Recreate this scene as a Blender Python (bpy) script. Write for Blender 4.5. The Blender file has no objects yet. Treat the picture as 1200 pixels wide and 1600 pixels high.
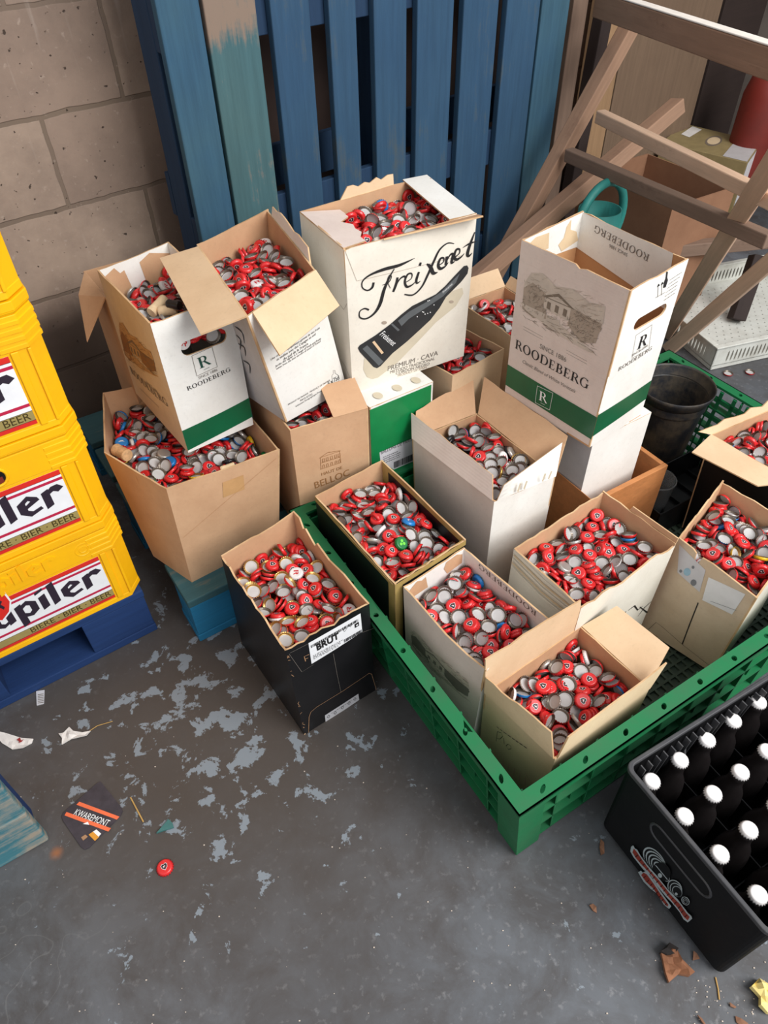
import bpy, bmesh, math, random
import numpy as np
from mathutils import Vector, Matrix, Quaternion
from mathutils.geometry import delaunay_2d_cdt

random.seed(7)
SC = bpy.context.scene
COL = SC.collection
PI = math.pi

# ------------------------------------------------------------------ camera
CAM_H, FPX, PITCH, ROLL = 1.36, 1110.0, 0.77986, -0.02137
_c, _s = math.cos(PITCH), math.sin(PITCH)
_R, _U, CF = np.array([1, 0, 0.]), np.array([0, _s, _c]), np.array([0, _c, -_s])
_cr, _sr = math.cos(ROLL), math.sin(ROLL)
CR, CU = _cr * _R + _sr * _U, -_sr * _R + _cr * _U
CO = np.array([0, 0, CAM_H])
def ray(x, y): return (x - 600) / FPX * CR - (y - 800) / FPX * CU + CF
def at(x, y, z):
    """the point at height z seen at picture position x, y"""
    d = ray(x, y); return CO + d * ((z - CAM_H) / d[2])
WALL_A = math.radians(38.5)
WN = np.array([math.sin(WALL_A), -math.cos(WALL_A), 0]); WE = np.array([math.cos(WALL_A), math.sin(WALL_A), 0])
WALL_OFF = -1.85
def onplane(x, y, off):
    """the point on an upright plane parallel to the back wall"""
    d = ray(x, y); return CO + d * (off / (d @ WN))
def proj(P):
    v = np.asarray(P, float) - CO; z = v @ CF
    return np.array([600 + FPX * (v @ CR) / z, 800 - FPX * (v @ CU) / z])

# ------------------------------------------------------------------ materials
def srgb(r, g, b):
    f = lambda c: (c / 255 / 12.92) if c / 255 <= .04045 else ((c / 255 + .055) / 1.055) ** 2.4
    return (f(r), f(g), f(b), 1)
MATS = {}
class NT:
    def __init__(s, name):
        s.m = bpy.data.materials.new(name); s.m.use_nodes = True
        s.t = s.m.node_tree; s.b = s.t.nodes['Principled BSDF']
        s.tc = s.t.nodes.new('ShaderNodeTexCoord')
    def n(s, kind, **kw):
        q = s.t.nodes.new(kind)
        for k, v in kw.items():
            if k in q.inputs: q.inputs[k].default_value = v
            else: setattr(q, k, v)
        return q
    def l(s, a, b): s.t.links.new(a, b)
    def coord(s, scale=(1, 1, 1), kind='Object', rot=(0, 0, 0)):
        mp = s.n('ShaderNodeMapping'); mp.inputs['Scale'].default_value = scale; mp.inputs['Rotation'].default_value = rot
        s.l(s.tc.outputs[kind], mp.inputs[0]); return mp.outputs[0]
    def noise(s, scale, detail=4, rough=.6, vec=None, dist=0):
        q = s.n('ShaderNodeTexNoise'); q.inputs['Scale'].default_value = scale; q.inputs['Detail'].default_value = detail
        q.inputs['Roughness'].default_value = rough; q.inputs['Distortion'].default_value = dist
        s.l(vec if vec is not None else s.coord(), q.inputs['Vector']); return q.outputs['Fac']
    def ramp(s, fac, stops, interp='LINEAR'):
        q = s.n('ShaderNodeValToRGB'); cr = q.color_ramp; cr.interpolation = interp
        while len(cr.elements) < len(stops): cr.elements.new(.5)
        for e, (p, c) in zip(cr.elements, stops):
            e.position = p; e.color = c if len(c) == 4 else (*c, 1)
        s.l(fac, q.inputs[0]); return q.outputs[0]
    def mix(s, fac, a, b):
        q = s.n('ShaderNodeMix', data_type='RGBA')
        if hasattr(fac, 'links'): s.l(fac, q.inputs[0])
        else: q.inputs[0].default_value = fac
        for v, i in ((a, 6), (b, 7)):
            if hasattr(v, 'links'): s.l(v, q.inputs[i])
            else: q.inputs[i].default_value = v
        return q.outputs[2]
    def math(s, op, a, b=0.):
        q = s.n('ShaderNodeMath', operation=op)
        for v, i in ((a, 0), (b, 1)):
            if hasattr(v, 'links'): s.l(v, q.inputs[i])
            else: q.inputs[i].default_value = v
        return q.outputs[0]
    def bump(s, h, strength=.3, dist=.002):
        q = s.n('ShaderNodeBump'); q.inputs['Strength'].default_value = strength; q.inputs['Distance'].default_value = dist
        s.l(h, q.inputs['Height']); s.l(q.outputs[0], s.b.inputs['Normal'])
    def done(s, col=None, rough=.6, metal=0, spec=.5):
        if col is not None:
            if hasattr(col, 'links'): s.l(col, s.b.inputs['Base Color'])
            else: s.b.inputs['Base Color'].default_value = col
        if hasattr(rough, 'links'): s.l(rough, s.b.inputs['Roughness'])
        else: s.b.inputs['Roughness'].default_value = rough
        s.b.inputs['Metallic'].default_value = metal; s.b.inputs['Specular IOR Level'].default_value = spec
        MATS[s.m.name] = s.m; return s.m
BLK = (0, 0, 0, 1); WHT = (1, 1, 1, 1)
def plain(name, c, rough=.6, metal=0, spec=.5, vary=.12, scale=30, bump=0):
    k = NT(name); col = srgb(*c)
    lo = tuple(v * (1 - vary) for v in col[:3]) + (1,); hi = tuple(min(1, v * (1 + vary)) for v in col[:3]) + (1,)
    f = k.noise(scale, 5)
    if bump: k.bump(f, bump)
    return k.done(k.ramp(f, [(.3, lo), (.7, hi)]), rough, metal, spec)
def board(name, c, c2, rough=.75, flute=.15, spots=None):
    """corrugated board: faint flutes, blotches and handling marks"""
    k = NT(name); f = k.noise(9, 6, .65); col = k.ramp(f, [(.3, srgb(*c2)), (.65, srgb(*c))])
    g = k.noise(140, 3); col = k.mix(k.ramp(g, [(.55, BLK), (.8, (.25, .25, .25, 1))]), col, srgb(*[int(v * .8) for v in c]))
    if spots:
        h = k.noise(22, 3, .5); col = k.mix(k.ramp(h, [(.66, BLK), (.70, (.5, .5, .5, 1))]), col, srgb(*spots))
    w = k.n('ShaderNodeTexWave', wave_type='BANDS', bands_direction='Z'); w.inputs['Scale'].default_value = 55
    w.inputs['Distortion'].default_value = .6; k.l(k.coord((.02, .02, 1)), w.inputs['Vector'])
    hh = k.math('ADD', k.math('MULTIPLY', w.outputs['Fac'], flute), k.math('MULTIPLY', f, .6)); k.bump(hh, .12, .002)
    return k.done(col, rough, spec=.3)
board('kraft', (204, 164, 128), (190, 149, 114))
board('kraft_light', (224, 194, 158), (212, 180, 144))
board('kraft_deep', (196, 148, 104), (180, 132, 90))
board('kraft_pale', (220, 196, 160), (208, 182, 146))
board('cut_edge', (222, 188, 146), (176, 136, 96), .85)
board('white_board', (238, 236, 230), (226, 222, 214), .5, .08)
board('cream_board', (234, 227, 213), (222, 213, 198), .5, .08)
board('tan_print', (222, 202, 176), (206, 182, 154), .55, .08)
board('blush_shade_board', (224, 208, 198), (212, 194, 184), .6, .3)  # shade painted into white cartons' left sides; also a pinkish flap
board('grey_shade_board', (196, 192, 192), (180, 175, 174), .65, .08)  # shade painted into white cartons' sides; also a plain grey panel
board('black_board', (26, 25, 27), (18, 18, 20), .42, .05)
board('gold_board', (176, 150, 92), (150, 124, 70), .45, .05)
plain('print_black', (28, 27, 28), .6, vary=.05)
plain('print_green', (12, 92, 58), .38, vary=.2, scale=6)
plain('print_green_bright', (18, 122, 66), .3, vary=.25, scale=8)
plain('print_dark_green', (20, 70, 58), .5)
plain('print_grey', (120, 112, 104), .7); plain('print_sepia', (120, 106, 92), .7); plain('print_sepia_light', (196, 182, 168), .7)
plain('print_sepia_mid', (166, 150, 134), .7); plain('print_rust', (150, 104, 60), .7); plain('print_rust_light', (186, 146, 100), .7)
plain('print_pink', (208, 150, 140), .7); plain('print_white', (240, 240, 238), .5, vary=.04); plain('print_shadow', (206, 194, 170), .6, vary=.05)
plain('bottle_print', (44, 46, 48), .4, vary=.3, scale=12); plain('bottle_sheen', (92, 96, 98), .45, vary=.1); plain('print_bronze', (170, 130, 96), .4)
plain('sticker_white', (236, 236, 238), .35, vary=.05); plain('sticker_grey', (206, 204, 208), .4, vary=.05); plain('print_blue_dot', (150, 186, 206), .5); plain('print_grey_dot', (122, 124, 130), .5)
plain('tape', (196, 152, 104), .22, vary=.08)
# caps
plain('cap_red', (212, 40, 42), .28, .0, .6, .1, 60); plain('cap_white', (226, 222, 220), .35); plain('cap_blue', (30, 120, 190), .3)
plain('cap_yellow', (236, 190, 36), .3); plain('cap_black', (30, 28, 30), .3); plain('cap_green', (8, 110, 52), .3); plain('cap_lime', (110, 220, 60), .4)
plain('cap_silver', (190, 186, 180), .32, .6); plain('cap_gold', (190, 150, 80), .3, .8)
plain('cap_inner', (112, 102, 92), .36, .55); plain('cap_brass', (186, 146, 84), .32, .8)
plain('cap_liner', (186, 183, 181), .5, vary=.08); plain('cap_ink', (36, 26, 34), .4); plain('cap_ink_red', (196, 30, 40), .4)
# plastics
def plastic(name, c, rough=.4, dirt=(90, 80, 60), amount=.35, scale=8, spec=.45):
    k = NT(name); f = k.noise(scale, 7, .7); g = k.noise(70, 4)
    col = k.mix(k.ramp(f, [(.45, BLK), (.75, (amount, amount, amount, 1))]), srgb(*c), srgb(*dirt))
    k.bump(g, .08, .001); return k.done(col, k.ramp(f, [(.3, (rough,) * 3), (.8, (min(1, rough + .3),) * 3)]), spec=spec)
plastic('crate_yellow', (250, 186, 6), .33, (214, 140, 10), .35, 6)
plastic('crate_green', (22, 112, 66), .42, (60, 92, 66), .6, 9)
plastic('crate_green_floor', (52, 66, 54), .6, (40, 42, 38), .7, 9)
plastic('crate_black', (15, 15, 17), .5, (40, 39, 38), .3, 14, .22)
plastic('crate_black_rim', (62, 62, 65), .5, (100, 98, 96), .5, 20)
plastic('crate_white', (212, 212, 204), .5, (150, 144, 130), .6, 10)
plastic('bucket_black', (36, 37, 41), .38, (130, 112, 84), .55, 9)
plastic('sheet_black', (14, 14, 16), .3, (60, 60, 62), .3, 12)
plastic('can_teal', (40, 128, 120), .4, (60, 90, 84), .4, 8)
plastic('fire_red', (120, 36, 26), .5, (70, 30, 24), .5, 5)
plain('label_red', (214, 44, 36), .3, vary=.06); plain('label_crimson', (186, 34, 70), .3, vary=.05); plain('label_gold', (158, 140, 84), .35, vary=.08)
plain('label_ink', (44, 34, 48), .4); plain('label_gold_ink', (66, 54, 20), .4)
plain('logo_grey', (176, 184, 186), .4); plain('logo_red', (150, 52, 36), .45, vary=.25)
k = NT('bottle_glass'); k.done(k.ramp(k.noise(18, 5), [(.4, srgb(26, 22, 22)), (.7, srgb(44, 40, 40))]), .3, 0, .5)
k = NT('clear_plastic'); k.b.inputs['Transmission Weight'].default_value = .9; k.b.inputs['IOR'].default_value = 1.3; k.done(srgb(235, 238, 240), .15)
plain('cork', (206, 164, 118), .85, vary=.25, scale=120, bump=.3); plain('cork_pale', (232, 204, 164), .8, vary=.12, scale=90)
plain('coaster_dark', (60, 54, 60), .6, vary=.3, scale=40); plain('coaster_orange', (236, 112, 70), .6, vary=.06); plain('beer_amber', (220, 150, 50), .6)
plain('paper_white', (226, 220, 214), .8, vary=.08); plain('paper_yellow', (240, 218, 140), .8, vary=.12); plain('leaf_brown', (134, 94, 70), .85, vary=.3, scale=60)
plain('leaf_rust', (136, 90, 62), .85, vary=.25, scale=80); plain('char_black', (36, 30, 28), .9, vary=.4, scale=60); plain('straw', (190, 150, 84), .8)
plain('shard_teal', (60, 110, 108), .3); plain('blood_red', (150, 40, 36), .7)
def wood(name, c, c2, bare, axis=0, wear=.55, rough=.75, ends=None):
    """painted or weathered board: grain along one axis, worn patches"""
    k = NT(name); sc = [26, 26, 26]; sc[axis] = 1.6
    f = k.noise(2.2, 8, .7, k.coord(tuple(sc))); g = k.noise(5, 6, .7); h = k.noise(1.6, 5, .6)
    col = k.ramp(h, [(.35, srgb(*c)), (.65, srgb(*c2))])
    col = k.mix(k.ramp(f, [(.3, (.35,) * 3), (.6, BLK)]), col, srgb(*[int(v * .6) for v in c]))
    w = k.math('ADD', k.math('MULTIPLY', g, .6), k.math('MULTIPLY', f, .45))
    if ends:
        sp = k.n('ShaderNodeSeparateXYZ'); k.l(k.tc.outputs['Object'], sp.inputs[0]); mr = k.n('ShaderNodeMath', operation='ABSOLUTE'); k.l(k.math('SUBTRACT', sp.outputs[2], (ends[0] + ends[1]) / 2), mr.inputs[0])
        w = k.math('ADD', w, k.ramp(mr.outputs[0], [((ends[1] - ends[0]) / 2 - .02, BLK), ((ends[1] - ends[0]) / 2 + .04, (.16,) * 3)]))
    col = k.mix(k.ramp(w, [(wear, BLK), (wear + .1, (.9,) * 3)]), col, srgb(*bare))
    k.bump(f, .35, .003); return k.done(col, rough, spec=.3)
wood('blue_plank', (47, 78, 106), (55, 86, 110), (74, 84, 88), 2, .57)
wood('blue_plank_worn', (52, 88, 114), (66, 98, 108), (128, 112, 98), 2, .60)
wood('teal_plank', (70, 104, 110), (78, 104, 102), (140, 118, 102), 2, .60, ends=(.64, 1.0))
wood('blue_side_shade', (34, 58, 86), (38, 64, 92), (52, 60, 70), 2, .66)  # darker copy of the plank blue, side shade put into the colour
wood('pallet_blue', (28, 52, 98), (34, 62, 110), (58, 78, 100), 0, .68)
wood('pallet_cyan', (34, 122, 166), (44, 108, 140), (110, 118, 104), 0, .60)
wood('pallet_deck', (54, 96, 106), (70, 100, 100), (120, 108, 90), 0, .55)
wood('pallet_teal', (74, 132, 140), (62, 114, 128), (160, 146, 128), 0, .50)
wood('timber', (166, 132, 108), (150, 116, 94), (126, 96, 78), 0, .60)
wood('timber_grey', (138, 114, 98), (122, 99, 84), (98, 78, 66), 0, .60)
board('kraft_shaded', (150, 110, 84), (136, 98, 74))  # kraft darkened, shade under the trestle put into the carton colour
plain('old_gold', (150, 132, 92), .5)
plain('gap_shade_brown', (64, 48, 42), .8, vary=.3, scale=5)
plain('rail_top_light', (236, 228, 218), .8, vary=.08)  # pale tone for light painted on the trestle's top rail
wood('timber_light', (222, 188, 160), (204, 168, 140), (150, 120, 98), 0, .62)
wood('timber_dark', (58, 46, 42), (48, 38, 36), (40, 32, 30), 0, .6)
wood('box_wood', (206, 140, 88), (190, 124, 74), (160, 100, 60), 0, .68, .5)
wood('chipboard', (128, 106, 86), (118, 96, 78), (104, 82, 64), 2, .7)
wood('plywood', (170, 136, 102), (152, 120, 88), (124, 90, 64), 2, .62)

# ------------------------------------------------------------------ mesh helpers
class MB:
    def __init__(s): s.v = []; s.f = []; s.m = []
    def face(s, pts, m=0):
        i = len(s.v); s.v += [tuple(map(float, p)) for p in pts]; s.f.append(list(range(i, i + len(pts)))); s.m.append(m)
    def add(s, vs, fs, m=0):
        i = len(s.v); s.v += [tuple(map(float, p)) for p in vs]
        for k, f in enumerate(fs): s.f.append([i + q for q in f]); s.m.append(m[k] if isinstance(m, list) else m)
    def box(s, lo, hi, M=None, m=0):
        x0, y0, z0 = lo; x1, y1, z1 = hi
        vs = [Vector(p) for p in ((x0, y0, z0), (x1, y0, z0), (x1, y1, z0), (x0, y1, z0), (x0, y0, z1), (x1, y0, z1), (x1, y1, z1), (x0, y1, z1))]
        if M is not None: vs = [M @ q for q in vs]
        s.add(vs, [(3, 2, 1, 0), (4, 5, 6, 7), (0, 1, 5, 4), (1, 2, 6, 5), (2, 3, 7, 6), (3, 0, 4, 7)], m)
    def hexa(s, b, t, m=0):
        n = len(b); vs = list(b) + list(t)
        fs = [list(range(n - 1, -1, -1)), list(range(n, 2 * n))] + [[i, (i + 1) % n, n + (i + 1) % n, n + i] for i in range(n)]
        s.add(vs, fs, m)
    def lathe(s, prof, n=32, M=None, m=0, close=False):
        vs = []; fs = []; k = len(prof)
        for r, z in prof:
            for a in range(n): vs.append(Vector((r * math.cos(2 * PI * a / n), r * math.sin(2 * PI * a / n), z)))
        for i in range(k - 1):
            for a in range(n):
                b = (a + 1) % n; fs.append((i * n + a, i * n + b, (i + 1) * n + b, (i + 1) * n + a))
        if close: fs.append(tuple(range(n - 1, -1, -1))); fs.append(tuple((k - 1) * n + a for a in range(n)))
        if M is not None: vs = [M @ q for q in vs]
        s.add(vs, fs, m)
    def tube(s, pts, r, n=10, m=0, closed=False):
        pts = [Vector(p) for p in pts]; vs = []; fs = []; K = len(pts); up = None
        for i, p in enumerate(pts):
            if closed: d = pts[(i + 1) % K] - pts[i - 1]
            else: d = pts[min(i + 1, K - 1)] - pts[max(i - 1, 0)]
            d.normalize()
            if up is None: up = d.orthogonal().normalized()
            up = (up - d * up.dot(d)).normalized(); w = d.cross(up)
            rr = r[i] if isinstance(r, (list, tuple)) else r
            for a in range(n): vs.append(p + (up * math.cos(2 * PI * a / n) + w * math.sin(2 * PI * a / n)) * rr)
        for i in range(K if closed else K - 1):
            j = (i + 1) % K
            for a in range(n):
                b = (a + 1) % n; fs.append((i * n + a, i * n + b, j * n + b, j * n + a))
        if not closed: fs.append(tuple(range(n - 1, -1, -1))); fs.append(tuple((K - 1) * n + a for a in range(n)))
        s.add(vs, fs, m)
    def build(s, name, mats, parent=None, smooth=False, bevel=0, M=None):
        me = bpy.data.meshes.new(name); me.from_pydata(s.v, [], s.f)
        for mm in (mats if isinstance(mats, (list, tuple)) else [mats]): me.materials.append(MATS[mm])
        me.polygons.foreach_set('material_index', s.m)
        if smooth: me.polygons.foreach_set('use_smooth', [True] * len(s.f))
        me.update(); o = bpy.data.objects.new(name, me); COL.objects.link(o)
        if M is not None: o.matrix_basis = M
        if parent:
            o.parent = parent; inv = parent.matrix_basis.inverted()
            o.matrix_parent_inverse = inv if not parent.parent else (parent.parent.matrix_basis @ parent.matrix_parent_inverse @ parent.matrix_basis).inverted()
        elif M is None:
            xs = np.array(s.v); c = Vector(((xs[:, 0].min() + xs[:, 0].max()) / 2, (xs[:, 1].min() + xs[:, 1].max()) / 2, xs[:, 2].min()))
            me.transform(Matrix.Translation(-c)); o.location = c
        if bevel:
            b = o.modifiers.new('bevel', 'BEVEL'); b.width = bevel; b.segments = 2; b.limit_method = 'ANGLE'
        return o
def tag(o, label, cat, group=None, kind=None):
    if label: o['label'] = label
    if cat: o['category'] = cat
    if group: o['group'] = group
    if kind: o['kind'] = kind
    return o
def thing(name, label, cat, loc=(0, 0, 0), group=None):
    o = bpy.data.objects.new(name, None); o.empty_display_size = .05; o.location = tuple(map(float, loc)); COL.objects.link(o)
    return tag(o, label, cat, group)
def frame_m(o, ex, ey, ez=(0, 0, 1)):
    ex, ey, ez = Vector(ex), Vector(ey), Vector(ez)
    return Matrix(((ex.x, ey.x, ez.x, o[0]), (ex.y, ey.y, ez.y, o[1]), (ex.z, ey.z, ez.z, o[2]), (0, 0, 0, 1)))
def yaw_m(o, deg):
    a = math.radians(deg); return frame_m(o, (math.cos(a), math.sin(a), 0), (-math.sin(a), math.cos(a), 0))
def inside(p, poly):
    x, y = p; c = False; j = len(poly) - 1
    for i in range(len(poly)):
        xi, yi = poly[i]; xj, yj = poly[j]
        if (yi > y) != (yj > y) and x < (xj - xi) * (y - yi) / (yj - yi + 1e-12) + xi: c = not c
        j = i
    return c
def tri2d(loops, step=None):
    """triangulate closed loops (holes by winding count), with optional inner grid points"""
    vs = []; es = []
    for lp in loops:
        i = len(vs); n = len(lp); vs += [Vector(p) for p in lp]; es += [(i + k, i + (k + 1) % n) for k in range(n)]
    if step:
        xs = [p[0] for p in loops[0]]; ys = [p[1] for p in loops[0]]
        nx = max(1, int((max(xs) - min(xs)) / step[0])); ny = max(1, int((max(ys) - min(ys)) / step[1]))
        for i in range(1, nx):
            for j in range(1, ny):
                p = (min(xs) + (max(xs) - min(xs)) * (i + .03) / nx, min(ys) + (max(ys) - min(ys)) * (j + .03) / ny)
                if inside(p, loops[0]) and not any(inside(p, h) for h in loops[1:]): vs.append(Vector(p))
    r = delaunay_2d_cdt(vs, es, [], 1, 1e-7)
    fs = []
    for f in r[2]:
        cx = sum(r[0][k].x for k in f) / len(f); cy = sum(r[0][k].y for k in f) / len(f)
        if sum(inside((cx, cy), lp) for lp in loops) % 2 == 0: continue
        a = sum(r[0][f[k - 1]].x * r[0][f[k]].y - r[0][f[k]].x * r[0][f[k - 1]].y for k in range(len(f)))
        fs.append(list(f) if a > 0 else list(f)[::-1])
    return [tuple(v) for v in r[0]], fs
def slab(mb, vs, fs, fo, fi, mo=0, mi=1, me_=2):
    """a sheet with thickness from a 2D triangulation and two mapping functions"""
    n = len(vs); P = [fo(*v) for v in vs] + [fi(*v) for v in vs]
    F = [list(f) for f in fs] + [[q + n for q in f[::-1]] for f in fs]; M = [mo] * len(fs) + [mi] * len(fs)
    cnt = {}
    for f in fs:
        for k in range(len(f)): cnt[(f[k - 1], f[k])] = 1
    for (a, b) in list(cnt):
        if (b, a) not in cnt: F.append([b, a, a + n, b + n]); M.append(me_)
    mb.add(P, F, M)
# ------------------------------------------------------------------ writing
_FONT = {}
def font_mesh(txt):
    if txt not in _FONT:
        cu = bpy.data.curves.new('lettering', 'FONT'); cu.body = txt; cu.resolution_u = 3
        o = bpy.data.objects.new('lettering', cu); me = o.to_mesh()
        vs = [(v.co.x, v.co.y) for v in me.vertices]; fs = [list(p.vertices) for p in me.polygons]
        o.to_mesh_clear(); bpy.data.objects.remove(o); bpy.data.curves.remove(cu); _FONT[txt] = (vs, fs)
    return _FONT[txt]
def arc(cx, cy, rx, ry, a0, a1, n=14): return [(cx + rx * math.cos(math.radians(a0 + (a1 - a0) * i / n)), cy + ry * math.sin(math.radians(a0 + (a1 - a0) * i / n))) for i in range(n + 1)]
def _bowl(x, y0, y1, w, th, thin):
    cy = (y0 + y1) / 2; ry = (y1 - y0) / 2
    return [(x, y0)] + arc(x + w * .35, cy, w * .65, ry, -90, 90) + [(x, y1), (x, y1 - thin)] + arc(x + w * .35, cy, w * .65 - th, ry - thin, 90, -90) + [(x, y0 + thin)]
def _r(x0, y0, x1, y1): return [(x0, y0), (x1, y0), (x1, y1), (x0, y1)]
SERIF = {  # (advance, list of loop groups)
 'R': (.78, [[_r(.1, 0, .25, .72)], [_r(.02, 0, .33, .035)], [_r(.02, .685, .25, .72)], [_bowl(.22, .34, .72, .40, .13, .045)], [[(.34, .36), (.48, .36), (.78, .03), (.82, 0), (.64, 0)]]]),
 'O': (.86, [[arc(.42, .36, .40, .38, 0, 345, 23), arc(.42, .36, .25, .33, 0, 345, 23)]]),
 'D': (.84, [[_r(.1, 0, .25, .72)], [_r(.02, 0, .25, .035)], [_r(.02, .685, .25, .72)], [_bowl(.22, 0, .72, .60, .15, .04)]]),
 'E': (.66, [[_r(.1, 0, .25, .72)], [_r(.02, 0, .58, .04)], [_r(.02, .68, .56, .72)], [_r(.2, .35, .45, .385)], [[(.52, 0), (.58, 0), (.61, .2), (.58, .2)]], [[(.51, .72), (.56, .72), (.57, .54), (.54, .54)]], [_r(.42, .28, .45, .45)]]),
 'B': (.70, [[_r(.1, 0, .25, .72)], [_r(.02, 0, .3, .035)], [_r(.02, .685, .3, .72)], [_bowl(.22, .36, .72, .36, .12, .04)], [_bowl(.22, 0, .39, .44, .14, .04)]]),
 'G': (.84, [[arc(.42, .36, .40, .38, 40, 330, 22) + arc(.42, .36, .26, .335, 330, 40, 22)], [_r(.62, .02, .76, .34)], [_r(.54, .31, .84, .345)], [_r(.69, .48, .72, .7)]]),
}
def serif_mesh(txt):
    vs = []; fs = []; x = 0
    for ch in txt:
        adv, groups = SERIF[ch]
        for g in groups:
            v, f = tri2d(g); i = len(vs); vs += [(px + x, py) for px, py in v]; fs += [[q + i for q in t] for t in f]
        x += adv + .06
    return vs, fs
def stroke(pts, w):
    """brush stroke of varying width along a polyline, as one loop"""
    n = len(pts); L = []; Rr = []
    for i, (x, y) in enumerate(pts):
        a = pts[max(0, i - 1)]; b = pts[min(n - 1, i + 1)]; dx, dy = b[0] - a[0], b[1] - a[1]; d = math.hypot(dx, dy) or 1
        h = (w[i] if isinstance(w, (list, tuple)) else w) / 2; L.append((x - dy / d * h, y + dx / d * h)); Rr.append((x + dy / d * h, y - dx / d * h))
    return L, Rr
def stroke_mesh(pts, w):
    L, Rr = stroke(pts, w); n = len(pts)
    return L + Rr, [[n + i, n + i + 1, i + 1, i] for i in range(n - 1)]
def smooth_pts(pts, k=6):
    """Catmull-Rom through the points (x, y, ...)"""
    out = []; P = [pts[0]] + list(pts) + [pts[-1]]
    for i in range(1, len(P) - 2):
        for j in range(k):
            t = j / k; out.append(tuple(.5 * (2 * b + (c - a) * t + (2 * a - 5 * b + 4 * c - d) * t * t + (3 * b - a - 3 * c + d) * t ** 3) for a, b, c, d in zip(P[i - 1], P[i], P[i + 1], P[i + 2])))
    out.append(tuple(pts[-1])); return out
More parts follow.
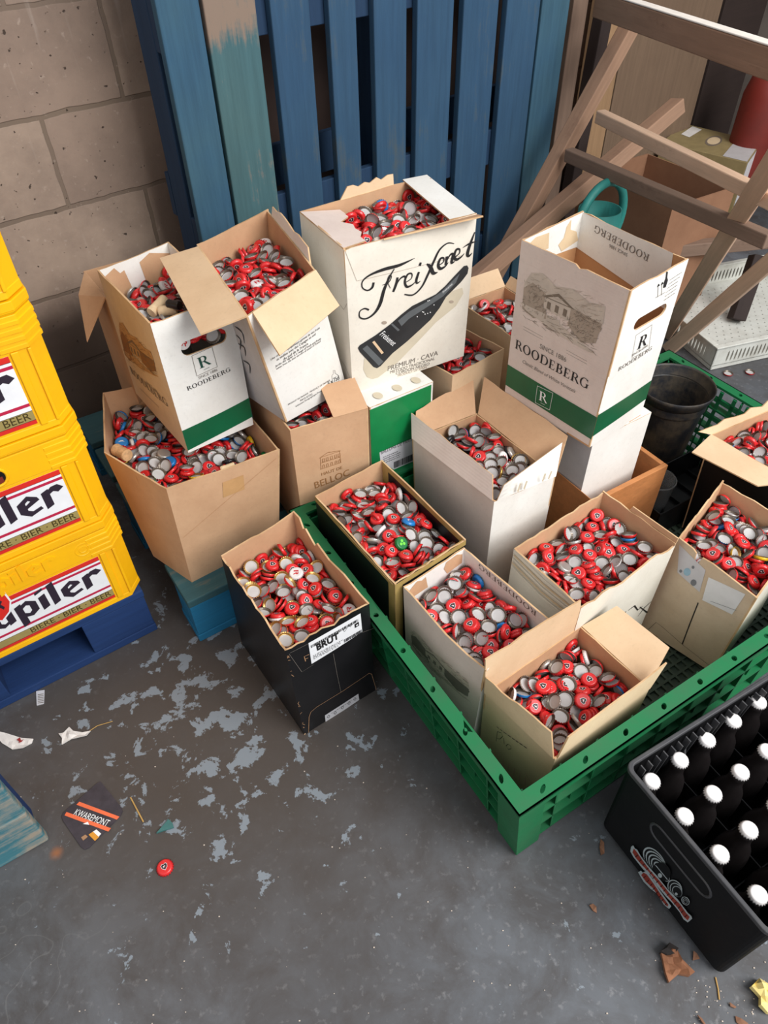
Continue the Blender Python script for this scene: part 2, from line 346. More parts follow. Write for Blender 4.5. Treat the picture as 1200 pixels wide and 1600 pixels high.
GEO = {"brut": {"z0": 0, "zt": 0.309, "base": [[-0.175, 0.724], [-0.0273, 0.8251], [-0.1861, 1.057], [-0.3338, 0.9559]], "rim": [[-0.1801, 0.7229, 0.309], [-0.031, 0.8227, 0.309], [-0.1886, 1.0627, 0.309], [-0.3266, 0.9494, 0.309]]}, "gold": {"z0": 0.02, "zt": 0.32, "base": [[0.019, 0.865], [0.1657, 0.9658], [0.0043, 1.2007], [-0.1424, 1.0999]], "rim": [[0.0176, 0.8569, 0.32], [0.1625, 0.9684, 0.32], [-0.0018, 1.2196, 0.32], [-0.1468, 1.1046, 0.32]]}, "rood_front": {"z0": 0.02, "zt": 0.308, "base": [[0.163, 0.677], [0.2972, 0.7781], [0.1768, 0.9378], [0.0426, 0.8367]], "rim": [[0.1687, 0.673, 0.308], [0.2972, 0.7781, 0.308], [0.1585, 0.9587, 0.308], [0.0335, 0.8601, 0.308]]}, "ria": {"z0": 0.02, "zt": 0.24, "base": [[0.271, 0.538], [0.4655, 0.6752], [0.3733, 0.8059], [0.1788, 0.6687]], "rim": [[0.2734, 0.5423, 0.24], [0.4664, 0.6723, 0.24], [0.3727, 0.8116, 0.24], [0.1719, 0.6704, 0.24]]}, "white": {"z0": 0.02, "zt": 0.36, "base": [[0.224, 1.025], [0.3631, 1.1192], [0.2202, 1.3303], [0.081, 1.2362]], "rim": [[0.2233, 1.0338, 0.36], [0.3614, 1.1071, 0.36], [0.2202, 1.3303, 0.36], [0.0664, 1.243, 0.36]]}, "mid": {"z0": 0.02, "zt": 0.31, "base": [[0.358, 0.795], [0.5716, 0.9468], [0.4685, 1.0919], [0.2549, 0.9401]], "rim": [[0.3588, 0.7996, 0.31], [0.5826, 0.9567, 0.31], [0.4733, 1.112, 0.31], [0.257, 0.9506, 0.31]]}, "frex_right": {"z0": 0.02, "zt": 0.3, "base": [[0.703, 0.838], [0.8613, 0.9908], [0.739, 1.1174], [0.5807, 0.9646]], "rim": [[0.6944, 0.8208, 0.3], [0.8613, 0.9908, 0.3], [0.7424, 1.1431, 0.3], [0.5963, 0.9798, 0.3]]}, "rood_top": {"z0": 0.4, "zt": 0.755, "base": [[0.434, 1.15], [0.5703, 1.2549], [0.419, 1.4514], [0.2827, 1.3465]], "rim": [[0.4397, 1.147, 0.755], [0.578, 1.2647, 0.755], [0.4291, 1.4952, 0.755], [0.2814, 1.3625, 0.755]]}, "wb": {"z0": 0.02, "zt": 0.4, "base": [[0.448, 1.172], [0.5973, 1.2653], [0.486, 1.4434], [0.3367, 1.3501]], "rim": [[0.448, 1.172, 0.4], [0.5973, 1.2653, 0.4], [0.486, 1.4434, 0.4], [0.3367, 1.3501, 0.4]]}, "freix": {"z0": 0.46, "zt": 0.785, "base": [[-0.062, 1.276], [0.1916, 1.4166], [0.0947, 1.5915], [-0.159, 1.4509]], "rim": [[-0.0627, 1.2703, 0.785], [0.1966, 1.4134, 0.785], [0.1103, 1.6334, 0.785], [-0.1575, 1.4479, 0.785]]}, "gb": {"z0": 0.144, "zt": 0.458, "base": [[-0.026, 1.226], [0.1149, 1.3175], [-0.0267, 1.5356], [-0.1676, 1.4441]], "rim": [[-0.026, 1.226, 0.458], [0.1149, 1.3175, 0.458], [-0.0267, 1.5356, 0.458], [-0.1676, 1.4441, 0.458]]}, "rood_left": {"z0": 0.412, "zt": 0.713, "base": [[-0.405, 1.146], [-0.2801, 1.2378], [-0.4399, 1.4554], [-0.5648, 1.3636]], "rim": [[-0.4095, 1.1425, 0.713], [-0.2801, 1.2378, 0.713], [-0.4462, 1.4847, 0.713], [-0.5627, 1.3574, 0.713]]}, "tx": {"z0": 0.462, "zt": 0.75, "base": [[-0.1984, 1.1775], [-0.0753, 1.294], [-0.254, 1.4829], [-0.3771, 1.3664]], "rim": [[-0.2269, 1.0959, 0.75], [-0.1182, 1.2632, 0.75], [-0.2374, 1.5535, 0.75], [-0.3617, 1.3851, 0.75]]}, "belloc": {"z0": 0.144, "zt": 0.46, "base": [[-0.187, 1.146], [-0.0313, 1.2323], [-0.1452, 1.4378], [-0.3009, 1.3515]], "rim": [[-0.1889, 1.1542, 0.46], [-0.0291, 1.2228, 0.46], [-0.1452, 1.4378, 0.46], [-0.3045, 1.3474, 0.46]]}, "big": {"z0": 0.144, "zt": 0.41, "base": [[-0.4303, 1.0199], [-0.2483, 1.1521], [-0.3952, 1.3544], [-0.5773, 1.2221], [-0.5338, 1.101]], "rim": [[-0.4293, 1.0367, 0.41], [-0.2155, 1.152, 0.41], [-0.4023, 1.4498, 0.41], [-0.6461, 1.3745, 0.41], [-0.5832, 1.1538, 0.41]]}, "s2": {"z0": 0.144, "zt": 0.45, "base": [[0.161, 1.35], [0.2903, 1.4573], [0.1306, 1.6497], [0.0013, 1.5423]], "rim": [[0.1607, 1.3498, 0.45], [0.2923, 1.4594, 0.45], [0.1306, 1.6497, 0.45], [0.0013, 1.5423, 0.45]]}, "s1": {"z0": 0.144, "zt": 0.45, "base": [[0.325, 1.5], [0.4522, 1.5795], [0.3356, 1.7661], [0.2084, 1.6866]], "rim": [[0.325, 1.5, 0.45], [0.4522, 1.5795, 0.45], [0.3356, 1.7661, 0.45], [0.2084, 1.6866, 0.45]]}, "tr": {"z0": 0.02, "zt": 0.33, "base": [[0.871, 1.101], [1.0897, 1.2222], [0.9927, 1.3971], [0.774, 1.2759]], "rim": [[0.871, 1.101, 0.33], [1.0897, 1.2222, 0.33], [0.9927, 1.3971, 0.33], [0.7531, 1.271, 0.33]]}}
CAPS_N = [('brut', 142), ('gold', 154), ('rood_front', 106), ('ria', 111), ('white', 126), ('mid', 143), ('frex_right', 122), ('big', 321), ('tr', 152), ('freix', 196), ('rood_left', 134), ('s2', 119), ('s1', 94), ('tx', 163), ('belloc', 122)]
CAPS = [
-30,-584,-271,-21,91,31,389,-459,-290,15,8,-14,2,266,-294,4,1,-69,-53,133,-296,-17,8,-11,104,-346,-299,-77,59,-19,173,200,-302,15,-97,4,498,-114,-305,24,82,-23,138,-198,-306,-46,87,-5,203,347,-307,5,97,13,-110,36,-308,39,-91,3,
544,-382,-308,52,69,-6,197,64,-309,-4,-3,83,97,322,-311,19,5,-88,-149,-409,-312,-38,87,1,348,-192,-313,98,9,-10,-285,-212,-313,90,36,-14,-410,58,-314,26,-94,-14,-8,-164,-315,0,0,-13,412,-35,-317,0,0,95,124,-69,-319,29,17,51,
400,-440,-321,-96,16,8,-38,-317,-322,55,80,-11,-254,411,-323,3,10,73,177,-310,-323,7,-12,-97,-512,40,-323,-53,46,-19,329,135,-323,-4,-97,10,-230,-119,-324,-68,-60,-39,-114,421,-325,-88,42,16,-411,308,-326,1,-54,-63,-45,338,-326,3,16,-55,
-85,-446,-326,-95,-2,-25,91,141,-326,-23,13,-93,-212,575,-327,91,19,-31,-169,607,-327,-32,10,-59,-228,121,-328,-1,96,4,-475,393,-328,-90,-14,8,203,-593,-330,26,-22,67,-33,-524,-331,71,-31,46,37,425,-331,73,-10,3,-442,104,-332,-98,0,12,
81,493,-332,-76,12,-32,599,-275,-332,78,17,13,106,-487,-333,-84,-52,6,547,-189,-335,16,0,77,-146,235,-336,-51,84,11,446,-305,-336,-68,51,-26,341,-339,-338,27,-9,69,636,-321,-338,-14,84,-41,-126,-550,-339,-66,-22,-68,-295,248,-341,35,-85,29,
-316,79,-341,-2,-25,24,207,61,-342,91,39,5,212,221,-344,-9,1,-67,186,-366,-344,5,-13,-94,-152,-218,-345,-33,-3,-1,-533,180,-345,-74,65,4,106,-59,-346,-24,-90,-6,77,0,-347,78,-51,-34,450,-228,-348,72,46,50,-115,84,-348,-34,-93,0,
-13,-144,-349,-40,-91,0,-286,307,-349,25,89,-36,-297,410,-350,98,11,-9,260,-96,-350,-28,-13,-91,408,-36,-351,-65,-75,0,70,-664,-351,-64,-62,-40,42,-364,-352,-16,10,-25,215,-160,-352,-19,12,1,-120,-100,-354,40,79,4,-10,487,-354,38,53,-72,
-535,321,-356,-18,-89,29,404,-435,-356,-35,91,17,36,84,-357,-1,18,-12,-384,517,-359,69,-18,55,386,56,-359,-28,65,69,68,-564,-359,17,61,69,330,134,-359,94,-26,-11,152,350,-360,19,-1,92,-140,287,-360,4,-11,98,45,225,-360,49,-84,2,
326,-297,-364,-4,-97,-19,20,620,-365,40,-17,87,-27,628,-365,8,43,-36,539,-182,-368,-95,22,14,-165,-72,-368,88,6,40,10,-404,-368,79,-56,-4,27,-707,-368,38,-22,13,286,-523,-368,-56,74,29,-251,-319,-369,-69,-44,56,-161,-242,-370,93,5,1,
-418,279,-370,-30,77,-51,312,-29,-372,13,-83,18,203,-591,-373,20,28,-70,-375,-58,-374,23,93,2,-12,-613,-374,-68,64,26,228,-433,-375,4,-5,-4,-184,425,-375,19,4,-93,201,69,-377,1,-5,-8,210,216,-377,91,38,-8,-272,542,-378,21,-15,-83,
-300,-6,-378,-81,51,-22,335,-242,-379,-83,50,17,-385,221,-380,-28,6,70,142,-259,-382,-88,41,16,-11,-105,-382,11,-98,0,-37,181,-383,0,0,88,-70,41,-383,-13,-98,0,-186,147,-383,98,-16,0,-213,-45,-384,88,2,41,435,-29,-385,-92,37,0,
-516,164,-385,96,26,0,-137,475,-385,50,83,16,-168,-277,-386,42,83,-29,98,534,-386,62,-32,-35,-66,693,-388,-8,20,-12,67,332,-389,16,-12,72,546,-416,-390,-50,49,69,-611,283,-390,-18,-24,26,-126,-326,-390,-32,-29,-46,-43,539,-391,18,61,-75,
120,563,-391,70,0,-59,236,387,-392,26,-65,14,-45,-410,-392,27,14,94,-2,748,-392,-33,-61,62,274,290,-394,23,-68,35,529,-165,-397,-65,-73,0,495,-335,-398,2,-14,6,-343,435,-399,0,28,67,17,-285,-399,-34,-91,-11,340,140,-399,-16,-3,-90,
369,-472,-401,10,-14,93,153,-210,-405,-81,-53,0,382,-173,-405,-75,62,17,223,-380,-406,0,-7,62,-136,641,-407,-93,-33,10,93,-403,-409,-74,60,-26,-373,202,-411,-30,2,68,187,237,-411,-65,-75,9,-332,161,-411,-22,21,94,-422,13,-411,-2,29,-84,
-79,403,-411,70,-68,19,-389,425,-414,-27,-1,-71,7,-143,-163,9,12,-96,219,53,-172,4,22,45,-328,-165,-174,-90,25,-19,235,-122,-178,-10,28,-67,291,-333,-181,-54,-22,49,-261,-309,-182,22,-45,-14,-491,91,-185,-78,18,-30,402,23,-185,1,-7,94,
134,-240,-189,-96,-19,9,-119,138,-193,9,-4,-84,-159,-211,-195,24,94,-17,204,9,-196,-79,-56,22,-437,-49,-197,-42,-35,72,-292,532,-198,30,-94,2,269,304,-198,-63,60,-10,-409,337,-200,-19,12,8,-204,11,-201,-84,-46,23,-205,245,-202,-8,97,-13,
27,-323,-204,2,24,-61,-76,-73,-204,0,0,-60,-140,543,-205,79,59,-1,175,-398,-205,14,-11,94,62,151,-206,2,8,73,-320,195,-206,89,34,-25,-523,266,-207,0,0,49,-265,371,-207,40,90,-5,148,294,-208,-86,-40,9,-258,50,-210,64,-71,-17,
84,-147,-212,-40,-87,-23,168,-20,-213,-15,17,-36,392,-221,-214,-65,-72,-12,-438,144,-214,-16,-10,81,-73,344,-215,-32,-9,44,213,440,-215,3,70,41,584,-374,-217,26,17,45,294,-395,-217,-49,-10,62,-186,-258,-217,94,-24,13,-163,-334,-217,59,-77,21,
-118,-467,-218,33,-25,90,74,-29,-218,11,5,97,-440,526,-218,55,-42,68,-65,461,-219,57,59,-40,376,-530,-219,64,-58,-47,335,117,-221,15,6,-93,204,188,-222,89,29,-3,376,-115,-223,8,97,17,128,520,-225,-27,-72,37,-569,175,-226,-76,-36,-43,
-35,425,-227,-56,-10,-15,-326,-183,-228,17,-21,-24,-58,-268,-228,-15,-21,95,323,-409,-229,82,-24,49,-130,140,-229,19,97,3,662,-296,-230,-64,59,-14,276,-244,-230,-39,-85,-11,35,-470,-231,-27,-94,-11,-305,-61,-231,78,46,-8,192,-507,-232,89,24,3,
11,231,-232,-86,38,26,182,-368,-233,0,18,-78,75,-253,-234,14,22,-79,44,116,-234,-48,-86,7,579,-170,-236,-25,39,-3,381,-317,-236,-9,-76,-63,238,-149,-237,-7,-97,-1,-211,398,-238,80,56,3,263,-528,-238,91,16,6,-52,-76,-239,-25,-96,0,
-325,493,-239,1,25,48,551,-378,-240,28,14,54,495,-81,-240,-81,-37,41,-521,264,-241,85,-50,0,-648,288,-241,-85,15,-41,364,-404,-241,-45,23,85,-202,271,-244,-14,-7,20,-74,738,-246,43,80,-38,-181,610,-246,-94,-23,-9,-257,-127,-247,-4,-7,-41,
22,279,-247,-31,-89,-20,258,-573,-247,62,-69,33,-301,182,-248,95,-1,-18,-22,573,-248,-54,15,82,32,655,-248,67,-19,-46,-370,462,-248,81,-51,-12,6,-617,-249,25,-22,-78,-70,-217,-249,24,92,24,-534,45,-249,25,-66,16,187,130,-250,-13,-8,-52,
519,-278,-251,-81,39,33,273,-17,-251,22,-24,-52,-339,333,-254,-17,5,85,71,657,-254,8,-69,31,496,-496,-255,9,-70,-60,-451,80,-256,-17,-2,95,-352,49,-256,84,49,14,383,-90,-256,-80,-56,-19,-421,-73,-257,25,-49,-23,30,519,-257,12,-27,-36,
-156,-423,-258,13,-13,56,154,276,-259,-94,14,22,-110,63,-259,95,24,9,-52,613,-259,-47,67,-45,277,-624,-260,83,11,7,211,-142,-262,7,20,24,524,-372,-262,-94,-8,26,194,-666,-263,28,-67,47,177,-352,-264,-96,-17,8,143,-686,-264,-67,11,-32,
421,-240,-266,4,9,-79,-570,362,-266,-18,42,-58,277,247,-267,-51,79,-26,77,422,-267,-89,31,-28,57,-457,-268,-4,17,-89,-458,406,-269,50,-85,3,-185,413,-271,53,83,-2,-41,356,-272,10,-12,-96,82,-118,-272,-87,-48,0,341,36,-272,38,90,15,
21,90,-273,0,0,-34,-58,-60,-273,0,0,-96,145,20,-273,46,-88,1,-514,248,-275,43,89,0,-235,-264,-275,44,-89,0,67,-747,-275,51,85,0,-145,678,-275,0,0,-70,460,-409,-276,-35,-87,-3,-59,-553,-279,-60,-21,12,-35,-212,-280,-17,-21,91,
-189,281,-280,98,5,9,-250,548,-281,-18,53,4,-115,210,-281,95,-20,13,-337,604,-282,-36,-61,-26,-54,-675,-282,-64,-27,-69,373,195,-283,68,-19,-46,-40,-410,-283,9,71,5,-182,-120,-283,-73,63,-11,151,-555,-284,51,-82,-3,-391,184,-284,-48,-5,-27,
-82,-524,-287,-34,68,-63,-137,-410,-288,-90,37,4,52,-410,-289,-59,-78,-5,379,-522,-290,18,0,68,-326,352,-291,76,61,2,-338,-136,-295,-12,-7,19,-143,533,-295,83,-16,13,194,-323,-295,-7,17,-95,-292,8,-296,-63,72,-3,2,-609,-297,29,-16,-88,
-255,64,-297,-63,71,-4,568,-178,-298,-25,21,-18,482,-60,-298,5,21,23,192,320,-298,3,33,-87,322,-258,-299,55,-81,-14,-445,443,-304,-10,98,-3,-138,388,-243,-58,-80,-3,-34,-102,-244,-17,-5,92,236,-11,-256,-48,-86,7,57,24,-265,97,-8,-18,
-172,-163,-265,6,-79,-26,-381,262,-267,77,55,20,-105,484,-267,50,84,17,-35,522,-269,29,19,-92,-249,248,-270,-61,74,16,393,-63,-271,-88,33,-19,-396,15,-271,0,15,-94,47,229,-272,-60,-68,40,-176,138,-272,-2,-20,92,348,61,-272,55,-35,40,
-18,-100,-274,13,-12,-73,450,-47,-277,69,60,35,291,-178,-277,39,39,19,138,-113,-279,6,99,0,-246,299,-280,-56,-78,-24,-11,554,-280,41,83,31,-98,303,-280,97,-12,13,118,-393,-284,12,6,92,205,23,-285,88,-44,-8,59,-236,-287,-63,69,-9,
54,405,-287,-25,-12,-87,-130,13,-288,-64,-71,-23,-262,22,-293,-5,-95,-9,-37,184,-294,1,-33,-60,44,54,-296,-12,14,-67,245,-198,-298,-65,-51,18,-343,-158,-298,49,51,68,-248,-144,-299,-18,80,-55,147,322,-303,-5,-33,-84,180,111,-303,-86,27,37,
-327,119,-305,-36,-92,-5,-23,-506,-306,-87,-33,-24,-63,316,-308,13,97,-3,-388,248,-310,63,71,15,-532,155,-311,30,-39,-34,-105,-282,-312,-71,-59,-27,138,-183,-312,-30,4,40,48,-97,-314,-87,-47,0,277,135,-314,41,-49,-10,-220,357,-315,0,1,17,
-32,-451,-315,-67,-65,-28,-161,214,-316,-6,-21,-58,-163,437,-316,-38,20,-8,-72,-222,-317,-20,86,29,-103,-388,-320,-91,5,-2,309,146,-321,4,75,38,43,402,-322,18,-93,17,-275,-88,-322,-54,-27,2,-364,-24,-322,-94,-27,0,100,476,-323,49,-50,-9,
0,48,-324,96,9,-22,228,0,-324,97,18,-10,37,-385,-324,16,8,-60,266,-116,-324,17,33,-68,273,-418,-325,-39,-64,-3,381,-363,-325,68,-16,55,519,-175,-331,68,-69,-6,187,259,-333,84,-40,23,-8,208,-334,-7,-33,-36,159,309,-335,-33,4,37,
94,-521,-335,6,-17,83,-303,242,-335,-8,1,-54,-474,184,-337,67,54,44,174,126,-338,33,-25,89,325,-291,-338,-1,7,-93,209,-446,-338,-8,-81,-16,-117,110,-341,58,-75,29,-181,171,-343,-18,-11,8,-123,-363,-345,-91,9,0,148,-275,-347,21,-10,29,
-90,-16,-347,-1,-99,0,148,-370,-348,15,9,-64,29,-99,-348,0,0,69,-445,79,-348,82,-29,47,106,189,-349,-19,-14,-96,-213,367,-349,-7,-99,0,-222,-223,-350,99,-2,0,-26,537,-350,-85,-50,0,-146,-109,-352,35,78,50,-346,361,-355,0,67,-57,
-369,-18,-355,-95,-25,0,-328,149,-356,96,23,-7,-102,473,-356,59,27,-73,392,-123,-357,-13,-53,-66,368,126,-358,63,-31,-31,-521,158,-358,43,-24,-62,480,-42,-360,-4,-76,42,-236,29,-363,-85,47,-1,436,-242,-363,14,2,-93,-75,-210,-363,-76,-45,-42,
17,-339,-364,16,14,-10,22,-597,-365,31,-74,48,98,-508,-366,-64,74,11,396,-157,-367,55,-61,52,396,-11,-367,-60,-58,14,348,-20,-369,-47,-69,4,-69,332,-372,-16,-29,64,304,-304,-373,4,-6,98,-20,356,-373,25,-21,-56,82,158,-375,79,-52,-10,
203,6,-377,23,18,95,-288,283,-379,-3,1,-70,-179,118,-122,-4,-5,81,-199,-248,-127,-3,-98,-10,-113,-54,-130,87,-46,6,154,-32,-135,12,17,-86,-449,-255,-137,61,-67,3,59,146,-138,-32,-93,-1,-14,336,-148,-93,16,-30,-125,120,-149,-5,-3,97,
-125,-424,-150,74,62,19,-71,-172,-154,58,-80,0,-528,-118,-156,-95,-21,-17,-351,-203,-156,53,81,-21,442,213,-157,80,48,3,470,165,-157,-8,93,-28,4,-3,-161,-95,9,-5,183,94,-163,-7,-27,-87,27,147,-165,13,-5,98,-376,-51,-166,88,18,28,
-247,157,-166,86,-43,-23,-319,170,-166,20,-94,-11,270,207,-167,4,1,-98,-110,-364,-167,-95,20,-13,156,-305,-168,85,28,8,-184,-179,-171,24,8,91,26,-283,-173,-70,-58,36,-283,-67,-174,-6,3,90,-30,-408,-174,63,-29,-69,314,-19,-175,86,-30,38,
-146,-35,-175,32,-93,2,-261,-414,-175,28,-12,54,151,-174,-177,-40,-15,83,-466,60,-178,-76,25,-57,-246,-331,-179,3,19,-79,68,-212,-180,-32,-76,42,488,-9,-181,14,27,32,192,591,-181,68,-14,52,-3,348,-182,-28,-13,88,-366,82,-183,53,-78,20,
-224,-535,-184,20,-26,10,187,-162,-187,-29,-31,60,-439,-28,-187,-56,68,-43,-44,-165,-188,0,0,34,-104,-308,-188,7,-18,23,195,0,-188,50,-86,0,-98,143,-189,82,-55,0,96,367,-190,0,0,86,381,-122,-190,36,92,0,35,17,-191,-51,80,22,
225,309,-191,-61,76,13,-260,33,-193,-20,63,73,610,3,-197,49,34,47,305,464,-197,53,11,81,-577,-14,-198,22,-9,-92,351,311,-198,-62,73,-19,110,471,-200,-12,71,50,147,487,-200,-72,5,-33,-509,-152,-203,19,0,-97,392,25,-203,-15,-6,38,
218,-136,-203,-39,-17,81,144,230,-204,-27,12,-41,570,-11,-206,14,-78,-29,-236,-54,-206,-7,-2,39,273,436,-210,7,-83,-6,520,92,-210,-54,45,-19,-413,-260,-212,19,94,1,295,184,-213,-7,3,-51,-270,-258,-215,29,13,-81,-137,-474,-222,4,-92,24,
-106,44,-222,99,-3,0,-52,-102,-222,76,-63,0,158,24,-223,0,0,-99,38,105,-223,-38,-91,0,544,117,-223,66,-24,-41,49,394,-224,0,0,-83,345,-143,-224,0,0,-13,93,-99,-224,-70,62,32,433,230,-225,90,-40,0,-229,140,-225,-2,99,0,
-9,258,-227,45,83,-27,-382,-77,-227,96,16,2,-268,-212,-229,-77,-54,-30,-135,324,-231,-46,-41,-45,-86,394,-231,61,32,9,571,138,-231,-40,57,-1,71,-404,-232,60,36,5,-345,-449,-232,43,-55,-1,400,390,-232,-29,64,12,49,-378,-232,-52,-47,-10,
-272,-388,-232,-94,27,12,346,102,-232,58,47,5,248,-284,-233,-65,26,58,-640,-72,-233,-44,-55,68,-400,173,-233,-25,-66,-39,-9,-321,-233,8,28,-63,433,50,-236,9,-13,-96,-576,-14,-236,11,-21,-56,186,352,-236,3,-18,4,141,215,-237,-30,-3,-78,
-397,-301,-238,12,-23,-57,231,-157,-240,-42,-4,89,-225,260,-240,65,-48,49,-367,82,-241,-8,17,29,-158,-298,-242,-3,-18,68,232,531,-242,72,-39,48,-517,-139,-242,-19,-1,97,-149,253,-243,-36,74,-55,209,560,-243,77,-29,44,276,165,-243,80,57,-8,
-219,-530,-243,16,-6,-55,-193,-134,-251,1,-22,56,-36,236,-251,-29,5,7,181,-100,-139,18,-22,-39,46,-593,-140,-60,74,-9,530,-239,-142,-3,-97,-3,189,-507,-144,-5,-92,35,166,332,-148,-27,-95,8,287,-215,-150,-93,30,-9,-150,-74,-150,96,-11,19,
70,-115,-150,-77,-60,-15,-75,-248,-154,44,-88,-3,-45,9,-155,1,-6,35,68,-246,-156,22,-13,6,-202,207,-158,91,-10,-20,173,-536,-161,45,80,-34,47,-361,-161,-42,11,-40,363,-195,-162,68,70,19,-40,-444,-163,-9,-39,26,266,-393,-164,40,-91,-3,
-102,290,-167,-12,3,-92,-245,-113,-169,-59,20,-72,77,-7,-169,21,94,14,-348,29,-172,96,12,6,90,482,-173,-28,-59,-74,-103,108,-173,71,-7,65,410,-37,-174,2,96,25,572,-339,-176,-3,84,-29,-68,-143,-177,12,9,-57,80,202,-178,94,20,18,
-135,-363,-179,-91,2,-30,-407,-79,-179,-64,-27,-68,332,109,-179,24,37,45,227,19,-179,-30,33,-87,387,-151,-179,-93,27,-11,-285,515,-180,-43,-65,-22,411,-462,-183,-63,28,55,518,-225,-183,21,-2,79,101,550,-186,-4,-70,40,229,-150,-186,19,-13,15,
-416,161,-187,8,-34,38,447,-320,-189,34,-2,-13,178,-344,-190,-62,-77,-2,-197,-201,-191,-66,-41,57,-461,123,-191,-87,-18,-40,-506,354,-192,-61,60,-49,-266,-203,-193,79,-8,-44,-136,317,-194,1,-98,1,-5,333,-194,-6,92,18,32,-562,-197,17,-20,75,
51,-496,-198,17,-20,76,135,37,-198,0,0,54,-381,179,-198,-39,84,7,-87,-27,-198,-45,88,0,-8,95,-199,0,0,-69,74,-256,-199,24,-7,-18,306,148,-199,-35,27,-73,199,167,-199,25,-96,-4,-58,-287,-199,6,15,67,393,-4,-200,-49,-81,-27,
-234,10,-200,21,-13,-4,288,-436,-201,0,0,90,-25,526,-201,53,14,-8,-541,194,-202,32,27,-26,146,-226,-204,-87,40,-1,-608,292,-204,85,-13,45,27,-142,-208,19,-5,-60,20,-435,-208,9,-19,85,-4,622,-208,6,17,57,110,-600,-209,42,-57,-68,
-333,350,-209,-44,-25,1,-214,434,-211,-32,91,-21,298,-113,-213,-3,20,-94,-311,-120,-214,55,-64,-49,-450,288,-215,-25,-33,90,-371,31,-216,36,89,-17,507,-222,-216,69,-68,-21,-383,405,-216,86,-39,18,205,278,-218,35,-12,83,-225,50,-218,50,82,24,
152,362,-220,26,26,1,329,-351,-221,-27,80,39,42,330,-222,-27,84,15,446,-405,-222,-78,22,27,-221,323,-225,-8,1,33,443,-97,-226,8,-29,-93,-264,172,-228,-69,46,-53,178,302,-230,-69,-61,2,255,-242,-230,13,-31,-89,166,-370,-231,0,3,-99,
-169,511,-232,-33,-45,80,-8,87,-232,-97,21,0,-91,-46,-233,-98,15,0,66,-42,-233,0,0,78,-106,-199,-233,71,-66,-10,-124,249,-234,61,76,-7,294,-456,-235,0,0,79,-550,207,-237,33,-25,78,11,437,-237,40,86,29,19,-420,-238,-91,-32,-8,
227,117,-239,-99,-4,5,161,-146,-239,-67,70,18,-306,181,-239,-29,78,-38,150,-495,-240,-57,76,21,93,201,-241,-11,17,64,-493,37,-241,33,61,64,-274,-257,-241,43,56,67,-6,606,-242,-9,16,-17,204,-575,-242,-69,16,46,630,-277,-242,-33,-62,61,
-89,-508,-243,-64,-29,-68,-374,249,-245,41,-27,-74,-121,-384,-246,22,-12,-4,-176,158,-248,71,-66,19,307,-235,-251,93,6,19,-46,243,-251,37,90,-12,-361,-56,-252,5,-18,58,-157,540,-252,28,77,50,141,375,-252,-27,27,-92,297,-78,-253,-9,-97,-8,
487,-152,-255,-12,9,-7,-341,260,-255,-60,61,-37,363,-251,-256,-32,10,77,-172,-264,-257,86,11,-15,359,58,-261,-26,15,11,564,-331,-261,-77,47,-41,-89,394,-265,-30,87,17,-138,372,-265,-77,51,-6,-252,313,-265,-2,-3,-8,22,276,-201,-1,-3,-52,
-524,-269,-204,-93,-2,31,-525,-154,-205,46,19,-73,-435,-3,-210,-6,12,95,-429,141,-212,11,-15,-97,-403,-252,-216,16,44,76,388,-33,-216,68,71,13,469,304,-218,95,4,5,202,597,-219,18,-23,71,175,-197,-222,59,-73,-26,118,117,-223,49,-8,-84,
-239,-464,-223,91,37,10,111,-196,-223,-88,-32,25,-16,-146,-224,-26,12,75,-441,-369,-224,91,29,10,-79,-513,-225,-55,-76,-2,-125,221,-228,29,85,-35,-596,-200,-228,-50,-70,41,-169,321,-228,-87,-45,-14,-259,-267,-228,27,-94,8,-281,-105,-229,3,21,32,
5,54,-229,3,1,85,-136,117,-229,0,0,94,233,-55,-230,76,54,23,-590,-16,-230,-54,-78,-24,588,138,-232,-3,-99,0,-45,-79,-232,15,-33,-92,-329,-376,-235,-61,17,-73,400,405,-235,-43,-84,-10,-279,26,-236,-5,94,-25,525,-104,-237,28,17,8,
203,81,-237,14,9,-59,-161,-181,-238,5,-18,29,-85,-315,-239,-11,11,-18,-284,132,-239,-68,10,49,108,-54,-242,-29,93,6,-416,135,-244,80,-56,18,-294,226,-244,-10,96,-20,288,-247,-245,29,-93,-16,17,-203,-246,-7,9,77,-431,0,-246,15,97,-12,
-161,-24,-246,14,96,14,459,283,-247,9,95,-26,476,39,-248,22,96,-7,187,336,-249,93,-30,12,-429,-390,-249,15,-21,-95,-132,349,-250,-97,15,-7,355,466,-250,5,9,-29,474,233,-254,-3,95,-27,273,314,-255,54,78,0,138,-284,-255,88,-30,12,
-66,395,-256,-83,-7,-48,-206,-321,-257,47,-86,7,-81,-493,-257,-88,-33,16,283,-126,-258,-2,-40,51,-584,0,-260,-87,-40,-14,23,-411,-262,-23,34,-63,-663,-86,-263,9,-84,47,-269,-503,-263,88,43,10,331,7,-263,97,-18,-2,-67,48,-263,38,-91,0,
138,481,-266,0,0,-28,589,138,-266,88,-46,0,380,142,-266,-2,1,-92,14,311,-266,-12,-28,-54,-118,-441,-266,-17,16,-93,224,197,-268,-17,-9,-96,-399,-127,-269,87,8,-40,26,171,-270,-74,61,26,-144,-557,-272,81,32,-42,-562,104,-273,24,65,-39,
315,522,-274,-69,68,20,-159,-185,-275,14,-13,-23,93,-23,-275,14,-6,-44,233,465,-275,-8,-74,13,-266,-77,-275,97,1,-21,638,1,-276,56,-79,-17,-1,468,-276,-36,-66,-18,45,394,-278,-44,-9,-27,523,-104,-279,29,-15,83,-399,148,-280,96,-13,14,
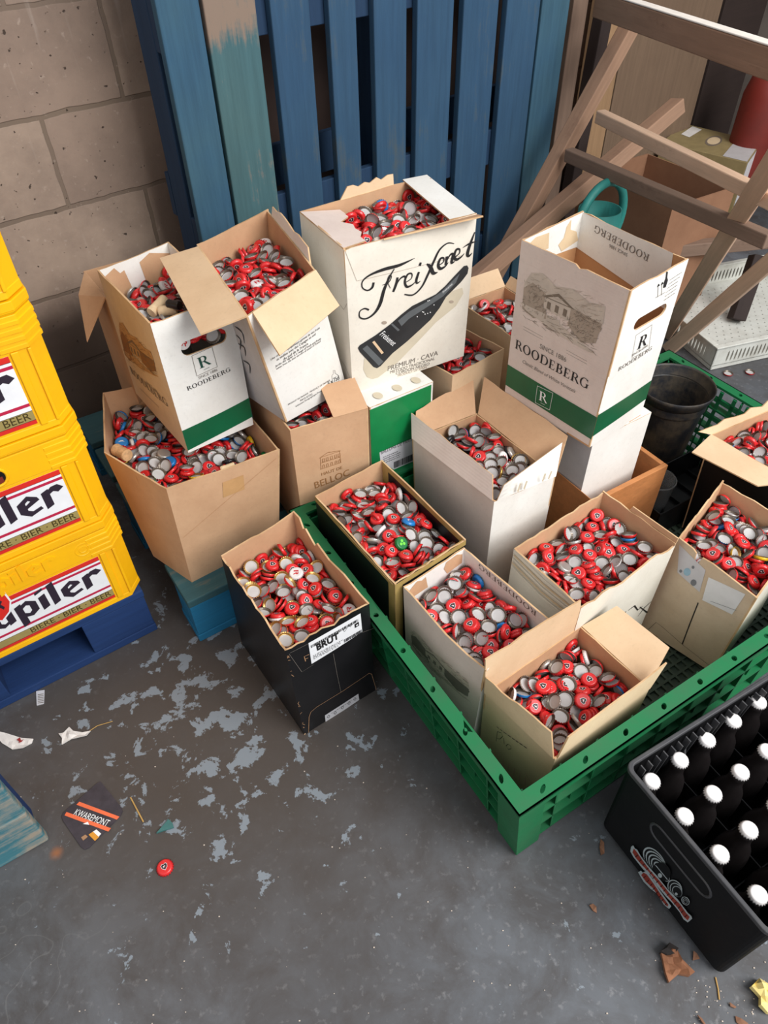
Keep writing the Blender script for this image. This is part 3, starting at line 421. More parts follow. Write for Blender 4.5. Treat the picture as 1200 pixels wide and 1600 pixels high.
491,20,-281,-7,-7,-66,-455,-113,-281,10,-86,15,-481,-262,-282,1,-9,44,-55,-311,-283,95,-25,-10,-302,-145,-284,-36,-21,-87,-417,16,-285,83,-52,9,-267,246,-286,33,91,-17,-219,64,-287,-96,-19,-13,-493,-117,-288,10,-86,15,246,639,-289,-3,28,90,
184,191,-290,9,18,85,-412,-374,-290,8,95,-18,-165,195,-290,-22,-14,6,271,-265,-291,-3,7,-85,-147,337,-292,-31,93,9,148,-177,-292,-1,-27,89,44,-252,-294,9,26,77,146,-359,-294,8,12,-35,376,-163,-295,32,-14,34,193,38,-295,-72,-68,-2,
350,268,-296,-83,-53,5,-699,3,-296,62,-31,63,-175,-387,-296,-65,-74,6,-62,51,-297,3,-99,0,-14,-121,-298,99,-4,0,-250,-285,-298,21,16,62,347,112,-298,15,-98,-1,-221,-608,-299,-72,-68,1,140,490,-300,0,0,-5,583,139,-300,0,0,-99,
397,402,-300,0,0,-32,324,-38,-300,55,-82,5,-354,-551,-300,59,-37,-29,50,321,-301,69,64,-6,-543,-334,-306,-65,27,-38,-150,-173,-306,-77,59,-6,455,162,-307,-21,93,-3,-29,496,-307,-6,68,-61,-407,-420,-307,-12,95,-22,61,-483,-307,58,-39,66,
419,-230,-307,-35,60,-70,-28,257,-307,-11,35,77,-385,-565,-308,-42,57,-3,-127,176,-308,1,96,-21,715,54,-309,-14,72,27,-574,-179,-310,-65,-72,-13,89,578,-310,-25,-70,-36,636,-3,-312,-96,12,19,-303,-222,-313,2,23,30,504,273,-313,-86,45,-9,
-346,-9,-316,30,93,-13,165,-159,-317,-18,94,22,-306,-450,-317,96,19,15,319,515,-318,-25,-94,-7,172,182,-320,-41,-88,17,-306,228,-321,-19,8,63,121,334,-323,94,-9,27,507,-117,-324,18,27,-34,217,335,-326,-17,0,82,-354,-218,-326,-22,6,-85,
484,17,-327,-61,-78,6,158,-339,-327,-12,-97,-11,-291,-137,-191,16,-9,-91,-546,-4,-194,-30,-54,-6,4,209,-195,1,2,78,292,51,-206,-65,-46,-20,85,20,-211,24,2,60,-263,-206,-212,-14,96,-6,107,-377,-213,18,4,-62,210,161,-214,-95,21,7,
-322,2,-215,77,-61,12,297,-45,-216,-20,-34,90,-255,239,-217,90,31,-25,197,-182,-217,36,-86,25,62,607,-219,-7,-25,-94,53,346,-219,68,70,-12,405,211,-219,61,70,-20,12,-478,-221,-9,27,-57,-160,-245,-222,14,-1,-69,-66,-359,-224,-16,10,33,
125,667,-225,36,62,63,-86,417,-226,98,14,-1,92,84,-228,22,11,28,194,210,-229,13,15,-62,-69,103,-229,-90,-41,0,83,-133,-230,60,65,-8,41,200,-230,1,3,67,-334,157,-232,-59,79,0,-78,-219,-234,21,-8,-56,-503,-63,-235,48,-59,-61,
-166,-388,-235,78,20,56,266,-105,-237,-85,-25,-34,411,92,-240,40,-6,21,-240,42,-241,-4,98,-8,-161,217,-241,-10,-60,-33,483,-38,-242,19,-73,48,135,477,-243,96,18,-9,290,136,-245,91,15,32,167,-252,-245,-26,18,30,-47,-41,-245,40,-12,78,
-452,-120,-248,-79,-49,2,4,532,-249,0,44,76,-300,-94,-250,6,-5,67,157,-183,-250,9,-93,29,314,321,-250,96,23,-11,180,272,-253,4,12,-53,-328,-322,-253,-22,-8,93,299,-221,-256,76,41,26,-20,-90,-256,-6,-90,-28,61,604,-256,-17,-19,-75,
-44,-370,-258,97,-7,-3,-171,-10,-259,78,60,2,-59,406,-259,98,15,-1,420,-90,-261,-13,-25,-86,-9,-542,-262,25,9,77,-60,96,-264,58,-80,0,18,218,-264,2,1,99,-126,157,-265,-22,-78,-28,545,40,-266,-50,-85,0,-288,188,-266,-96,-23,0,
-221,-210,-266,-92,35,3,-155,348,-267,-9,27,-20,-159,-614,-268,-22,-88,33,158,-276,-268,71,-61,13,-28,324,-272,-31,-17,-4,138,457,-272,-29,-93,18,78,59,-273,-25,-93,-12,109,-491,-273,-39,-58,-13,-8,512,-274,88,12,-28,129,321,-275,8,-3,77,
-527,-38,-276,-65,-35,31,204,538,-278,43,65,54,-377,-231,-279,-85,31,32,441,170,-279,18,-26,-45,-128,-498,-280,36,-91,17,-79,-398,-280,83,-50,6,204,-51,-282,17,-16,96,-311,-327,-283,-89,38,-21,319,315,-285,62,-76,1,-105,-229,-286,-96,9,-17,
-400,-200,-286,17,-89,-38,-360,127,-289,73,58,-32,-279,0,-290,64,-75,-7,-249,-152,-293,-60,78,6,159,-24,-294,-15,-95,-14,160,178,-294,7,15,89,66,-221,-297,26,-4,76,130,-343,-297,39,-84,22,-107,0,-298,0,0,10,-20,115,-298,-16,-98,0,
-168,333,-299,10,27,42,535,55,-300,0,0,62,-265,232,-300,0,0,-91,-61,453,-300,0,0,87,121,367,-301,3,8,-64,329,-8,-303,-65,17,64,-424,21,-304,87,-17,43,251,-348,-306,-67,-20,34,-236,-479,-306,13,-57,-31,220,393,-306,-45,-43,54,
370,-14,-306,-54,-39,13,339,-227,-307,-9,-67,-25,266,79,-307,88,-40,-10,-484,80,-307,43,-55,-69,426,-171,-307,12,-69,-57,255,432,-312,-64,43,-53,-133,-150,-313,4,-22,40,-143,214,-314,15,77,-24,9,-522,-314,18,13,58,-418,-138,-315,4,11,-63,
-276,-399,-315,76,-25,32,-215,-282,-315,-18,3,-65,6,-372,-315,55,74,8,79,619,-316,-15,4,60,-315,1,-317,83,-53,-9,353,130,-318,-54,61,3,305,207,-318,-53,-63,-44,-108,-663,-319,32,-78,51,356,-119,-320,66,-52,12,-69,-278,-323,-72,64,-5,
-272,-144,-326,-55,82,6,124,463,-328,-87,46,5,91,-177,-329,27,2,61,253,-183,-330,-92,34,10,-225,527,-184,70,68,-18,38,202,-187,-60,-79,1,-574,597,-196,98,-9,-1,-553,-218,-199,95,25,14,-357,271,-202,11,-97,-12,-311,660,-204,-16,12,97,
-84,566,-204,0,1,86,-296,59,-210,-72,-67,9,-482,139,-211,-75,-61,6,-384,420,-211,-95,-28,4,-130,255,-214,52,84,10,-361,-53,-214,37,62,-45,-240,253,-218,-25,-84,-11,195,-443,-220,52,82,-17,24,226,-221,-60,-79,1,-699,317,-221,-93,0,-34,
-278,-428,-221,-77,53,9,172,-166,-221,-91,38,0,-250,674,-224,-74,63,-20,-102,-194,-224,11,10,66,-582,566,-224,-9,-1,-31,-395,81,-224,21,-93,-19,-84,-545,-225,-16,-98,0,-166,-341,-225,-87,-39,20,-331,-131,-225,-36,-83,3,-41,-405,-228,-97,7,-10,
124,417,-229,5,38,-81,123,547,-229,-22,-92,-13,-543,180,-230,-11,6,-86,-107,333,-231,5,-15,56,-618,24,-232,19,11,0,-410,-249,-232,55,70,14,-545,-243,-232,13,-5,-92,-180,130,-233,-81,41,-18,-614,356,-233,-83,41,-28,-23,-323,-235,-3,-18,85,
-156,-657,-235,-92,9,-20,-572,-143,-236,24,-48,80,201,-494,-236,-9,17,83,148,660,-237,6,-92,-27,-679,170,-237,-34,-11,74,-434,589,-238,-27,34,-89,-15,555,-238,69,71,-1,-240,-548,-238,-19,-25,94,12,-740,-239,39,69,50,75,763,-239,43,86,-11,
-319,285,-240,-21,-96,-9,32,-462,-240,89,24,28,-198,666,-240,85,47,8,-235,431,-241,-77,28,29,-291,-275,-242,24,87,-37,407,256,-242,-17,-17,30,-43,76,-243,-27,2,26,161,169,-243,-17,10,-73,-320,479,-244,46,6,-38,-73,453,-244,82,39,-25,
356,20,-244,-77,9,20,260,409,-244,4,-13,-77,299,166,-245,98,3,9,34,-31,-245,-17,-28,-64,-180,-179,-245,-36,-92,3,-724,484,-245,-94,22,-17,50,-576,-246,-13,7,91,-474,455,-246,15,15,-14,-496,-95,-247,-58,61,44,-518,325,-247,-95,10,-11,
225,35,-249,-8,30,52,-241,111,-249,-88,-19,-37,304,-545,-251,96,-11,5,276,280,-252,23,-26,86,-438,630,-253,43,3,58,-322,-227,-253,-12,40,90,-381,369,-253,-76,-63,1,610,-302,-253,-2,-32,-87,-432,-147,-254,-80,-44,-16,21,205,-255,54,-83,0,
26,-96,-255,6,-23,-94,179,-86,-255,-31,-94,0,-187,-358,-255,75,-59,-24,217,535,-256,61,64,26,-124,193,-256,-4,7,99,280,770,-256,84,-42,23,-688,316,-256,28,-20,-67,-130,725,-257,-85,-34,-34,507,374,-257,-42,90,0,114,-726,-257,33,93,0,
-485,-388,-257,-29,-95,0,-247,-121,-257,-88,21,39,158,304,-257,-75,-59,-4,-580,558,-258,80,-57,4,-397,156,-259,11,13,-85,316,-608,-259,40,88,-18,-3,349,-259,-3,11,-97,-99,-600,-259,1,1,19,-311,-582,-259,65,14,-66,-207,508,-260,20,8,-48,
-467,8,-261,-72,27,-41,-559,184,-261,0,-98,0,-347,519,-261,-28,83,37,273,-384,-261,-95,2,-8,-507,9,-262,62,-12,-59,-626,37,-262,-75,-61,-3,483,95,-262,93,11,-10,-275,-365,-262,13,-4,97,89,80,-263,13,70,56,-113,-46,-264,-11,-12,-85,
-536,-244,-265,97,14,14,740,-226,-266,-54,79,9,435,-209,-266,-76,-55,7,-14,-313,-267,32,92,17,412,543,-267,-31,-91,-12,469,489,-267,-96,9,16,696,182,-268,-8,48,34,279,667,-268,-88,39,-23,793,-73,-269,-48,-24,41,319,419,-269,94,-26,14,
736,-33,-269,-36,-15,68,421,239,-270,10,-21,-76,36,-141,-270,71,65,-7,-2,49,-271,-29,-16,-20,-2,565,-272,79,-60,0,345,101,-275,2,0,69,315,-655,-275,44,-86,20,438,-33,-275,69,7,-12,-364,-474,-275,-67,-24,-58,51,741,-276,61,74,-6,
69,-389,-276,-2,-39,5,-230,330,-277,-98,10,5,250,-338,-278,-81,-49,-21,-777,548,-278,50,-3,29,496,-247,-278,-90,25,29,94,615,-279,-52,12,-68,-229,-502,-279,-90,-35,-20,-567,489,-279,-9,-3,-42,-58,705,-281,-48,0,84,-348,39,-281,88,32,15,
578,210,-281,-2,1,52,406,-359,-282,-9,15,-91,480,-462,-282,30,17,-60,151,829,-283,9,66,56,-77,-452,-284,97,3,-20,332,-61,-284,78,-16,-2,-715,464,-284,-43,87,-8,161,689,-284,-22,-88,-18,160,162,-284,12,11,91,-3,-268,-287,16,-9,-13,
226,-278,-287,17,93,28,-152,556,-287,-32,86,32,361,-131,-287,-34,25,6,-508,314,-288,-1,-25,83,176,-481,-288,-22,-95,17,-119,-154,-289,-94,31,0,9,202,-289,0,0,95,174,-57,-289,-98,-11,0,-628,61,-289,-1,-97,-19,46,-544,-290,83,52,2,
-364,369,-290,-88,-44,3,-133,183,-290,-37,92,-8,-581,198,-290,-87,-45,12,-408,171,-290,4,97,17,123,295,-290,-96,-1,13,-257,16,-290,-19,-18,-62,568,-589,-291,-14,87,10,533,350,-291,-92,38,0,94,-714,-291,30,94,0,-494,-382,-291,56,-81,0,
237,877,-292,-63,69,16,137,-876,-292,-87,33,19,-363,607,-292,-17,-56,19,359,-500,-292,11,-26,4,-125,-607,-293,-36,-92,0,-286,-355,-293,54,-82,-12,104,438,-294,63,6,8,228,-787,-294,2,-25,90,671,93,-295,70,-64,-21,-360,-72,-296,-7,-14,-66,
489,-120,-296,-81,49,29,626,-152,-297,55,-82,-6,143,-201,-298,21,-3,86,-136,84,-298,27,-92,23,916,-337,-298,-20,2,97,437,230,-299,83,48,13,-802,423,-300,73,3,-65,385,633,-301,-28,11,-62,531,-14,-301,54,19,-70,-44,373,-301,-63,-73,9,
-148,-302,-301,29,-2,34,-540,-242,-301,-1,-14,4,457,-646,-302,-8,-38,-89,-375,-302,-302,-5,10,-69,299,515,-305,-20,-94,-15,-657,316,-305,-13,-4,95,437,-565,-307,-68,-27,12,-274,146,-308,12,15,-94,299,149,-308,-95,-27,6,26,828,-308,53,-25,59,
752,-535,-308,38,-13,72,-102,394,-308,35,-90,-15,665,-364,-308,-62,-54,-46,0,625,-308,6,10,-98,632,25,-309,87,-37,-27,821,-166,-309,24,-78,4,846,-130,-309,-60,-55,52,874,-100,-309,6,-82,16,-613,-90,-309,-31,-76,52,-137,-476,-309,2,13,-34,
863,-256,-310,29,-77,55,-71,-747,-310,-71,-9,-48,320,-222,-311,-78,59,13,678,-461,-311,-97,17,12,-550,472,-311,-9,-1,-27,212,323,-312,-30,-20,92,384,-364,-312,6,16,-29,-251,550,-313,-27,27,-90,144,146,-313,80,-56,-10,83,340,-313,-28,-94,-9,
-440,380,-314,21,-96,-8,-621,169,-314,-96,-19,13,-85,-780,-316,49,-47,7,-559,-44,-316,90,-5,-7,-317,-104,-316,56,-80,15,-286,573,-319,-76,50,38,793,-366,-319,66,-61,-36,-9,-250,-319,31,92,17,404,64,-320,1,-18,-4,-152,655,-320,-42,-79,43,
387,324,-320,39,9,49,-490,69,-321,-72,-58,-33,262,48,-321,-64,-70,27,-387,243,-321,0,-2,-98,867,-454,-321,-87,-27,-9,268,-590,-322,-15,37,-62,37,-5,-323,-42,-90,0,-115,5,-323,0,0,98,-115,-139,-323,-80,59,0,77,-153,-323,0,0,9,
-26,174,-323,0,0,98,191,-47,-323,0,0,94,-435,522,-323,-72,-61,31,-248,284,-323,87,46,-2,537,-372,-323,86,0,45,390,-759,-324,49,-5,64,-197,422,-324,0,0,14,706,-276,-325,54,83,0,517,352,-325,-29,95,0,69,-748,-325,3,99,0,
456,496,-325,87,-48,0,294,744,-325,0,0,-97,-492,-377,-325,0,0,-99,117,751,-325,2,23,92,-186,-621,-325,-99,1,1,83,-510,-326,-59,78,-15,-1,-681,-327,-89,-10,26,112,-373,-328,17,4,-77,227,560,-329,12,20,-96,-397,-252,-329,6,10,20,
601,61,-329,57,-76,-17,926,-353,-330,0,-20,-21,-111,762,-330,26,-53,79,-708,450,-330,79,53,23,284,-181,-330,-89,-42,1,-272,693,-331,46,-37,70,107,495,-331,45,-42,78,786,94,-331,-32,-59,64,973,-190,-331,61,26,-72,440,215,-332,-23,-3,79,
218,-782,-332,-82,-49,-18,-409,-528,-333,-49,-52,-68,-401,-491,-333,-71,8,-36,954,-224,-333,21,70,51,360,-741,-333,48,13,39,276,-857,-333,3,-72,-60,512,-718,-333,-58,42,63,-176,-462,-333,-93,32,13,-481,606,-334,29,-41,81,-227,-252,-335,29,-2,33,
-539,-213,-337,40,90,6,-54,472,-337,14,-28,35,373,393,-337,17,40,14,755,-164,-338,27,-73,8,-625,546,-338,2,44,-81,493,-117,-338,-94,9,23,301,192,-339,77,-62,-9,-174,-304,-339,29,7,4,573,-238,-339,9,-9,70,319,-363,-340,0,10,-88,
-56,-404,-341,6,-17,51,728,12,-341,-15,-36,6,-95,311,-341,52,-79,22,291,585,-342,-90,-33,-16,-741,289,-342,-48,-65,46,196,436,-342,-75,53,-26,-340,407,-342,74,64,11,-285,639,-343,0,-82,-51,634,-124,-343,-80,-56,-8,627,299,-343,-81,12,-48,
638,-587,-343,13,12,24,-16,695,-344,-14,-11,93,244,-581,-345,66,-62,-37,-637,82,-345,98,-5,-12,547,260,-346,-16,95,-18,475,-383,-347,59,64,18,-352,-450,-347,-86,9,-25,686,153,-347,-19,22,-60,136,-892,-348,12,-30,93,428,-249,-348,-59,78,1,
-532,185,-348,-28,-16,69,125,-527,-349,-12,97,-13,-22,-666,-349,-51,-74,-8,-417,-97,-349,-39,-90,7,-367,42,-350,1,-3,98,-508,487,-350,97,-16,0,117,-679,-350,-35,86,8,-186,236,-351,12,97,-15,350,-658,-352,-4,28,-27,-561,406,-353,-27,-11,-78,
229,-460,-353,28,5,-63,-26,494,-354,-80,-49,-30,208,-321,-354,0,-98,-12,5,-537,-355,72,-60,-13,-218,-431,-355,-17,-97,-4,244,496,-175,28,-89,-28,-369,111,-182,90,-19,-23,439,-226,-183,62,28,71,85,6,-183,76,-60,20,230,-118,-184,-18,14,-6,
391,447,-188,-3,26,15,175,-154,-189,94,-20,-11,-675,42,-191,94,-22,17,170,544,-195,-81,52,10,-145,71,-197,-90,-41,-2,28,358,-197,-21,96,7,-397,93,-198,22,-89,15,310,192,-200,69,71,-1,132,384,-201,4,-26,29,-47,-28,-201,-4,26,-79,
-128,-161,-202,-26,-27,71,-296,-511,-203,-79,-58,-7,-536,115,-203,-28,64,69,-144,394,-203,8,-75,-34,-415,47,-204,71,-59,-8,30,146,-205,20,97,0,-86,255,-205,67,27,31,-168,-380,-206,-40,-15,-89,-26,-306,-207,-11,-98,-2,-198,237,-208,66,61,20,
248,345,-208,-42,-78,-13,145,236,-210,83,48,18,317,559,-210,-46,80,35,-511,38,-211,-5,-25,-95,147,-173,-211,92,27,-20,-239,74,-211,-11,-94,5,-181,394,-213,63,-41,-64,21,-465,-215,-19,46,-25,148,-396,-216,-13,14,-97,607,-23,-217,92,-12,-23,
-320,-366,-217,93,1,-13,201,92,-217,86,-47,5,-72,420,-217,11,77,8,374,-117,-219,-90,-32,-3,377,450,-219,83,-47,-18,457,210,-219,-7,-40,-34,384,302,-219,-87,43,10,-265,210,-219,-50,74,-33,-344,-74,-220,-42,-72,-36,-540,-100,-222,47,78,-37,
-105,-359,-223,25,63,51,13,-147,-223,-6,8,96,167,6,-224,96,11,-5,485,-68,-225,10,57,-3,-517,-224,-225,-23,-35,71,-286,-312,-225,80,-48,5,2,222,-228,16,45,-69,-78,-506,-229,-94,23,-12,115,-347,-229,-68,69,19,599,-148,-230,23,2,61,
322,166,-230,-6,6,98,258,-279,-230,-68,72,-5,-101,30,-234,-70,-70,-3,24,470,-235,7,15,77,148,369,-236,-1,-26,46,-422,-326,-236,-78,-49,8,63,118,-239,0,0,-49,-118,-162,-240,-26,-27,71,-417,182,-240,-13,92,32,-364,271,-241,-89,-7,-34,
-456,18,-241,-7,-24,-94,-14,-326,-242,2,-1,70,-379,-186,-244,-28,90,15,395,-49,-244,-63,-75,-5,260,453,-244,7,19,79,564,-118,-245,22,-94,-19,343,-257,-246,12,91,26,-351,-448,-246,13,-16,-53,129,-20,-247,93,24,-8,-162,-551,-247,-57,-12,-73,
364,427,-248,94,-19,-23,452,56,-248,24,-25,86,113,-258,-248,-72,67,13,-566,144,-249,49,-50,58,-173,-391,-249,88,-17,-34,-575,18,-249,53,-75,1,-107,124,-250,-96,-11,-7,-222,-62,-250,20,-2,-76,-327,86,-252,-15,-24,31,491,234,-252,31,-25,-90,
-284,340,-252,-68,36,62,-142,-276,-253,-5,-78,-55,15,333,-255,-14,-14,-61,465,351,-255,79,6,59,-235,348,-257,-34,53,-65,206,259,-258,-31,-7,-18,-495,-237,-259,-71,54,-23,-23,-175,-260,15,97,-8,-197,-420,-260,34,-83,2,698,-92,-263,-48,72,-25,
-432,-15,-263,43,85,-23,-72,-505,-263,6,-19,35,279,-163,-265,19,-16,89,250,-329,-266,-64,76,-5,516,213,-268,90,8,32,-253,-166,-268,63,64,-37,109,512,-270,53,23,79,116,-115,-270,66,74,-2,373,-257,-271,-83,39,-17,200,404,-271,-1,1,73,
356,273,-272,6,4,-29,-68,-26,-273,98,13,0,213,140,-273,-18,-4,-32,57,115,-273,-38,91,0,586,-4,-274,16,-96,-4,400,136,-274,-15,-16,-94,-130,332,-275,93,13,6,188,225,-276,61,-71,25,-246,-209,-276,90,-3,-12,-13,-325,-276,-96,22,1,
37,477,-276,13,11,95,-227,-614,-277,-65,-59,-15,433,-226,-277,-5,-21,75,303,21,-278,-50,-80,4,-315,41,-279,-46,83,-19,182,587,-281,-58,36,29,-709,-8,-281,45,51,70,668,44,-282,66,23,-69,-549,235,-282,44,-53,69,117,-399,-282,96,-17,-16,
19,311,-282,68,-70,15,309,620,-282,70,-6,-58,342,632,-282,35,60,60,-618,172,-283,62,36,-25,199,550,-283,67,27,-34,-224,-46,-284,-58,77,-1,-678,71,-284,6,48,84,261,604,-284,-9,75,37,-252,-426,-285,-26,-7,-80,-269,-550,-287,45,-11,53,
-48,-486,-287,-76,-61,-20,405,-71,-288,-95,24,10,110,-260,-288,10,-10,94,-427,222,-288,43,-8,-52,-193,255,-291,89,-32,23,-281,-295,-291,47,-87,6,-657,118,-293,78,24,-31,-532,-164,-295,30,21,-28,260,-155,-295,-76,-59,-4,-642,24,-297,4,-86,45,
-277,147,-298,-94,6,-29,465,-208,-298,57,78,21,-241,-591,-298,18,-86,-45,-473,-269,-299,60,66,37,359,314,-301,-86,48,5,-368,-87,-302,-65,-71,20,576,-150,-302,6,-3,77,588,-25,-172,3,-21,69,-92,399,-173,-79,-60,0,111,57,-179,39,-88,-23,
381,254,-181,68,-68,2,35,-381,-182,65,-56,25,209,-253,-183,-23,-93,-26,228,269,-184,53,-83,6,158,169,-190,-38,69,-7,94,-62,-193,29,1,42,-164,57,-194,-30,23,37,457,315,-194,-54,-79,24,444,-58,-195,22,-94,-6,3,-219,-196,-42,85,-24,
419,454,-197,13,-16,38,-563,152,-197,-21,7,89,-9,-476,-198,-67,-73,-9,-78,149,-199,-17,-97,-2,439,119,-199,-26,-94,-3,176,-85,-200,-26,32,-89,340,143,-201,24,-95,-11,192,-399,-202,7,-99,0,-22,3,-203,-38,-91,1,-231,305,-203,17,-92,-25,
393,589,-203,35,87,-18,-120,-189,-204,-77,53,-14,64,122,-205,0,0,44,341,-274,-205,-16,12,80,271,417,-205,95,-27,1,555,272,-205,74,57,11,-76,389,-207,89,-43,0,-230,-262,-207,-80,50,30,-389,139,-208,54,79,-8,-313,228,-210,83,24,-29,
-491,28,-210,-67,70,-21,399,-28,-212,71,-66,-16,-264,-204,-212,-2,-95,-18,-69,482,-213,22,-58,66,-223,-339,-214,27,19,4,171,425,-215,19,50,-19,-50,-291,-216,88,-28,14,236,755,-216,67,9,33,-257,333,-216,-82,44,33,304,-120,-216,-32,28,34,
383,783,-218,88,-35,-12,88,-310,-218,27,42,-85,61,-196,-218,-12,-26,17,-99,-408,-219,-11,-96,-20,-12,315,-220,19,-34,-91,-588,-312,-221,88,37,22,61,436,-222,6,-14,-41,-399,-31,-222,-33,39,74,262,90,-222,-21,-95,9,-519,167,-223,96,1,17,
-224,159,-224,-29,88,-29,557,425,-224,-63,-15,73,-449,-467,-225,42,88,19,262,-166,-225,-16,-27,-85,552,-158,-226,14,-94,2,-189,47,-227,-36,-11,-46,645,-194,-227,41,52,-2,35,243,-228,58,-70,39,227,235,-230,-14,10,-52,455,444,-231,11,96,19,
564,90,-231,2,90,-13,425,685,-231,-51,-63,-40,469,-246,-231,-28,84,25,-55,-139,-231,30,3,10,-359,127,-233,-7,-25,-56,-123,-573,-234,-62,76,3,-199,8,-234,50,77,-35,-631,89,-236,90,35,-16,-321,-491,-236,25,7,-57,-199,-473,-236,36,0,90,
-397,-62,-236,85,-6,13,344,-286,-236,13,96,-18,-754,-28,-236,17,-19,-15,168,-265,-237,5,23,-71,30,-459,-238,74,63,14,-28,103,-238,-55,-82,0,281,404,-238,94,-31,1,97,35,-239,0,0,30,-381,-589,-239,-25,32,55,-63,-35,-239,0,0,68,
-208,-91,-239,0,0,70,504,76,-239,-41,80,-30,267,658,-240,81,-54,12,415,297,-241,0,0,61,220,-384,-241,25,-96,0,-110,390,-241,-92,-36,0,26,307,-242,-23,-32,-35,448,-117,-243,-14,-13,-65,734,-146,-246,-48,46,-73,638,172,-246,29,69,15,
666,128,-247,-38,-52,35,791,-69,-247,-12,69,16,557,272,-248,92,14,25,-680,-159,-248,22,-9,8,-362,-220,-248,17,-16,34,376,9,-249,-7,16,1,-544,-453,-249,-16,53,-9,689,-100,-249,48,20,-4,415,147,-250,-69,-71,-5,203,517,-252,-63,67,20,
338,569,-252,94,2,-10,-574,-304,-253,-76,59,-22,464,589,-253,-28,17,13,242,100,-254,4,15,62,-428,-741,-254,-69,10,-57,-92,-389,-254,17,-3,36,70,436,-254,-65,73,-10,324,229,-255,-5,47,1,78,-425,-257,48,85,10,553,194,-257,27,75,-49,
-487,66,-257,95,-19,19,-503,-143,-257,70,-41,51,358,-320,-257,95,-18,9,-103,232,-257,-59,-76,22,132,-249,-259,11,21,-52,684,-66,-259,-74,-40,-7,153,339,-261,-30,31,84,-514,-262,-262,20,94,2,-98,-559,-262,-96,19,-6,-631,-227,-262,-20,65,-70,
390,785,-263,6,29,79,-572,-56,-263,8,-56,-73,215,242,-264,-24,-95,11,-328,-187,-264,16,-17,41,-433,-141,-265,65,-53,53,-305,-372,-265,27,-17,66,-516,184,-265,-21,-8,46,-756,83,-267,12,69,-51,-744,-24,-269,-81,-50,-25,-354,-699,-270,-21,89,17,
190,-73,-271,-59,-76,-9,-474,-572,-271,87,-29,-26,-192,-609,-271,92,-6,-31,341,-4,-271,88,-41,-12,-322,-329,-272,-66,66,27,295,395,-272,-37,92,-1,-66,102,-272,0,0,97,7,-48,-272,-83,54,0,124,54,-273,-16,-98,0,-147,-85,-273,70,-70,0,
-243,-616,-273,86,-31,-24,480,549,-273,-14,-29,-93,-187,-236,-273,62,77,1,-554,-82,-274,59,-55,55,420,320,-275,0,0,95,-125,387,-275,46,-88,0,184,-403,-275,0,0,-19,353,537,-275,93,14,-13,542,-218,-277,8,21,-22,43,226,-277,39,88,-13,
359,762,-278,28,-90,13,613,352,-279,63,31,70,-232,430,-279,-37,60,-70,-327,74,-279,-17,-17,-18,130,-211,-279,-72,-64,-5,-445,-420,-280,-25,-92,-23,-386,-471,-281,-67,-68,-12,-87,-361,-281,-90,37,10,48,577,-281,55,-39,68,-370,136,-281,32,90,-14,
23,518,-281,60,-29,57,103,-517,-281,-57,40,64,-30,565,-282,64,20,22,-227,290,-282,1,-16,-81,737,59,-282,66,22,-70,710,35,-282,-10,-69,36,-201,175,-283,97,9,8,-361,308,-283,41,-61,60,-220,-470,-283,24,13,49,96,652,-284,-10,-72,-49,
-296,359,-284,68,25,-6,220,571,-284,11,7,-1,-344,234,-286,69,46,-46,319,-146,-286,-2,96,-21,81,437,-287,-98,8,-15,-332,-153,-287,19,13,-79,592,-75,-287,-46,71,51,125,590,-287,68,-36,-61,-72,-542,-289,10,8,-96,183,250,-290,96,-16,-15,
-528,-101,-292,47,66,-22,-616,-6,-292,-81,14,33,-608,112,-293,-22,8,-34,-450,-378,-294,22,-17,80,282,703,-294,86,-46,7,608,-32,-294,-84,3,21,-476,46,-299,4,-9,-80,392,-163,-299,-23,-6,24,-46,-268,-300,40,-88,-23,524,436,-300,8,30,-5,
435,116,-303,18,1,31,611,72,-303,-27,-5,-81,468,-36,-305,-98,-2,-14,-75,-23,-287,-46,6,71,300,82,-300,98,-1,4,133,-652,-307,0,-24,96,24,-522,-308,15,-5,-93,-70,279,-308,97,0,13,258,-58,-311,-87,-45,-11,3,-78,-312,-97,13,-8,
396,-443,-313,-13,-89,24,399,-121,-314,71,60,21,-358,-39,-317,12,-20,92,485,-370,-320,50,85,8,-191,-188,-320,61,-65,-40,0,423,-321,22,-27,-27,145,-243,-322,14,96,17,121,-25,-323,-3,-90,-11,3,-354,-324,-32,29,16,305,-492,-327,-91,-38,-1,
-406,116,-328,0,-99,10,-85,-223,-329,60,76,21,41,34,-330,0,0,-10,269,-200,-330,10,8,-98,-104,419,-331,38,21,79,-271,-152,-332,0,0,-69,32,-284,-336,-15,-78,44,288,-35,-337,54,82,11,173,-52,-337,31,28,46,-28,563,-337,-46,76,-31,
-38,284,-338,-60,76,-19,-120,720,-338,20,42,-48,-156,341,-338,16,-91,-6,212,-537,-339,78,-52,-27,215,226,-339,89,39,2,131,-534,-342,11,11,69,-144,-333,-344,-93,24,-15,-310,338,-346,57,-61,-44,-240,295,-346,-97,-1,18,396,15,-347,66,58,43,
-200,-54,-348,-2,-40,91,295,-343,-351,63,-75,-9,-104,194,-353,55,78,-17,-137,531,-353,33,32,53,140,-393,-353,86,-28,-33,33,-134,-354,-32,-2,77,190,-398,-355,-13,38,-2,120,-227,-355,13,-11,43,269,101,-355,-98,5,8,-89,-404,-357,89,7,28,
-124,-130,-357,0,86,45,561,-278,-358,-83,51,17,-54,-430,-358,4,90,-28,52,143,-360,-57,73,24,348,-482,-361,2,5,-86,618,-356,-361,70,-5,45,-305,105,-361,-15,-19,93,256,-174,-363,11,7,-97,34,24,-364,82,-56,0,146,106,-364,-17,-43,21,
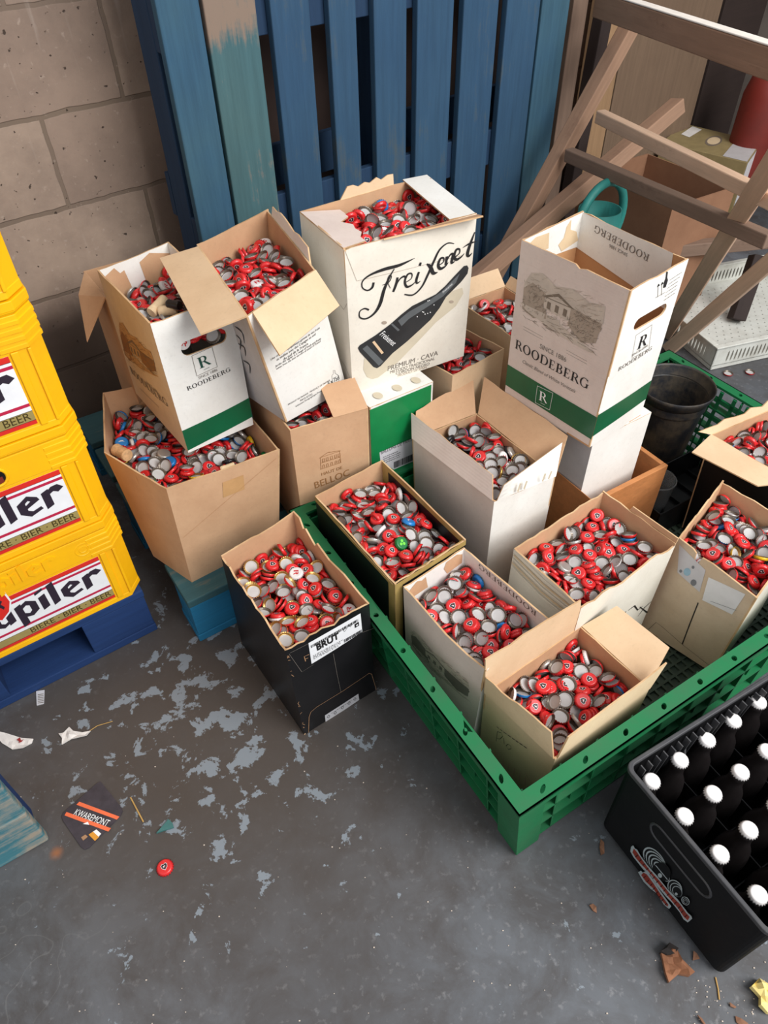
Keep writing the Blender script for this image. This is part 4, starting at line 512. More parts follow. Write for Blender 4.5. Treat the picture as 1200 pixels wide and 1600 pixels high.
-347,-56,-365,14,19,-63,37,266,-365,-32,-18,47,-266,-160,-366,-74,66,0,34,492,-366,0,0,86,23,-506,-366,-33,-93,0,-464,168,-366,32,-93,-2,94,263,-369,-70,58,-38,-94,90,-370,69,-66,22,-532,106,-372,36,60,64,296,-49,-372,7,-9,4,
-393,358,-373,-8,-55,-30,265,-617,-373,59,37,6,-345,500,-374,-33,-65,8,-217,152,-374,-85,7,-43,78,370,-374,46,-13,15,-172,408,-375,49,10,16,-113,163,-376,-25,6,44,456,-140,-376,69,-5,-43,-460,390,-376,-14,-54,-21,429,-387,-377,17,-9,33,
401,-222,-379,-33,4,91,355,-189,-379,-80,48,-32,-256,460,-380,10,12,-9,108,-203,-383,6,-17,81,233,105,-384,14,5,20,-384,309,-384,46,68,4,-345,199,-386,23,-4,-65,299,-322,-386,1,12,-8,-208,0,-386,-12,-28,79,-67,-543,-391,-63,-28,-69,
-102,-261,-393,29,-6,-64,-86,-87,-394,32,88,26,433,-236,-395,89,-28,33,194,255,-396,-28,-95,2,571,-283,-397,16,-6,94,-62,338,-397,-14,96,-16,-6,13,-398,68,72,0,124,-50,-398,0,0,99,-182,-300,-398,-9,-24,59,-431,75,-398,93,4,28,
313,-480,-400,0,0,-14,-260,-168,-400,0,0,95,-9,483,-400,0,0,35,19,-490,-400,0,0,32,-79,619,-400,-66,-66,-22,162,-524,-401,-93,34,-1,-347,-52,-401,22,8,-11,49,-352,-404,97,14,7,160,-658,-404,59,30,23,15,627,-405,35,-59,4,
-203,275,-405,-72,-67,-7,486,-59,-406,-61,-35,-70,461,-82,-406,69,-14,-49,43,-636,-407,19,65,69,176,390,-407,70,-4,-55,63,-698,-407,71,-12,-33,508,-437,-407,-66,23,58,315,187,-408,65,28,-68,280,-38,-408,-98,-4,-10,438,-380,-411,12,-15,67,
-143,491,-412,46,2,86,94,-608,-413,5,-77,57,-68,-255,-413,-80,51,-11,-509,292,-415,58,-75,20,-274,440,-416,17,-96,-13,-589,236,-416,15,-79,-2,-426,409,-418,-41,71,-48,224,101,-419,-74,-64,-3,292,-319,-419,56,-81,-9,217,-173,-423,-45,-86,-8,
-231,553,-423,-86,44,15,359,25,-425,25,95,6,61,196,-426,-28,10,-56,-206,7,-426,-3,94,16,158,273,-427,4,3,89,-105,700,-427,-64,-76,-4,73,449,-429,-63,66,-35,447,-255,-198,-35,92,12,85,215,-199,-9,17,84,266,-417,-199,88,16,42,
301,-155,-202,13,-30,-44,517,-112,-204,50,-84,11,270,-511,-208,5,73,-57,246,-69,-211,-11,92,-27,235,101,-221,74,64,-13,137,28,-221,60,-77,1,-64,219,-222,-6,99,3,147,-466,-223,31,-93,14,363,-371,-223,-52,-84,9,-7,-222,-227,14,96,19,
447,-29,-227,87,-32,-35,-332,8,-227,88,36,-12,175,-217,-228,29,14,-39,320,-170,-230,92,16,32,-274,419,-231,29,15,47,455,-247,-231,-89,41,6,-340,-101,-232,0,0,97,61,-293,-232,-39,78,-44,26,129,-233,18,-11,-83,86,-7,-234,4,19,77,
-99,88,-236,35,89,-17,-74,27,-236,-3,95,-23,218,248,-236,-69,-65,27,342,150,-237,-48,-16,-71,141,340,-237,29,-88,-13,-162,-264,-239,-2,-17,-91,362,-148,-241,92,16,32,-150,219,-242,18,40,23,107,167,-243,-1,-13,17,97,-643,-243,51,56,-31,
214,-345,-246,24,3,50,-4,-180,-246,-3,-19,97,10,369,-247,68,69,-19,53,-410,-248,59,-31,-66,-188,396,-248,54,61,11,-198,-51,-251,32,92,18,583,-185,-251,-39,-89,12,-91,515,-252,0,30,-26,143,-479,-254,-11,-12,-85,-137,-175,-254,-67,-15,-50,
356,-378,-255,-4,9,12,-515,244,-259,70,28,-60,-63,-434,-260,-96,-23,-8,-390,184,-261,-23,-10,57,268,93,-262,27,94,-9,-560,163,-263,70,63,21,-264,461,-263,-21,25,-89,-77,-54,-263,0,-21,-3,-289,300,-263,-13,-27,-75,-15,-348,-264,-17,67,29,
502,-334,-264,66,23,25,-426,288,-265,-23,46,-84,-346,-50,-266,0,0,85,-149,-288,-266,36,91,-13,453,-174,-266,56,81,1,18,307,-267,-19,-8,-85,154,-148,-269,-66,-68,8,30,-557,-271,-58,74,4,129,196,-272,97,14,13,-241,263,-272,80,-50,21,
-121,369,-273,3,-18,-73,451,-10,-274,-32,15,-88,-20,-61,-275,54,81,11,-237,95,-276,-12,-19,-32,-26,264,-277,-19,7,-32,-442,314,-280,-58,62,50,-294,-154,-282,-13,-36,-59,346,-70,-282,26,-12,54,239,-164,-282,-93,17,27,296,-271,-282,-28,70,53,
-108,514,-283,-18,24,-75,134,-496,-284,-11,-11,-81,208,-350,-285,14,20,-26,-4,507,-286,-62,56,-49,230,-37,-287,5,24,-64,94,58,-291,-25,-94,16,391,53,-291,-16,-5,-98,153,344,-294,36,3,91,-228,238,-294,31,89,-26,94,-349,-295,59,-21,-49,
-119,-371,-296,5,5,-97,-275,-182,-297,18,89,-29,84,-88,-297,-31,94,0,-47,96,-297,-99,-1,0,197,86,-298,-22,-10,-95,-451,35,-298,-45,81,-29,227,231,-300,-86,49,0,348,-384,-300,0,0,-83,461,-157,-300,0,0,4,-379,-52,-300,0,0,98,
-235,-37,-300,-18,-15,96,-499,102,-302,20,92,0,2,-227,-302,-37,-90,-18,560,-66,-306,65,-24,-34,-616,240,-307,59,-38,67,-245,-311,-307,-1,70,44,211,-577,-307,-50,49,70,127,-522,-310,2,16,97,587,-204,-310,-19,21,-90,-127,519,-311,-76,-56,18,
-21,-492,-311,14,-5,42,266,-468,-311,42,15,-55,-442,370,-312,-25,-72,-33,-62,633,-314,-15,77,46,-91,609,-314,-47,63,25,-203,-3,-315,-96,4,-18,-576,165,-316,-25,-16,77,198,-341,-316,-82,50,23,350,86,-318,40,-89,-1,60,446,-318,-16,7,-43,
361,-259,-320,-83,16,-31,-158,-272,-322,5,4,-96,-379,91,-323,60,72,32,-192,232,-326,-30,3,30,-261,-192,-329,-24,88,-37,141,338,-330,-8,-92,2,138,298,-223,-21,-97,0,-316,282,-230,94,23,19,217,-162,-232,0,10,-97,72,-120,-233,-13,-7,88,
-58,332,-239,0,-9,-86,229,138,-244,2,-3,-23,262,-380,-248,62,35,-51,-276,355,-248,11,-19,-39,40,180,-248,58,77,16,-279,39,-253,56,-81,0,53,438,-255,0,-1,74,-94,174,-255,68,-63,-27,-60,59,-255,-89,-17,34,38,24,-256,93,35,-3,
130,314,-257,71,-69,0,491,-256,-258,-16,49,-78,196,-130,-259,-78,-60,-5,328,-174,-259,21,-7,-62,-87,-380,-259,71,-55,42,-80,482,-260,-6,-21,-2,68,-221,-260,86,-40,21,92,-476,-261,5,-28,80,318,-7,-261,-84,51,14,-295,215,-265,4,96,-22,
-32,314,-268,99,-3,5,-414,296,-269,5,56,-47,-150,-279,-269,-67,70,14,412,-207,-271,8,-21,18,174,41,-274,-7,24,93,305,-309,-275,90,-27,-4,-42,-453,-275,81,-15,36,-125,214,-276,80,-47,-30,119,-447,-278,-94,-10,-14,-32,-190,-278,34,10,69,
66,-328,-279,-53,62,25,155,171,-283,12,-98,-1,-159,356,-284,-93,25,19,165,-231,-285,-24,10,34,163,-100,-287,-96,21,4,-102,59,-288,55,-75,-16,32,-51,-289,0,0,59,-226,118,-291,-87,46,-7,-352,40,-291,95,-26,0,133,309,-291,0,0,98,
-217,-154,-292,22,55,-78,-66,-415,-296,-18,-52,-53,305,-24,-298,-8,12,-94,-284,-182,-299,-4,-70,40,13,159,-300,32,91,12,-12,306,-300,7,98,-7,387,-136,-301,-37,89,4,-187,-63,-304,33,53,-52,-189,-27,-304,-47,61,58,-9,-542,-305,19,-34,50,
-225,-119,-305,-74,27,6,26,-364,-311,-81,-11,-29,240,-290,-311,29,-90,23,284,-161,-312,25,93,16,229,172,-314,-80,51,-28,451,-84,-314,-70,5,-56,-102,-143,-317,-11,-29,74,14,-45,-323,3,99,0,-127,-318,-324,-71,66,14,116,333,-325,0,0,-1,
-93,463,-325,-73,67,0,-341,29,-325,0,0,43,-196,73,-327,-88,45,-7,355,-320,-327,37,87,-16,232,-377,-330,63,-72,-8,247,59,-330,-10,-6,-37,-290,-53,-331,56,24,31,-322,154,-332,22,-26,80,334,102,-332,57,41,70,32,539,-332,-40,32,-27,
-460,99,-332,-52,47,-20,-330,237,-333,30,-91,-23,61,433,-335,-28,39,82,481,-234,-338,16,16,44,27,-298,-339,-58,72,25,-166,-268,-339,18,10,-47,187,-396,-339,90,30,-27,-45,322,-340,94,-30,7,62,-497,-341,-3,22,-58,-187,270,-342,1,-39,-79,
4,524,-345,-56,-63,50,-261,363,-346,87,23,-40,115,98,-350,-12,29,15,-179,412,-351,-74,-52,40,90,216,-351,93,-23,2,199,-131,-351,-2,-96,-19,-217,388,-352,-65,-62,38,-184,228,-352,66,-62,38,-122,183,-353,12,-20,-96,318,-38,-354,-41,-90,4,
-32,-698,-282,-33,-79,48,-427,9,-290,-48,58,-8,35,-618,-291,-88,-41,-1,190,-413,-293,-7,8,-36,-50,-565,-294,22,-3,59,-118,-443,-294,-84,53,3,263,-203,-297,89,-42,8,480,-226,-297,-3,23,73,211,-560,-297,-31,28,84,254,217,-298,79,51,-29,
95,-512,-298,-96,5,-9,-173,-104,-299,39,28,-85,165,149,-304,36,-81,21,42,289,-304,74,-62,-7,86,122,-308,-11,23,71,-323,18,-308,-85,-46,-21,-146,155,-308,3,14,-43,-43,51,-309,-97,7,-18,241,-286,-310,73,-64,13,179,-737,-314,31,5,63,
29,555,-315,-65,72,2,-136,-191,-318,44,71,-35,-269,-152,-319,-73,66,-5,124,-411,-320,1,7,78,-13,437,-320,-94,-5,-29,282,76,-320,14,64,74,159,-108,-321,-85,-40,31,-265,292,-322,25,92,-17,320,-76,-324,-15,-15,3,175,320,-325,84,-34,39,
-8,-430,-325,-16,65,22,118,-200,-328,88,29,-19,-7,-109,-330,0,0,31,55,43,-330,0,0,-42,32,-746,-330,-56,27,65,93,590,-330,19,-37,-24,-24,-298,-330,-29,-10,93,105,-268,-331,-22,-7,-53,113,426,-332,61,78,0,-68,-514,-332,0,0,-95,
108,-91,-332,-68,-64,29,377,-411,-333,-14,13,-95,286,-460,-334,-53,-54,48,25,287,-334,89,-39,-12,50,198,-335,59,-42,51,-258,244,-336,89,-37,20,90,-863,-338,95,26,12,291,161,-338,-71,-62,29,-144,674,-339,-19,-19,65,49,-774,-339,57,52,-11,
-173,-82,-340,-75,-43,-47,245,-624,-341,-48,13,-60,-131,366,-341,-50,84,-17,326,-542,-343,-70,14,62,-155,-280,-344,42,85,-3,-140,-64,-345,-17,85,26,358,-557,-345,65,-21,68,-138,512,-346,85,-49,15,382,-285,-346,6,-97,-10,-40,179,-347,-21,-78,43,
542,-309,-348,-70,21,63,-302,153,-348,-14,77,48,-141,-377,-350,-13,-18,-19,-256,-299,-350,40,60,61,447,-149,-350,12,-95,-25,471,-338,-350,-61,-54,37,-239,48,-351,-27,80,11,27,-638,-353,-50,85,-5,-187,210,-353,2,-15,-98,-82,752,-355,50,24,-59,
-44,866,-355,8,-2,-36,93,-349,-357,87,47,-7,404,72,-357,75,6,-59,260,-152,-358,-18,12,95,-274,-158,-360,3,-3,-81,-2,-107,-364,90,41,0,59,53,-364,63,-76,0,-92,85,-364,90,-42,0,-460,332,-364,-94,21,-13,-174,18,-365,50,3,-69,
-123,655,-365,-19,-19,65,179,-698,-365,-95,-23,1,92,427,-366,6,99,0,-66,-508,-366,0,0,-98,8,294,-366,3,-97,9,-346,64,-366,18,-34,-33,190,-29,-367,-91,24,-11,-293,-8,-369,-59,70,-21,169,244,-372,74,32,-42,-440,77,-372,-25,-62,59,
-70,645,-372,90,30,25,144,-531,-372,-90,38,17,-438,140,-373,-72,-12,-62,211,18,-374,-91,-25,-23,-249,610,-374,1,-83,22,-329,443,-375,95,21,-16,203,-316,-376,32,90,1,-1,518,-376,-12,10,-87,407,-38,-378,-28,9,48,160,163,-378,-17,7,22,
-149,356,-379,-17,2,72,362,-299,-379,-70,-67,6,-232,451,-379,-66,39,-47,-132,-388,-380,93,24,10,400,-424,-381,6,18,-21,-153,503,-382,-16,2,68,-443,227,-384,-68,45,39,-219,645,-385,-59,-58,51,300,164,-386,81,-49,-12,31,-630,-387,-98,9,-11,
-38,-305,-387,-89,34,-22,-129,-227,-387,80,51,11,265,-168,-389,-20,-8,39,218,418,-389,74,16,-62,74,-388,-389,-2,3,-11,-225,211,-391,88,-43,9,-262,-179,-393,3,-3,-71,-43,867,-394,-91,38,-2,56,65,-398,15,-98,0,114,-179,-398,36,-92,0,
-6,-80,-398,-82,-56,0,-99,48,-398,0,0,-7,115,404,-400,-79,-59,0,-58,-520,-400,0,0,98,447,-112,-400,0,0,11,86,-844,-401,48,-85,-19,274,-4,-404,-92,26,-14,-413,487,-406,-70,-6,50,-57,-663,-406,-20,60,8,16,293,-406,0,20,47,
308,-182,-407,3,-22,-76,-356,194,-407,40,38,-12,210,333,-407,4,-55,-82,-369,-49,-407,-71,-15,-64,145,-525,-407,5,17,-43,-388,-85,-408,-69,23,-44,-489,87,-408,47,55,64,249,282,-408,7,51,84,177,-716,-408,17,-7,60,-334,437,-409,41,-88,5,
560,-194,-409,35,-67,1,-551,226,-411,44,62,51,-21,436,-411,28,-94,-5,-174,771,-411,5,-76,-36,5,580,-411,-1,13,-45,246,-401,-412,9,11,-89,138,545,-416,-55,-58,55,-145,207,-417,20,95,-9,-480,307,-417,-95,-19,-19,-43,-234,-417,71,63,28,
-74,761,-417,-74,36,6,-164,351,-417,-2,97,-13,49,-634,-417,-51,84,-5,-144,508,-418,3,-16,-86,35,741,-418,-69,45,-8,50,673,-419,-82,-13,-36,479,-222,-422,72,50,-36,70,-420,-422,51,-85,0,276,-326,-423,-28,94,15,-314,315,-424,-89,-5,3,
-345,269,-424,-25,85,43,-262,-176,-427,-3,-3,55,307,-529,-428,6,-95,2,175,-26,-112,66,69,6,-115,-477,-124,92,36,0,15,48,-129,11,-15,25,206,-44,-131,92,-28,24,-282,-66,-131,-28,43,-81,82,-159,-131,23,0,-43,235,-201,-134,61,9,-50,
-395,223,-135,7,-56,75,-179,22,-137,-92,15,-24,-117,102,-139,-81,-56,-13,-368,87,-141,-21,14,-47,407,-86,-142,78,-18,-45,111,399,-143,-42,-81,-25,-56,170,-146,-79,57,-1,220,-421,-147,-40,88,23,353,-163,-154,-38,8,-91,-190,-142,-154,-78,39,24,
449,-45,-154,-55,-43,69,-60,-75,-155,-96,-24,0,-298,-45,-155,-26,45,-79,460,-226,-157,-80,58,0,-99,-505,-157,50,85,0,263,-129,-164,12,16,-68,336,53,-166,12,17,81,-166,451,-167,3,70,-59,0,-256,-167,-42,11,50,7,206,-167,8,-7,-22,
-63,-230,-168,-13,-50,-56,88,-160,-169,-5,-23,93,181,-275,-171,88,-33,-4,316,200,-174,-26,65,8,303,-381,-175,-84,49,3,-148,-238,-175,43,-59,-63,-144,190,-177,-88,38,24,142,108,-179,30,-39,-30,-33,-382,-179,-94,30,-2,-196,237,-180,-96,-6,20,
-65,306,-181,92,5,6,344,220,-181,47,52,66,570,-299,-181,-1,79,59,-268,-196,-182,11,-86,6,43,66,-182,-85,51,5,-349,69,-185,21,14,95,137,-297,-185,-45,-83,30,189,281,-186,30,-92,7,60,-492,-186,4,0,-39,299,14,-186,4,26,57,
105,-58,-186,19,16,-1,-96,47,-188,0,0,37,-48,-89,-189,52,-84,0,-206,-262,-190,-77,-8,57,-94,-515,-190,-1,-1,-29,503,-203,-191,-28,95,0,-342,429,-191,-69,-11,24,-228,94,-192,6,21,-4,-309,-28,-192,2,-85,-34,191,404,-197,-73,57,9,
64,537,-197,60,77,-3,265,-23,-197,-19,19,-29,-418,311,-198,9,34,38,418,-274,-198,7,38,83,-198,-73,-200,5,-18,-51,-165,-385,-201,19,-36,-46,-494,126,-202,42,-28,-81,115,462,-202,-49,57,-62,218,180,-202,38,-89,21,-302,363,-202,-1,-33,-59,
125,289,-203,-63,-74,20,-310,265,-204,83,-13,37,-262,168,-204,72,-65,-19,-22,416,-204,-15,23,93,90,-305,-206,56,-76,11,-5,178,-207,0,-10,59,197,-156,-210,-7,-96,-19,487,-371,-213,-38,-58,-40,-556,226,-215,-84,25,-31,-51,-378,-215,-78,-60,-8,
154,-407,-215,-12,85,48,-166,383,-215,38,-86,30,222,135,-219,43,86,-14,59,-491,-220,-82,55,0,-95,28,-223,0,0,99,67,9,-223,0,0,45,-31,-102,-223,-29,-95,0,391,-76,-223,55,-74,-28,478,-165,-225,-50,85,0,-71,-551,-225,0,0,-55,
246,-27,-226,-81,-51,27,-435,-57,-231,-48,50,-15,-478,99,-231,-50,-5,80,287,-201,-231,-30,87,-32,-517,330,-231,64,29,7,480,-30,-232,-7,-70,39,-170,527,-232,46,-53,69,43,647,-232,-2,70,-62,-171,487,-232,42,56,-28,-331,-120,-232,-23,49,18,
-355,-192,-233,20,67,51,163,551,-233,37,60,59,60,545,-235,-7,98,-11,189,-462,-235,9,-48,83,-86,515,-236,76,-12,62,407,-360,-237,34,31,25,-43,540,-237,77,-2,60,96,289,-237,-23,-12,-95,-142,228,-238,12,98,8,189,-307,-240,5,-29,-67,
-279,-258,-241,52,-63,-33,-239,-327,-243,-76,-29,53,-367,189,-244,-8,82,-46,-451,77,-244,61,59,26,112,-190,-246,-49,83,22,-391,37,-246,-25,-7,76,279,-410,-246,33,12,-47,-90,-329,-246,-4,98,10,-416,280,-246,84,-42,-22,-202,-150,-247,22,4,-94,
54,-359,-248,10,-6,80,374,-247,-250,-31,5,-54,337,-289,-250,-9,30,46,-25,430,-253,-23,16,78,315,146,-254,90,32,-3,]
SINGLES = [(k, i) for k, L in {'ria': [3, 0, 2, 20, 14, 9, 5, 6, 25, 48, 30, 12, 27, 53, 8, 21, 1, 45, 19, 15, 18, 54, 37, 13, 35, 75, 81, 31, 63, 24, 23, 16, 28, 17], 'rood_front': [2, 25, 9, 23, 1, 0, 8, 17, 12, 3, 26, 39, 5, 16, 21, 4, 27, 34, 20, 7, 24, 73, 53, 32, 10, 33, 13, 15, 47, 11], 'brut': [0, 18, 16, 17, 7, 35, 2, 11, 9, 4, 5, 42, 22, 26, 25, 19, 21, 27, 31, 8, 44, 14, 13, 34, 46, 3, 23, 73, 50, 12, 43, 54, 38, 32, 81, 15, 63, 53, 93], 'mid': [11, 8, 6, 41, 25, 21, 32, 0, 3, 33, 22, 35, 61, 10, 19, 28, 20, 63, 23, 46, 12, 47, 101, 4, 39, 2, 38, 31, 29, 44, 24, 13, 15, 34, 54, 7, 26, 37, 50, 49, 68], 'frex_right': [0, 6, 22, 16, 8, 7, 15, 4, 19, 2, 29, 26, 13, 28, 23, 84, 18, 46, 57, 10, 12, 34, 3, 35, 5, 37], 'rood_left': [113, 35, 21], 'gold': [8, 18, 0, 3, 30, 55, 26, 22, 13, 14, 21, 25, 54, 7, 40, 17, 9, 37, 58, 1, 45, 23, 2, 20, 50, 41, 27, 43, 70, 44, 10, 63, 136, 38, 88], 'freix': [6, 24, 40, 9, 5, 51, 31, 17, 2, 29, 13, 32, 21, 0, 30, 18, 11, 37, 22, 4], 'big': [22, 130, 107, 25, 16, 62, 23, 99, 19, 7, 174, 30, 24, 177, 13, 8, 137, 2, 65, 9, 108, 61, 15, 12, 11, 34], 'tx': [9, 0, 6, 21, 15, 5, 17, 16, 20, 45, 32, 25, 2, 10, 38, 24, 57, 48, 26, 44, 11], 'white': [5, 7, 45, 23, 32, 9, 10, 26, 0, 39, 21, 59, 4, 54], 'tr': [43, 11, 17, 42], 'belloc': [6, 35], 's2': [0]}.items() for i in L]
# ------------------------------------------------------------------ cartons
class Carton:
    """an open box: corner i -> corner i+1 is side i, seen from outside left to right"""
    def __init__(s, key, name, label, cat='carton', outer=('kraft',), inner='kraft', th=.0035, bulge=.004, holes={}, tops={}, group=None, bottom=True):
        g = GEO[key]; s.z0, s.zt = g['z0'], g['zt']
        s.B = [np.array([*b, s.z0]) for b in g['base']]; s.T = [np.array(r) for r in g['rim']]; s.n = len(s.B)
        s.c = sum(s.B) / s.n; s.bulge = bulge; s.th = th
        s.root = thing(name, label, cat, (s.c[0], s.c[1], s.z0), group)
        outer = list(outer) * s.n if len(outer) == 1 else list(outer)
        mats = []; idx = lambda m: mats.index(m) if m in mats else (mats.append(m) or len(mats) - 1)
        mb = MB(); rnd = random.Random(key)
        for i in range(s.n):
            top = tops.get(i)
            if top is None: top = [(t, 1 + rnd.uniform(-.006, .006)) for t in (1, .9, .75, .6, .45, .3, .15, 0)]
            lp = [(0, 0), (.25, 0), (.5, 0), (.75, 0), (1, 0), (1, .25), (1, .5), (1, .75)] + top + [(0, .75), (0, .5), (0, .25)]
            vs, fs = tri2d([lp] + holes.get(i, []), (.09, .09))
            slab(mb, vs, fs, lambda t, u, i=i: s.pt(i, t, u), lambda t, u, i=i: s.pt(i, t, u, -th), idx(outer[i]), idx(inner), idx('cut_edge'))
        if bottom: mb.hexa([b * 1.0 for b in s.B], [b + np.array([0, 0, .004]) for b in s.B], idx(inner))
        s.body = mb.build('body', mats, s.root)
    def nrm(s, i):
        e = s.B[(i + 1) % s.n] - s.B[i] + s.T[(i + 1) % s.n] - s.T[i]; u = s.T[i] - s.B[i] + s.T[(i + 1) % s.n] - s.B[(i + 1) % s.n]
        v = np.cross(e, u); return v / np.linalg.norm(v)
    def pt(s, i, t, u, off=0):
        j = (i + 1) % s.n; q = (s.B[i] * (1 - t) + s.B[j] * t) * (1 - u) + (s.T[i] * (1 - t) + s.T[j] * t) * u
        b = s.bulge * max(0, math.sin(PI * min(1, max(0, t)))) * max(0, math.sin(PI * min(1, max(0, u)))) if s.bulge else 0
        return q + s.nrm(i) * (off + b)
    def size(s, i):
        j = (i + 1) % s.n
        return (np.linalg.norm(s.T[j] - s.T[i]) + np.linalg.norm(s.B[j] - s.B[i])) / 2, (np.linalg.norm(s.T[i] - s.B[i]) + np.linalg.norm(s.T[j] - s.B[j])) / 2
    def uv(s, i, x, y, off=0):
        """measured picture position -> place on side i"""
        t, u = .5, .5; p = np.array([x, y], float)
        for _ in range(12):
            f = proj(s.pt(i, t, u, off)); e = 1e-4
            J = np.array([(proj(s.pt(i, t + e, u, off)) - f) / e, (proj(s.pt(i, t, u + e, off)) - f) / e]).T
            d = np.linalg.solve(J, p - f); t += d[0]; u += d[1]
        return (t, u)
    def poly(s, mb, i, loops, off=.0006, m=0, px=True, step=None, flip=False):
        if px: loops = [[s.uv(i, *q) for q in lp] for lp in loops]
        cut = []
        for lp in loops:
            q = []
            for a, b in zip(lp, list(lp[1:]) + [lp[0]]):
                k = max(1, int(math.hypot(b[0] - a[0], b[1] - a[1]) / .07)); q += [(a[0] + (b[0] - a[0]) * j / k, a[1] + (b[1] - a[1]) * j / k) for j in range(k)]
            cut.append(q)
        loops = cut
        vs, fs = tri2d(loops, step or (.07, .07))
        if flip: fs = [f[::-1] for f in fs]
        mb.add([s.pt(i, t, u, off) for t, u in vs], fs, m)
    def line(s, mb, i, pts, w, off=.0008, m=0, px=True, flip=False):
        """pts with width in metres"""
        W, Hh = s.size(i)
        if px: pts = [s.uv(i, *q[:2], off) for q in pts]
        P = [(q[0] * W, q[1] * Hh) for q in pts]; vs, fs = stroke_mesh(P, w)
        if flip: fs = [f[::-1] for f in fs]
        mb.add([s.pt(i, x / W, y / Hh, off) for x, y in vs], fs, m)
    def text(s, mb, i, txt, a, b, off=.0009, m=0, px=True, serif=False, tall=1.0, slant=0, flip=False):
        """writing whose baseline runs from a to b"""
        W, Hh = s.size(i)
        if px: a, b = s.uv(i, *a, off), s.uv(i, *b, off)
        A = np.array([a[0] * W, a[1] * Hh]); Bv = np.array([b[0] * W, b[1] * Hh])
        vs, fs = serif_mesh(txt) if serif else font_mesh(txt)
        x0 = min(v[0] for v in vs); x1 = max(v[0] for v in vs); d = (Bv - A) / (x1 - x0); pp = np.array([-d[1], d[0]]) * tall * (-1 if flip else 1)
        P = [A + d * (x - x0 + y * slant) + pp * y for x, y in vs]
        o = [s.pt(i, q[0] / W, q[1] / Hh, off) for q in P]
        # keep every face looking out of the surface it is printed on
        nn = s.nrm(i) * (-1 if off < 0 else 1)
        f0 = fs[0]; v = np.cross(o[f0[1]] - o[f0[0]], o[f0[2]] - o[f0[0]])
        mb.add(o, fs if v @ nn > 0 else [f[::-1] for f in fs], m)
    def flap(s, i, t0, t1, ln, ang, tap=(.0, .0), outer='kraft', inner='kraft', name='flap', curl=.0, label=None, ragged=0, u0=1.0, seed=1, corners=None):
        """flap hinged on the rim of side i; ang 0 upright, 90 level outward, 180 hanging; or by its two outer corners"""
        rnd = random.Random(seed); nn = s.nrm(i); a = math.radians(ang); up = np.array([0, 0, 1.])
        W = s.size(i)[0]; h0, h1 = s.pt(i, t0, u0), s.pt(i, t1, u0)
        e = (h1 - h0) / np.linalg.norm(h1 - h0)
        if corners is not None: o0, o1 = np.array(corners[0]), np.array(corners[1])
        else:
            d = up * math.cos(a) + nn * math.sin(a); o0 = h0 + e * tap[0] + d * ln; o1 = h1 - e * tap[1] + d * ln
        mid = np.cross(e, (o0 + o1) / 2 - (h0 + h1) / 2); mid = mid / np.linalg.norm(mid)
        jit = [rnd.uniform(-1, 1) * ragged for _ in range(9)]
        def f(x, y, off=0):
            q = (h0 * (1 - x) + h1 * x) * (1 - y) + (o0 * (1 - x) + o1 * x) * y
            k = x * 8; q = q + ((o0 + o1) / 2 - (h0 + h1) / 2) * (jit[int(min(7, k))] * (1 - k % 1) + jit[int(min(7, k)) + 1] * (k % 1)) * y
            return q + mid * (off + curl * math.sin(PI * y) * .5 + curl * .3 * math.sin(PI * x))
        lp = [(k / 8, 0) for k in range(9)] + [(1, .33), (1, .66)] + [(k / 8, 1) for k in range(8, -1, -1)] + [(0, .66), (0, .33)]
        vs, fs = tri2d([lp], (.13, .25)); mb = MB()
        slab(mb, vs, fs, lambda x, y: f(x, y, .0015), lambda x, y: f(x, y, -.0015))
        o = mb.build(name, [outer, inner, 'cut_edge'], s.root)
        if label: o['label'] = label
        return o
def ragged(rnd, lo, hi, n=14, drop=0): return [(1 - k / n, 1 + rnd.uniform(lo, hi) - drop * (k / n)) for k in range(n + 1)]
def slot(cx, cy, hw, hh, n=8):
    """a rounded slot in side coordinates"""
    pts = []
    for k in range(n + 1): pts.append((cx + hw * .72 + hw * .28 * math.sin(PI * k / n), cy - hh * math.cos(PI * k / n)))
    for k in range(n + 1): pts.append((cx - hw * .72 - hw * .28 * math.sin(PI * k / n), cy + hh * math.cos(PI * k / n)))
    return pts
def deco(c, name, mats, parent=None, label=None):
    """start a printed part on a carton; call the result to link it"""
    mb = MB()
    def end():
        o = mb.build(name, mats, parent or c.root)
        if label: o['label'] = label
        return o
    return mb, end
